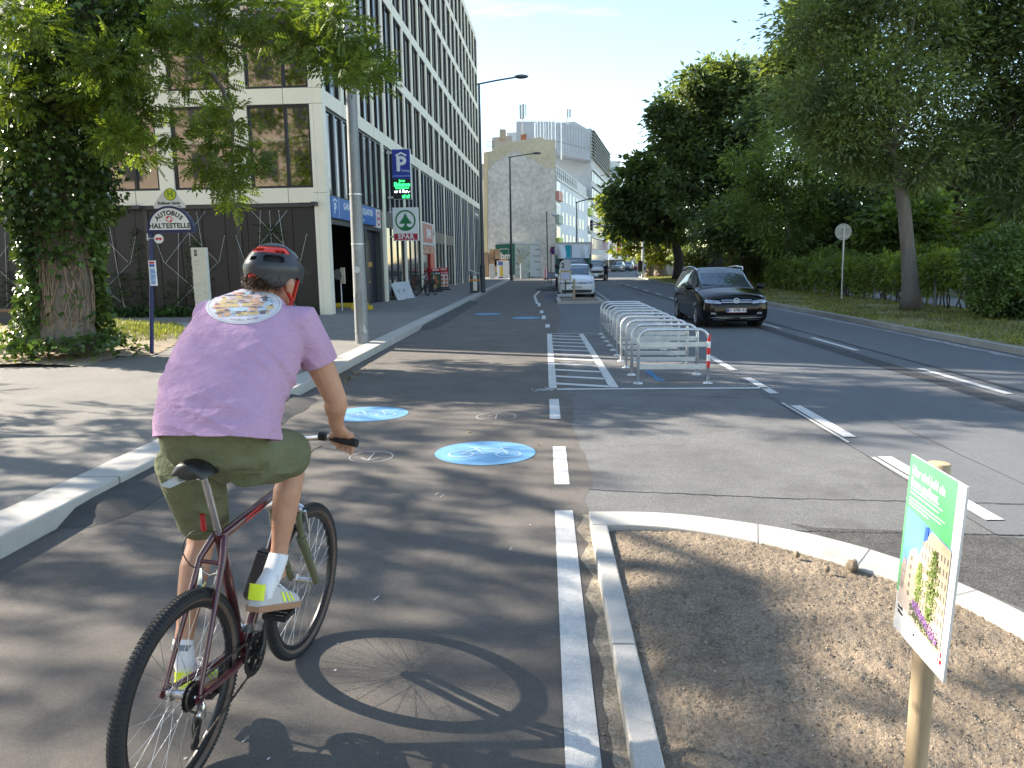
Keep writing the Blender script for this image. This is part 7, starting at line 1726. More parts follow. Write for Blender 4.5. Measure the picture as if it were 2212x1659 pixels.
    tubeo('stem', km, [([ht1, (.715, 0, 1.03 + hr), (.73, 0, 1.045 + hr), (.80, 0, 1.075 + hr)], .016)])
    bar = [(.745, -.33, 1.1), (.765, -.22, 1.11), (.795, -.1, 1.085), (.80, 0, 1.078), (.795, .1, 1.085), (.765, .22, 1.11), (.745, .33, 1.1)]
    bar = [(a, b, c + hr) for a, b, c in bar]
    hb_ = tubeo('handlebar', M_silver if det > 1 else km, [([Vector(p) for p in catmull([Vector(q) for q in bar], 5)], .0125)])
    for s in (-1, 1):
        tubeo('grip', M_rubber, [([(.765, s * .225, 1.11 + hr), (.744, s * .35, 1.1 + hr)], .0175)], hb_)
        mb = MB(); mb.tube([V_(.765, s * .2, 1.108 + hr), V_(.80, s * .21, 1.1 + hr), V_(.825, s * .26, 1.08 + hr), V_(.82, s * .31, 1.07 + hr)], [.012, .009, .006, .005], 8); mb.tube([V_(.768, s * .17, 1.11 + hr), V_(.768, s * .2, 1.11 + hr)], .02, 10); mb.build('brake_lever', M_bparts, hb_, 60)
    tubeo('seatpost', M_silver, [([sc_, (.15, 0, 1.15)], .0138)])
    st = []                                                             # saddle: loft from tail to nose
    for (u, hw_, z) in ((-.0, .03, 1.155), (.01, .062, 1.165), (.05, .074, 1.17), (.1, .066, 1.165), (.15, .04, 1.16), (.21, .024, 1.158), (.27, .018, 1.155), (.285, .008, 1.148)):
        st.append([V_(u + .045, hw_ * math.cos(a), z + .022 + (.018 if math.sin(a) > 0 else .03) * math.sin(a) - .03 * (hw_ > .03) * abs(math.cos(a)) ** 3) for a in np.linspace(0, 2 * math.pi, 15)[:-1]])
    mb = MB(); k = 14; mb.add([p for r in st for p in r], [(i * k + j, i * k + (j + 1) % k, (i + 1) * k + (j + 1) % k, (i + 1) * k + j) for i in range(len(st) - 1) for j in range(k)] + [tuple(range(k - 1, -1, -1)), tuple(range((len(st) - 1) * k, len(st) * k))])
    sd = mb.build('saddle', M_bparts, t, 60)
    tubeo('saddle_rail', M_silver, [([(.075, s * .03, 1.162), (.135, s * .022, 1.142), (.235, s * .02, 1.144), (.295, s * .008, 1.167)], .004) for s in (-1, 1)] + [([(.125, 0, 1.142), (.18, 0, 1.147)], .018)], sd)
    # drive train
    cl = .175; ang = math.radians(78 if det > 1 else 10); cu, cw = cl * math.cos(ang), cl * math.sin(ang)
    mb = MB(); c = V_(*bb)
    for r, v in ((.088, .056), (.07, .048), (.05, .04)):
        n = 44; vo = []
        for j in range(n):
            a = 2 * math.pi * j / n; rr = r + (.0035 if j % 2 else -.0015); vo.append(c + ax * v + (fw * math.cos(a) + up * math.sin(a)) * rr)
        vi = [c + ax * v + (p - c - ax * v) * .76 for p in vo]; k = len(mb.v)
        mb.add(vo + vi + [p + ax * .003 for p in vo] + [p + ax * .003 for p in vi], [(j, (j + 1) % n, n + (j + 1) % n, n + j) for j in range(n)] + [(2 * n + j, 3 * n + j, 3 * n + (j + 1) % n, 2 * n + (j + 1) % n) for j in range(n)] + [(j, 2 * n + j, 2 * n + (j + 1) % n, (j + 1) % n) for j in range(n)] + [(n + j, n + (j + 1) % n, 3 * n + (j + 1) % n, 3 * n + j) for j in range(n)])
    for j in range(5): a = j * 1.2566 + .4; mb.bar(c + ax * .052, c + ax * .052 + (fw * math.cos(a) + up * math.sin(a)) * .07, .01, .018, up=ax)
    mb.tube([c - ax * .07, c + ax * .075], .016, 12)
    ck = mb.build('crankset', M_bparts, t, 50)
    pedals = []
    for s in (1, -1):
        e = V_(bb[0] + s * cu, s * .085, bb[2] + s * cw); mb = MB(); mb.tube([c + ax * s * .07, c + ax * s * .075 + fw * s * .03 + up * s * .03, e], [.016, .013, .011], 10, sq=.7); mb.build('crank_arm', M_bparts, ck, 60)
        q = e + ax * s * .055; mb = MB(); mb.tube([e, q + ax * s * .03], .007, 8)
        for x in (-1, 1): mb.bar(q - ax * .045 + fw * x * .04, q + ax * .045 + fw * x * .04, .012, .02); mb.bar(q + ax * x * .045 - fw * .045, q + ax * x * .045 + fw * .045, .01, .02)
        mb.build('pedal', M_bparts, t, 40); pedals.append(q)
    mb = MB()
    for i in range(7): mb.lathe([(.018, .034 + i * .0036), (.052 - .005 * i, .034 + i * .0036), (.052 - .005 * i, .0355 + i * .0036), (.018, .0355 + i * .0036)], V_(0, 0, Rw), ax, 22)
    if det > 1:
        for i in range(7):
            for j in range(18):
                a = 2 * math.pi * j / 18; r = .054 - .005 * i; p = V_(0, 0, Rw) + ax * (.0347 + i * .0036) + (fw * math.cos(a) + up * math.sin(a)) * r; mb.bar(p - ax * .001, p + ax * .001, .004, .006)
    mb.build('cassette', M_bparts, t, 40)
    ch = []
    def circ(cu_, cw_, r, a0, a1, n=14): return [(cu_ + r * math.cos(a0 + (a1 - a0) * i / n), .048, cw_ + r * math.sin(a0 + (a1 - a0) * i / n)) for i in range(n + 1)]
    path = circ(bb[0], bb[2], .072, math.pi / 2, -math.pi / 2) + [(.06, .046, .165), (.02, .046, .15)] + circ(.005, .185, .022, -1.3, -3.6, 8) + circ(.03, .262, .022, 0, 1.7, 6) + circ(0, Rw, .046, -2.2, -4.5, 12)
    pts = [V_(*p) for p in path]; mb = MB()
    if det > 1:
        tot = []; 
        for a, b in zip(pts, pts[1:] + pts[:1]):
            n = max(1, int((b - a).length / .0125))
            tot += [a.lerp(b, i / n) for i in range(n)]
        for i, (a, b) in enumerate(zip(tot, tot[1:] + tot[:1])):
            d = (b - a).normalized() if (b - a).length > 1e-5 else fw
            mb.bar(a - d * .001, b + d * .001, .0065 if i % 2 else .0045, .0085 if i % 2 else .007, up=ax.cross(d))
    else: mb.tube(pts, .006, 5, closed=True)
    mb.build('chain', mat('chain_steel', (.1, .09, .08), .45, .7, .3, 80), t)
    mb = MB(); mb.ball(V_(.028, .058, .3), .024, 8, 0, (.8, .9, 1.5)); mb.bar(V_(.0, .066, Rw - .02), V_(.03, .062, .29), .014, .02); mb.tube([V_(.035, .06, .33), V_(.01, .06, .29)], .01, 8); dr = mb.build('derailleur', M_silver, t, 60)
    mb = MB()
    for v in (.041, .053): mb.bar(V_(.034, v, .268), V_(.0, v, .178), .003, .018, up=fw)
    for (u, w) in ((.03, .262), (.005, .185)): mb.lathe([(0, .042), (.021, .042), (.021, .051), (0, .051)], V_(u, 0, w), ax, 14)
    mb.build('cage', M_bparts, dr, 40)
    if det > 1:
        mb = MB(); mb.tube([V_(.175, 0, 1.02), V_(.198, 0, .955)], .021, 12); mb.tube([V_(.182, 0, 1.03), V_(.18, 0, 1.035)], .018, 12)
        mb = MB(); a = V_(.185, -.026, .975); mb.tube([a, a - up * .065 + fw * .012], [.0095, .0105], 12); mb.build('rear_light', mat('red_lens', (.3, .008, .01), .2, coat=.6), t, 60)
        mb = MB(); mb.slab([AY(428, 1026, 2.56), AY(405, 1019, 2.56), AY(346, 1049, 2.44), AY(366, 1055, 2.44)], up * .004); mb.build('mudguard_flap', mat('grey_plastic', (.42, .44, .44), .4), t)
        mb = MB()                                                       # folding lock on the down tube
        p0, p1 = AY(570, 1196, 3.02), AY(536, 1298, 2.93); d = (p1 - p0); 
        mb.bar(p0, p0 + d * .9, .045, .05, up=ax); mb.bar(p0 - d * .04 + fw * .02, p0 + d * .12 + fw * .03, .055, .065, up=ax); mb.bar(p0 + d * .8 + fw * .0, p1 + fw * .05, .05, .06, up=ax)
        mb.build('folding_lock', M_bparts, t, None, .006)
        mb = MB(); fw_ = V_(.39, .03, .43); mb.bar(fw_, fw_ + fw * .07 - up * .03, .03, .04, up=ax); mb.tube([V_(.375, 0, .47), V_(.385, 0, .44)], .021, 10); mb.build('front_derailleur', M_silver, t, 60)
        mb = MB()
        for s in (-1, 1): mb.bar(V_(.19, s * .04, .765), V_(.17, s * .026, .665), .018, .02); mb.bar(V_(.16, s * .026, .7), V_(.19, s * .026, .71), .018, .012)
        mb.tube([V_(.19, -.045, .76), V_(.19, 0, .74), V_(.19, .045, .76)], .004, 6); mb.build('rim_brake', M_silver, t, 50)
        mb = MB()
        for s in (-1, 1): mb.bar(V_(.84, s * .05, .78), V_(.85, s * .03, .68), .016, .02)
        mb.tube([V_(.84, -.05, .78), V_(.83, 0, .8), V_(.84, .05, .78)], .004, 6); mb.build('rim_brake', M_silver, t, 50)
        mb = MB()
        for pl in ([(.22, .01, .9), (.19, -.07, .9), (.16, -.09, .84), (.165, -.06, .78), (.19, -.03, .765)], [(.80, .17, 1.1), (.86, .1, 1.06), (.9, .03, .98), (.86, 0, .86)], [(.80, -.17, 1.1), (.88, -.1, 1.03), (.87, -.02, .92), (.8, .02, .88)], [(.03, .075, .38), (-.06, .085, .33), (-.06, .08, .27), (.0, .065, .26)], [(.25, .02, .86), (.27, .022, .7), (.38, .025, .42)]):
            mb.tube(catmull([V_(*p) for p in pl], 5), .0024, 5)
        mb.build('cable', M_black, t, 180)
        for nm, sz, uu in (('HARDTAIL', .028, .52),): pass
        mb = MB(); a, b = V_(.42, .0175, .8765), V_(.56, .0175, .8885); mb.bar(a, b, .003, .02, up=up); mb.build('frame_sticker', mat('sticker_red', (.6, .05, .07), .4, var=.4, scale=200), fr)
        mb = MB()
        for i in range(5): q = .25 + .09 * i; p = Vector(bb).lerp(Vector(sc_), .55 + i * .075); mb.bar(V_(p.x - .0165, .006, p.z), V_(p.x - .021, .006, p.z + .02), .012, .003)
        mb.build('seat_tube_lettering', mat('sticker_pale', (.5, .42, .42), .5), fr)
    return pedals
Rc = Vector((-1.325, 2.44, 0)); HDG = .127; LEAN = .072
_d = Vector((math.sin(HDG), math.cos(HDG), 0)); _s = Vector((math.cos(HDG), -math.sin(HDG), 0))
_up = Vector((0, 0, 1)) * math.cos(LEAN) + _s * math.sin(LEAN); _sd = _s * math.cos(LEAN) - Vector((0, 0, 1)) * math.sin(LEAN)
def B(u, v, w): return Rc + _d * u + _sd * v + _up * w
bk = thing('bicycle', 'dark red bicycle ridden by the man in the lilac shirt', 'bicycle', Rc)
PED = bicycle(bk, B, .37, .998, (M_maroon, M_silver), 2, .045)
# two parked bikes by the facade
p0 = G((780 + 1080 / 3.771) / 1.15732, (340 + 1503 / 3.771) / 1.15732, ZW)
for i, (dx, dy, rz, lab) in enumerate(((-.28, .3, .5, 'black bicycle parked nearest the facade by the offer stands'), (.3, -.1, .28, 'black bicycle parked on the pavement side by the offer stands'))):
    c = p0 + Vector((dx, dy, 0)); t = thing('bicycle', lab, 'bicycle', c, 'bicycles parked by the shop')
    dv = Vector((-math.sin(rz), -math.cos(rz), 0)); sv = Vector((-math.cos(rz), math.sin(rz), 0))
    bicycle(t, (lambda u, v, w, c=c, dv=dv, sv=sv: c + dv * (u - .5) + sv * v + Vector((0, 0, w))), .35, .984, (M_bparts, M_bparts), 1)
    mb = MB(); mb.tube([c + sv * -.02 + Vector((0, 0, .3)), c + sv * -.2 + dv * .05], .01, 6); mb.build('kickstand', M_bparts, t)

# ================================================================ THE CYCLIST
cy = thing('person', 'man in lilac shirt, olive shorts and dark helmet riding a dark red bicycle', 'person', B(.17, 0, 1.1))
hipR, hipL = AY(528, 985, 2.72), AY(408, 990, 2.72)
kneeR, ankR = AY(634, 995, 3.07), AY(598, 1222, 2.97)
kneeL, ankL = AY(437, 1150, 2.95), AY(392, 1410, 2.735)
shR, elR, wrR = AY(655, 705, 2.95), AY(725, 862, 3.02), B(.695, .275, 1.222)
shL, elL, wrL = AY(462, 690, 2.95), AY(440, 850, 3.12), B(.695, -.275, 1.222)
pel, chest, neck = AY(470, 950, 2.64), AY(528, 720, 2.93), AY(566, 640, 3.0)
headc = AY(593, 600, 3.04)
def fuse(nm, m, builder, vox, it, parent=cy, fac=.5, cuts=()):
    mb = MB(); builder(mb); o = mb.build(nm, m, parent, 180)
    r = o.modifiers.new('r', 'REMESH'); r.mode = 'VOXEL'; r.voxel_size = vox
    q = o.modifiers.new('s', 'SMOOTH'); q.factor = fac; q.iterations = it
    evalmods(o)
    if cuts:                                                          # open hems: drop the faces beyond each cutting plane
        bm = bmesh.new(); bm.from_mesh(o.data); ofs = wloc(parent)
        for (p, n_, r_) in cuts:
            geo = [f for f in bm.faces if (f.calc_center_median() + ofs - p).length < r_ + .02]
            gv = list({v for f in geo for v in f.verts}); ge = list({e for f in geo for e in f.edges})
            bmesh.ops.bisect_plane(bm, geom=gv + ge + geo, plane_co=p - ofs, plane_no=n_, dist=1e-5)
            bmesh.ops.delete(bm, geom=[f for f in bm.faces if (f.calc_center_median() + ofs - p).dot(n_) > 1e-4 and (f.calc_center_median() + ofs - p).length < r_], context='FACES')
        bm.to_mesh(o.data); bm.free(); sm = o.modifiers.new('cloth', 'SOLIDIFY'); sm.thickness = .004; sm.offset = -1
    o.data.polygons.foreach_set('use_smooth', [True] * len(o.data.polygons)); return o
def lerpv(a, b, t): return a.lerp(b, t)
hy = HDG + R_(16)                                                     # he looks to the right
hf = Vector((math.sin(hy), math.cos(hy), -.12)).normalized(); hs = Vector((math.cos(hy), -math.sin(hy), 0)); hu = hs.cross(hf).normalized()
def HD(x, y, z): return headc + (hs * x + hf * y + hu * z) * .9
def body_parts(mb):
    for hp, kn, an in ((hipR, kneeR, ankR), (hipL, kneeL, ankL)):
        back = (kn - an).cross(_sd).normalized(); back = back if back.dot(_d) < 0 else -back
        mb.tube([hp, lerpv(hp, kn, .5), lerpv(hp, kn, .9), kn, lerpv(kn, an, .12) , lerpv(kn, an, .3) + back * .012, lerpv(kn, an, .5) + back * .008, lerpv(kn, an, .78), an, an - Vector((0, 0, .05))], [.07, .068, .06, .058, .053, .058, .052, .037, .034, .036], 16)
        mb.ball(lerpv(kn, an, .01) - back * .02, .045, 8)
    mb.tube([lerpv(pel, chest, .2), lerpv(pel, chest, .5), chest, lerpv(chest, neck, .6)], [.13, .125, .13, .09], 16)
    mb.tube([lerpv(chest, neck, .5), neck, HD(0, -.02, -.07)], [.075, .064, .062], 14)
    mb.tube([shL, chest, shR], [.07, .1, .07], 12)
    for sh, el, wr, s in ((shR, elR, wrR, 1), (shL, elL, wrL, -1)):
        mb.tube([sh, lerpv(sh, el, .5), lerpv(sh, el, .88), el, lerpv(el, wr, .22), lerpv(el, wr, .6), wr], [.064, .056, .048, .045, .05, .037, .028], 14)
        # hand: palm over the grip, four fingers curled round it, thumb beneath
        g0, g1 = B(.765, s * .232, 1.155), B(.744, s * .345, 1.145); gd = (g1 - g0).normalized(); gm = lerpv(g0, g1, .45)
        fwd = (_d + Vector((0, 0, -.12))).normalized(); upv = Vector((0, 0, 1))
        mb.tube([wr, lerpv(wr, gm, .55) + upv * .014, gm + upv * .028 - fwd * .004], [.026, .034, .03], 12, sq=.8)
        for q in (-.034, -.012, .01, .031):
            mb.ball(gm + gd * q + upv * .027, .0185, 7)
            b0 = gm + gd * (q * 1.05); L = (.0, .003, .002, -.004)[int((q + .035) / .022) % 4]
            mb.tube([b0 + upv * .03, b0 + upv * .03 + fwd * .022, b0 + upv * .012 + fwd * (.036 + L), b0 - upv * .012 + fwd * (.034 + L), b0 - upv * (.036 + .3 * max(0, q)) + fwd * .02, b0 - upv * (.048 + .4 * max(0, q)) + fwd * .004], [.0125, .0118, .011, .0105, .0095, .008], 9)
        th = gm - gd * .052
        mb.tube([lerpv(wr, gm, .6) - gd * .02, th + upv * .012 - fwd * .012, th - upv * .02 + fwd * .002, th - upv * .03 + fwd * .022 + gd * .012], [.017, .014, .0115, .009], 9)
    # head: skull, jaw, nose, ears, lips and brow
    mb.ball(HD(0, -.005, .02), .09, 12, 0, (.86, 1.02, 1.05)); mb.ball(HD(0, .035, -.055), .064, 10, 0, (.85, .9, .95)); mb.ball(HD(0, .062, -.098), .032, 8)
    mb.tube([HD(0, .098, .012), HD(0, .125, -.035), HD(0, .1, -.042)], [.012, .017, .014], 8)
    mb.tube([HD(-.03, .088, -.07), HD(0, .098, -.068), HD(.03, .088, -.07)], [.007, .0095, .007], 7)
    mb.tube([HD(-.05, .085, .03), HD(0, .1, .032), HD(.05, .085, .03)], .013, 7)
    for s in (-1, 1): mb.tube([HD(s * .09, -.0, -.005), HD(s * .104, -.018, -.03), HD(s * .096, -.012, -.066)], [.015, .02, .011], 8)
fuse('body', M_skin, body_parts, .0052, 3)
for s in (-1, 1):
    mb = MB(); mb.ball(HD(s * .033, .088, .006), .014, 8, 0); mb.build('eye', M_white, cy, 180)
# ---- shirt
ST = [(469, 128, 2.585, 938, .15), (470, 127, 2.62, 905, .15), (474, 126, 2.67, 868, .148), (484, 130, 2.73, 828, .145), (504, 131, 2.80, 782, .145), (522, 126, 2.87, 738, .14), (540, 114, 2.93, 695, .128), (552, 94, 2.975, 660, .105), (562, 58, 3.0, 637, .078), (565, 50, 3.01, 630, .07)]
centres = [AY(x, y, Y) for (x, hw_, Y, y, th) in ST]
SPN = [(centres[min(i + 1, 9)] - centres[max(i - 1, 0)]).normalized() for i in range(10)]
lat = (shR - shL).normalized()
def shirt_parts(mb):
    vs = []; n = 36
    for i, (x, hw_, Y, y, th) in enumerate([ST[0]] + ST):
        ext = SPN[0] * .13 if i == 0 else Vector((0, 0, 0)); i = max(0, i - 1)
        c = centres[i] - Vector((0, 0, .03)) - ext; t_ = SPN[i]; L_ = (_sd * (1 - i / 9) + lat * (i / 9)); L_ = (L_ - t_ * L_.dot(t_)).normalized(); N_ = L_.cross(t_).normalized()
        N_ = N_ if N_.dot(_d) < 0 else -N_
        a = hw_ * ((Vector((0, 0, EYE)) - c).length) / 1642 * .985
        for j in range(n):
            q = 2 * math.pi * j / n; cs, sn = math.cos(q), math.sin(q); ex_ = .8
            vs.append(c + L_ * a * math.copysign(abs(cs) ** ex_, cs) + N_ * th * math.copysign(abs(sn) ** ex_, sn) * (1 if sn > 0 else .9))
    mb.add(vs, [(i * n + j, i * n + (j + 1) % n, (i + 1) * n + (j + 1) % n, (i + 1) * n + j) for i in range(10) for j in range(n)] + [tuple(range(n - 1, -1, -1)), tuple(range(10 * n, 11 * n))])
    for sh, el, s in ((shR, elR, 1), (shL, elL, -1)):
        e = lerpv(sh, el, .66)
        mb.tube([lerpv(sh, chest, .45), sh, lerpv(sh, e, .45), e], [.1, .088, .077, .073], 18)
M_shirt = mat('lilac_cotton', (.48, .3, .44), .85, var=.05, scale=14, fine=(420, .08), bump=.25, bscale=500, spec=.2, bump2=(8, .028, (1, 1, 1.8)))
hemc = AY(469, 936, 2.585) - Vector((0, 0, .02))
shirt = fuse('shirt', M_shirt, shirt_parts, .0062, 9, cuts=((hemc, -(SPN[0] * .5 + Vector((0, 0, .5)) + _sd * .1).normalized(), .4), (lerpv(shR, elR, .5), (elR - shR).normalized(), .13), (lerpv(shL, elL, .5), (elL - shL).normalized(), .13)))
me = shirt.data; nv = len(me.vertices); co_ = np.empty(nv * 3); me.vertices.foreach_get('co', co_); co_ = co_.reshape(-1, 3); nr = np.empty(nv * 3); me.vertices.foreach_get('normal', nr); nr = nr.reshape(-1, 3)
wp = co_ + np.array(wloc(cy)); base = np.array(centres[0]); spn = np.array((centres[7] - centres[0]).normalized()); sdv = np.array(_sd)
tt = (wp - base) @ spn; ss = (wp - base) @ sdv
low = np.clip(1 - tt / .42, .12, 1)
rdg = lambda q: 1 - 2 * np.abs(np.sin(q / 2)) ** .7
w1 = rdg(tt * 70 + ss * 16 + 2.2 * np.sin(ss * 11 + tt * 9)) * (.5 + .5 * np.sin(ss * 9 - tt * 15 + 1)); w2 = rdg(tt * 42 - ss * 24 + 1.8 * np.sin(ss * 14 + 2)) * (.5 + .5 * np.sin(ss * 13 + tt * 22))
arm = np.exp(-(((ss - .17) / .12) ** 2 + ((tt - .25) / .14) ** 2)); w3 = rdg((tt + ss * .75) * 95) * arm
disp = (.0058 * w1 + .0055 * w2) * low + .006 * w3 + .004 * fbm(wp[:, 0], wp[:, 2] * 1.3, 22, 4) * low
disp += .002 * (1 - 2 * np.abs(fbm(wp[:, 0] + wp[:, 1] * .5, wp[:, 2], 38, 9))) * low
disp += -.0025 * np.exp(-((tt - .03) / .006) ** 2)
me.vertices.foreach_set('co', (co_ + nr * disp[:, None]).ravel()); me.update()
# printed oval on the back
bvh = BVHTree.FromPolygons([tuple(v) for v in (co_ + nr * disp[:, None] + np.array(wloc(cy)))], [tuple(p.vertices) for p in me.polygons])
def on_shirt(x, y, off):
    d = Vector(ray(x, y)).normalized(); h = bvh.ray_cast(Vector((0, 0, EYE)), d)
    return (h[0] + h[1] * off) if h[0] is not None else None
pc0 = (527, 660)
def oval_pt(r, a):
    """oval in the photo: tilted a little; returned in picture coordinates"""
    x, y = 82 * r * math.cos(a), 38 * r * math.sin(a) * (1.06 if math.sin(a) > 0 else .92); q = -.06
    return pc0[0] + x * math.cos(q) - y * math.sin(q), pc0[1] + x * math.sin(q) + y * math.cos(q)
PRM, PMB = [], MB()
def patch(nm, m, cells, off, par=None):
    mb = PMB; PRM.append(m)
    for c_ in cells:
        P = [on_shirt(x, y, off) for x, y in c_]
        if all(p is not None for p in P): mb.poly(P, len(PRM) - 1)
NA, NR = 72, 14
cells = [[oval_pt(r / NR, a * 2 * math.pi / NA) for r, a in ((i, j), (i + 1, j), (i + 1, j + 1), (i, j + 1)) if not (r == 0 and a == j + 1)] for i in range(NR) for j in range(NA)]
pr_o = None; patch('back_print', mat('print_white', (.6, .58, .62), .8, var=.06, scale=20), cells, .0016)
def ringcells(r0, r1): return [[oval_pt(r, a * 2 * math.pi / NA) for r, a in ((r0, j), (r1, j), (r1, j + 1), (r0, j + 1))] for j in range(NA)]
patch('print_ring', mat('print_grey', (.3, .3, .33), .8), ringcells(.925, .94), .0022, pr_o)
cols = [('print_yellow', (.62, .45, .2)), ('print_orange', (.6, .34, .2)), ('print_sky', (.4, .52, .6)), ('print_dark', (.16, .14, .16)), ('print_rose', (.6, .42, .38))]
buck = {k: [] for k, _ in cols}
r2 = random.Random(3)
for row in range(7):                                                  # irregular tiles like a stained map
    y0, y1 = -.82 + row * .232, -.82 + (row + 1) * .232 - .028; x = -1.0
    while x < 1:
        w = r2.uniform(.12, .34); k = r2.choices([c[0] for c in cols], (4, 3, 2.2, 1.4, 2))[0]; sk = r2.uniform(-.06, .06)
        nn = 4
        for i in range(nn):
            xa, xb = x + .014 + (w - .028) * i / nn, x + .014 + (w - .028) * (i + 1) / nn; q = [(xa + sk, y0), (xb + sk, y0 + .015), (xb, y1 - .015), (xa, y1)]
            if all(px_ * px_ + py_ * py_ < .78 and not (py_ > .55) for px_, py_ in q):
                buck[k].append([oval_pt(math.hypot(px_, py_), math.atan2(py_, px_)) for px_, py_ in q])
        x += w
for nm, col in cols: patch(nm, mat(nm, col, .8, var=.12, scale=60), buck[nm], .0026, pr_o)
dk = []
for i in range(46):
    a, r = r2.uniform(0, 6.28), math.sqrt(r2.random()) * .8; x0, y0 = r * math.cos(a), r * math.sin(a)
    if y0 > .5: continue
    l, h = r2.uniform(.04, .16), r2.uniform(.02, .06); q = [(x0 - l, y0), (x0, y0 - h), (x0 + l, y0 + .01), (x0, y0 + h * .6)]
    dk.append([oval_pt(math.hypot(*p), math.atan2(p[1], p[0])) for p in q])
patch('print_strokes', mat('print_dark', (.16, .14, .16)), dk, .0032, pr_o)
lt = []; word = 'London, Bridge'
tm = text_mesh(word, 1., .01, 'CENTER', 0., 0.)
for pg in tm.polygons:
    P = [tm.vertices[i].co for i in pg.vertices]; cell = []
    for p in P:
        a = math.pi / 2 - (p.x * .155) + .0; r = .79 - (p.y * .12); cell.append(oval_pt(r, a))
    lt.append(cell)
patch('print_lettering', mat('print_dark', (.16, .14, .16)), lt, .003, pr_o)
PMB.build('back_print', PRM, cy, 180)
# ---- shorts
M_shorts = mat('olive_cotton', (.15, .16, .09), .85, var=.08, scale=10, fine=(300, .1), bump=.3, bscale=380, spec=.2, bump2=(10, .03, (1.2, 1, 1)))
sR, sL = AY(634, 980, 3.07), AY(444, 1140, 2.92)
def shorts_parts(mb):
    c = AY(467, 965, 2.69); vs = []; n = 28
    for (dz, a, b) in ((.1, .19, .135), (.04, .2, .15), (-.03, .205, .155), (-.09, .17, .13)):
        q = c + _up * dz - _d * dz * .5
        for j in range(n): t_ = 2 * math.pi * j / n; vs.append(q + _sd * a * math.cos(t_) + _d * b * math.sin(t_))
    mb.add(vs, [(i * n + j, i * n + (j + 1) % n, (i + 1) * n + (j + 1) % n, (i + 1) * n + j) for i in range(3) for j in range(n)] + [tuple(range(n - 1, -1, -1)), tuple(range(3 * n, 4 * n))])
    mb.ball(c - _up * .045 + _d * .08, .115, 10, 0, (1.2, 1, 1)); mb.tube([hipR, lerpv(hipR, sR, .5), lerpv(hipR, sR, .9), sR], [.122, .112, .1, .1], 20)
    mb.tube([hipL, lerpv(hipL, sL, .45), lerpv(hipL, sL, .85), sL], [.122, .112, .096, .096], 20)
sh_ = fuse('shorts', M_shorts, shorts_parts, .0066, 6, cuts=((lerpv(hipR, sR, .9), (sR - hipR).normalized(), .16), (lerpv(hipL, sL, .93), (sL - hipL).normalized(), .16)))
me = sh_.data; nv = len(me.vertices); co_ = np.empty(nv * 3); me.vertices.foreach_get('co', co_); co_ = co_.reshape(-1, 3); nr = np.empty(nv * 3); me.vertices.foreach_get('normal', nr); nr = nr.reshape(-1, 3); wp = co_ + np.array(wloc(cy))
disp = .0075 * (1 - 2 * np.abs(np.sin(wp[:, 2] * 24 + wp[:, 0] * 19 + np.sin(wp[:, 0] * 25))) ** .7) * (.4 + .6 * np.sin(wp[:, 0] * 17 + wp[:, 1] * 20)) + .004 * fbm(wp[:, 0], wp[:, 2], 18, 6)
me.vertices.foreach_set('co', (co_ + nr * disp[:, None]).ravel()); me.update()
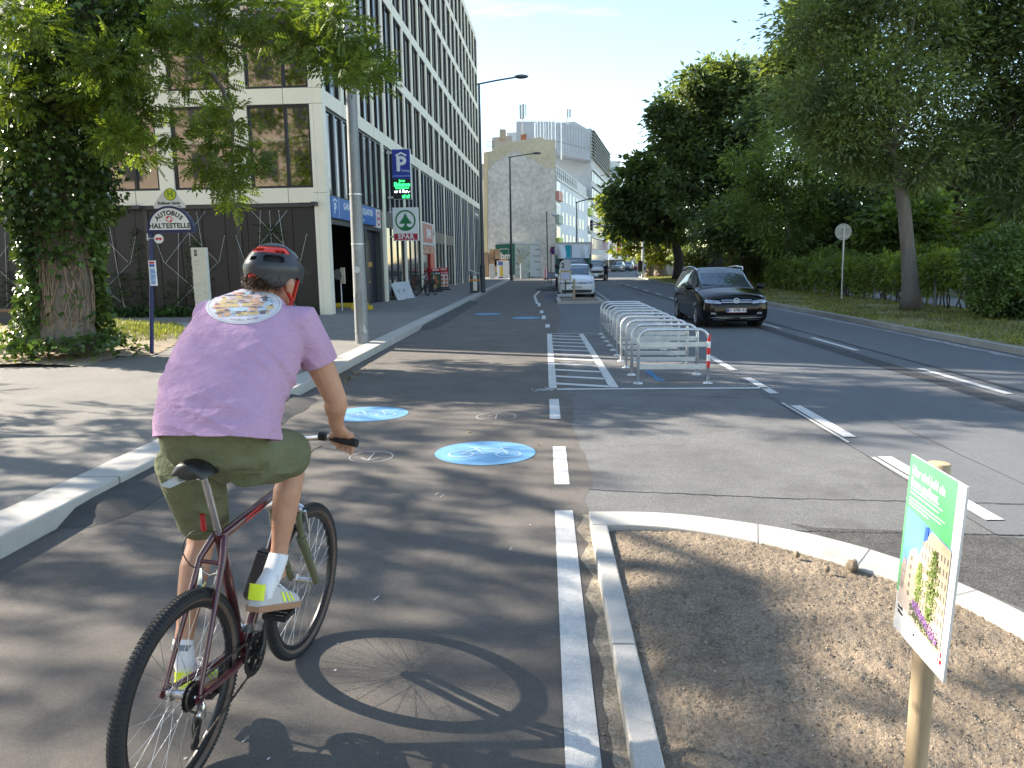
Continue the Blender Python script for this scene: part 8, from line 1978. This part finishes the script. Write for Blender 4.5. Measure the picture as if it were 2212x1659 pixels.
# ---- socks and shoes
M_sock = mat('white_sock', (.72, .72, .74), .9, var=.05, fine=(300, .08)); M_shoe = mat('pale_suede', (.5, .48, .47), .8, var=.06, fine=(200, .08)); M_gum = mat('gum_sole', (.36, .2, .12), .6, var=.08); M_fluo = mat('fluo_yellow', (.72, .85, .03), .55)
for an, kn, pq, s in ((ankR, kneeR, PED[0], 1), (ankL, kneeL, PED[1], -1)):
    ya = HDG + R_(6 * s); fd = Vector((math.sin(ya), math.cos(ya), -.36 if s > 0 else -.22)).normalized(); fs = Vector((math.cos(ya), -math.sin(ya), 0)); fu = fs.cross(fd).normalized()
    sole = pq + Vector((0, 0, .026)); heel = sole - fd * .19 + _sd * s * .006
    def FS(x, y, z): return heel + fs * x + fd * y + fu * z
    pr = [(0, .024, .03), (.01, .033, .075), (.05, .037, .092), (.1, .036, .088), (.145, .039, .076), (.19, .046, .064), (.235, .048, .055), (.275, .042, .046), (.298, .026, .036), (.305, .008, .028)]
    vs, k = [], 16
    for y, hw_, h_ in pr:
        for j in range(k): a = 2 * math.pi * j / k; cx_, sz_ = math.cos(a), math.sin(a); vs.append(FS(hw_ * math.copysign(abs(cx_) ** .75, cx_) * (1 - .25 * max(0, sz_)), y, .022 + max(-.002, (h_ * 1.22 - .022) * max(0, sz_) ** .8 if sz_ > 0 else 0)))
    mb = MB(); mb.add(vs, [(i * k + j, i * k + (j + 1) % k, (i + 1) * k + (j + 1) % k, (i + 1) * k + j) for i in range(len(pr) - 1) for j in range(k)] + [tuple(range(k - 1, -1, -1)), tuple(range((len(pr) - 1) * k, len(pr) * k))])
    shoe = mb.build('shoe', M_shoe, cy, 60)
    bv = BVHTree.FromPolygons([tuple(v) for v in vs], [(i * k + j, i * k + (j + 1) % k, (i + 1) * k + (j + 1) % k, (i + 1) * k + j) for i in range(len(pr) - 1) for j in range(k)])
    out = [FS(hw_ * 1.08 + .002, y, 0) for y, hw_, _ in pr] + [FS(-hw_ * 1.08 - .002, y, 0) for y, hw_, _ in reversed(pr)]
    mb = MB(); mb.slab(out, fu * .026); mb.build('sole', M_gum, shoe, None, .004)
    def side(nm, m, polys):
        mb = MB()
        for P in polys:
            for d_ in (1, -1):
                Q = []
                for (y, z) in P:
                    h = bv.ray_cast(FS(d_ * .2, y, z), -fs * d_); Q.append(h[0] + fs * d_ * .0025 if h[0] is not None else None)
                if None not in Q: mb.poly(Q)
        if mb.v: mb.build(nm, m, shoe)
    side('side_stripes', M_fluo, [[(.135 + .026 * i + dz * -.25, .03 + dz * .036) for dz in (0, 1)] + [(.149 + .026 * i + dz * -.25, .03 + dz * .036) for dz in (1, 0)] for i in range(3)] if False else [[(.15 + .028 * i, .032), (.164 + .028 * i, .032), (.15 + .028 * i, .07 - .004 * i), (.136 + .028 * i, .07 - .004 * i)] for i in range(3)])
    side('heel_tab', M_fluo, [[(.004, .05), (.05, .055), (.09, .07), (.062, .088), (.045, .105), (.008, .1)]])
    mb = MB()
    vs = [FS(.034 * math.cos(a) * 1.04, .01 - .012 * math.sin(a), z) for z in (.045, .075, .106) for a in np.linspace(-.2, math.pi + .2, 9)]
    mb.add(vs, [(i * 9 + j, i * 9 + j + 1, (i + 1) * 9 + j + 1, (i + 1) * 9 + j) for i in range(2) for j in range(8)]); mb.build('heel_counter', M_fluo, shoe, 180)
    mb = MB()
    for i in range(4): y = .125 + i * .022; z = .108 - i * .01; mb.tube([FS(-.022, y, z - .006), FS(0, y - .004, z + .004), FS(.022, y, z - .006)], .003, 6)
    for q in (-1, 1): mb.tube(arc(FS(q * .014, .115, .118), .014, 0, 2 * math.pi, 10, fs, fu), .0022, 5)
    mb.build('laces', M_white, shoe, 180)
    tgt = FS(0, .055, .07); upk = (kn - an).normalized()
    mb = MB(); mb.tube([tgt - fu * .02, tgt + fu * .01, lerpv(tgt, an, .6), an + upk * .035, an + upk * .05], [.036, .04, .04, .0405, .0395], 18); sk = mb.build('sock', M_sock, cy, 60)
    mb = MB(); mb.tube([an + upk * .008, an + upk * .03], [.0417, .0417], 18, cap=False); mb.build('grey_band', mat('sock_grey', (.2, .22, .25), .9), sk, 60)
# ---- helmet with vents, hair at the nape, red straps
M_helm = mat('helmet_grey', (.026, .029, .036), .4, var=.12, scale=14)
M_hred = mat('helmet_red', (.62, .045, .03), .45); M_hblk = mat('helmet_inner', (.008, .008, .009), .8)
hm = thing('helmet', None, None); hm.parent = cy
for pr2 in ('category', 'label'):
    if pr2 in hm.keys(): del hm[pr2]
def HM(az, el, k=1.):
    """azimuth from the back of the head towards the right, elevation; k scales the shell"""
    x = math.cos(el) * math.sin(az); y = -math.cos(el) * math.cos(az); z = math.sin(el)
    rib = 1 + .02 * math.sin(el * 9) * math.cos(el)
    return HD(x * .113 * k * rib, y * .146 * k * rib - .004, z * .133 * k + .02)
nA, nE = 176, 54; shell, red, fshell, fred = MB(), MB(), [], []
def low_edge(az):
    a = (az + math.pi) % (2 * math.pi) - math.pi; e = -.42 + .32 * math.exp(-(a / .55) ** 2) - .12 * math.exp(-((abs(a) - 1.0) / .35) ** 2)
    return e + .5 * math.exp(-((abs(a) - math.pi) / .7) ** 2) + .28 * math.exp(-((abs(a) - 1.75) / .3) ** 2)
def inbox(a, e, a0, a1, e0, e1, r=.5):
    u, v = (2 * a - a0 - a1) / (a1 - a0), (2 * e - e0 - e1) / (e1 - e0); return abs(u) ** 4 + abs(v) ** 4 < 1
VENTS = [(-.45, .38, .72, .9), (.9, 1.4, .66, .84), (.45, 1.25, .28, .55), (-1.5, -.75, .25, .5), (-.12, .2, .32, .48), (-1.5, -.95, .7, .86), (1.9, 2.5, .3, .55), (2.7, 3.1, .5, .8), (-2.5, -1.9, .3, .55), (-3.1, -2.7, .5, .8), (1.9, 2.5, .85, 1.05), (-2.5, -1.9, .85, 1.05)]
vsh = []
for i in range(nA):
    az = -math.pi + 2 * math.pi * i / nA
    for j in range(nE + 1): e0 = low_edge(az); vsh.append((az, e0 + (math.pi / 2 - .02 - e0) * j / nE))
for i in range(nA):
    for j in range(nE):
        q = (i * (nE + 1) + j, ((i + 1) % nA) * (nE + 1) + j, ((i + 1) % nA) * (nE + 1) + j + 1, i * (nE + 1) + j + 1)
        a = vsh[q[0]][0] + math.pi / nA; e = (vsh[q[0]][1] + vsh[q[2]][1]) / 2
        if any(inbox(a, e, *v) for v in VENTS): continue
        (fred if (.64 < e < 1.0 and -1.0 < a < 1.6) else fshell).append(q)
def shellmesh(nm, fs, k0, k1, m):
    us = sorted({i for f in fs for i in f}); rm = {a: b for b, a in enumerate(us)}; mb = MB(); n = len(us)
    ed = {}
    for f in fs:
        for a, b in zip(f, f[1:] + f[:1]): ed[(a, b)] = 1
    side_ = [(rm[a], rm[b], rm[b] + n, rm[a] + n) for (a, b) in ed if (b, a) not in ed]
    mb.add([HM(*vsh[i], k0) for i in us] + [HM(*vsh[i], k1) for i in us], [tuple(rm[i] for i in f) for f in fs] + [tuple(rm[i] + n for i in f[::-1]) for f in fs] + side_)
    return mb.build(nm, m, hm, 40)
shellmesh('shell', fshell, 1.0, .9, M_helm); shellmesh('red_panel', fred, .975, .89, M_hred)
mb = MB(); kk = nE + 1; mb.add([HM(az, el, .87) for az, el in vsh], [(i * kk + j, ((i + 1) % nA) * kk + j, ((i + 1) % nA) * kk + j + 1, i * kk + j + 1) for i in range(nA) for j in range(nE)]); mb.build('liner', M_hblk, hm, 180)
mb = MB(); vs = []
for i in range(13):
    a = math.pi * .72 + math.pi * .56 * i / 12; w_ = math.sin(math.pi * i / 12)
    p = HM(a, .3, .99); vs += [p, p + hf * .07 * w_ - hu * .02 * w_, p + hf * .07 * w_ - hu * .026 * w_, p - hu * .008]
mb.add(vs, [(4 * i + j, 4 * i + (j + 1) % 4, 4 * i + 4 + (j + 1) % 4, 4 * i + 4 + j) for i in range(12) for j in range(4)]); mb.build('visor', M_helm, hm, 50)
for s in (1, -1):
    mb = MB(); mb.bar(HM(s * 1.2, -.3, .9), HD(s * .075, .03, -.1), .004, .017, up=hs); mb.bar(HM(s * 2.0, -.1, .92), HD(s * .074, .035, -.1), .004, .017, up=hs); mb.bar(HD(s * .075, .03, -.1), HD(s * .02, .075, -.135), .004, .016, up=hf); mb.build('strap', M_hred, hm)
mb = MB(); mb.tube([HM(-.75, -.15, .84), HM(-.35, -.2, .82), HM(0, -.22, .82), HM(.35, -.2, .82), HM(.75, -.15, .84)], .012, 8); mb.build('fit_cradle', M_hblk, hm, 180)
mb = MB(); mb.ball(HM(0, -.2, .85), .02, 8, 0, (1.3, .6, .8)); mb.bar(HM(-.2, -.12, .87), HM(.2, -.12, .87), .008, .008); mb.build('red_dial', M_hred, hm, 180)
mb = MB(); a = HM(-1.25, .05, 1.0); mb.ball(a, .016, 6, 0, (.5, 1, 1.3)); mb.build('yellow_sticker', M_fluo, hm, 180)
mb = MB(); rh = random.Random(5)
for i in range(520):
    az = rh.uniform(-1.25, 1.15); el = -.15 - rh.random() * .5; p = HM(az, el, .8); d_ = (p - headc).normalized()
    pts = [p]
    for k in range(4): pts.append(pts[-1] + (d_ * .006 + Vector((rh.uniform(-1, 1), rh.uniform(-1, 1), rh.uniform(-1.2, .5))) * .008))
    mb.tube(pts, [.0022, .002, .0018, .0012, .0006], 4, cap=False)
mb.build('hair', mat('brown_hair', (.075, .042, .022), .5, var=.35, scale=90), cy, 180)
# light trims: hem seams of the shirt sleeves
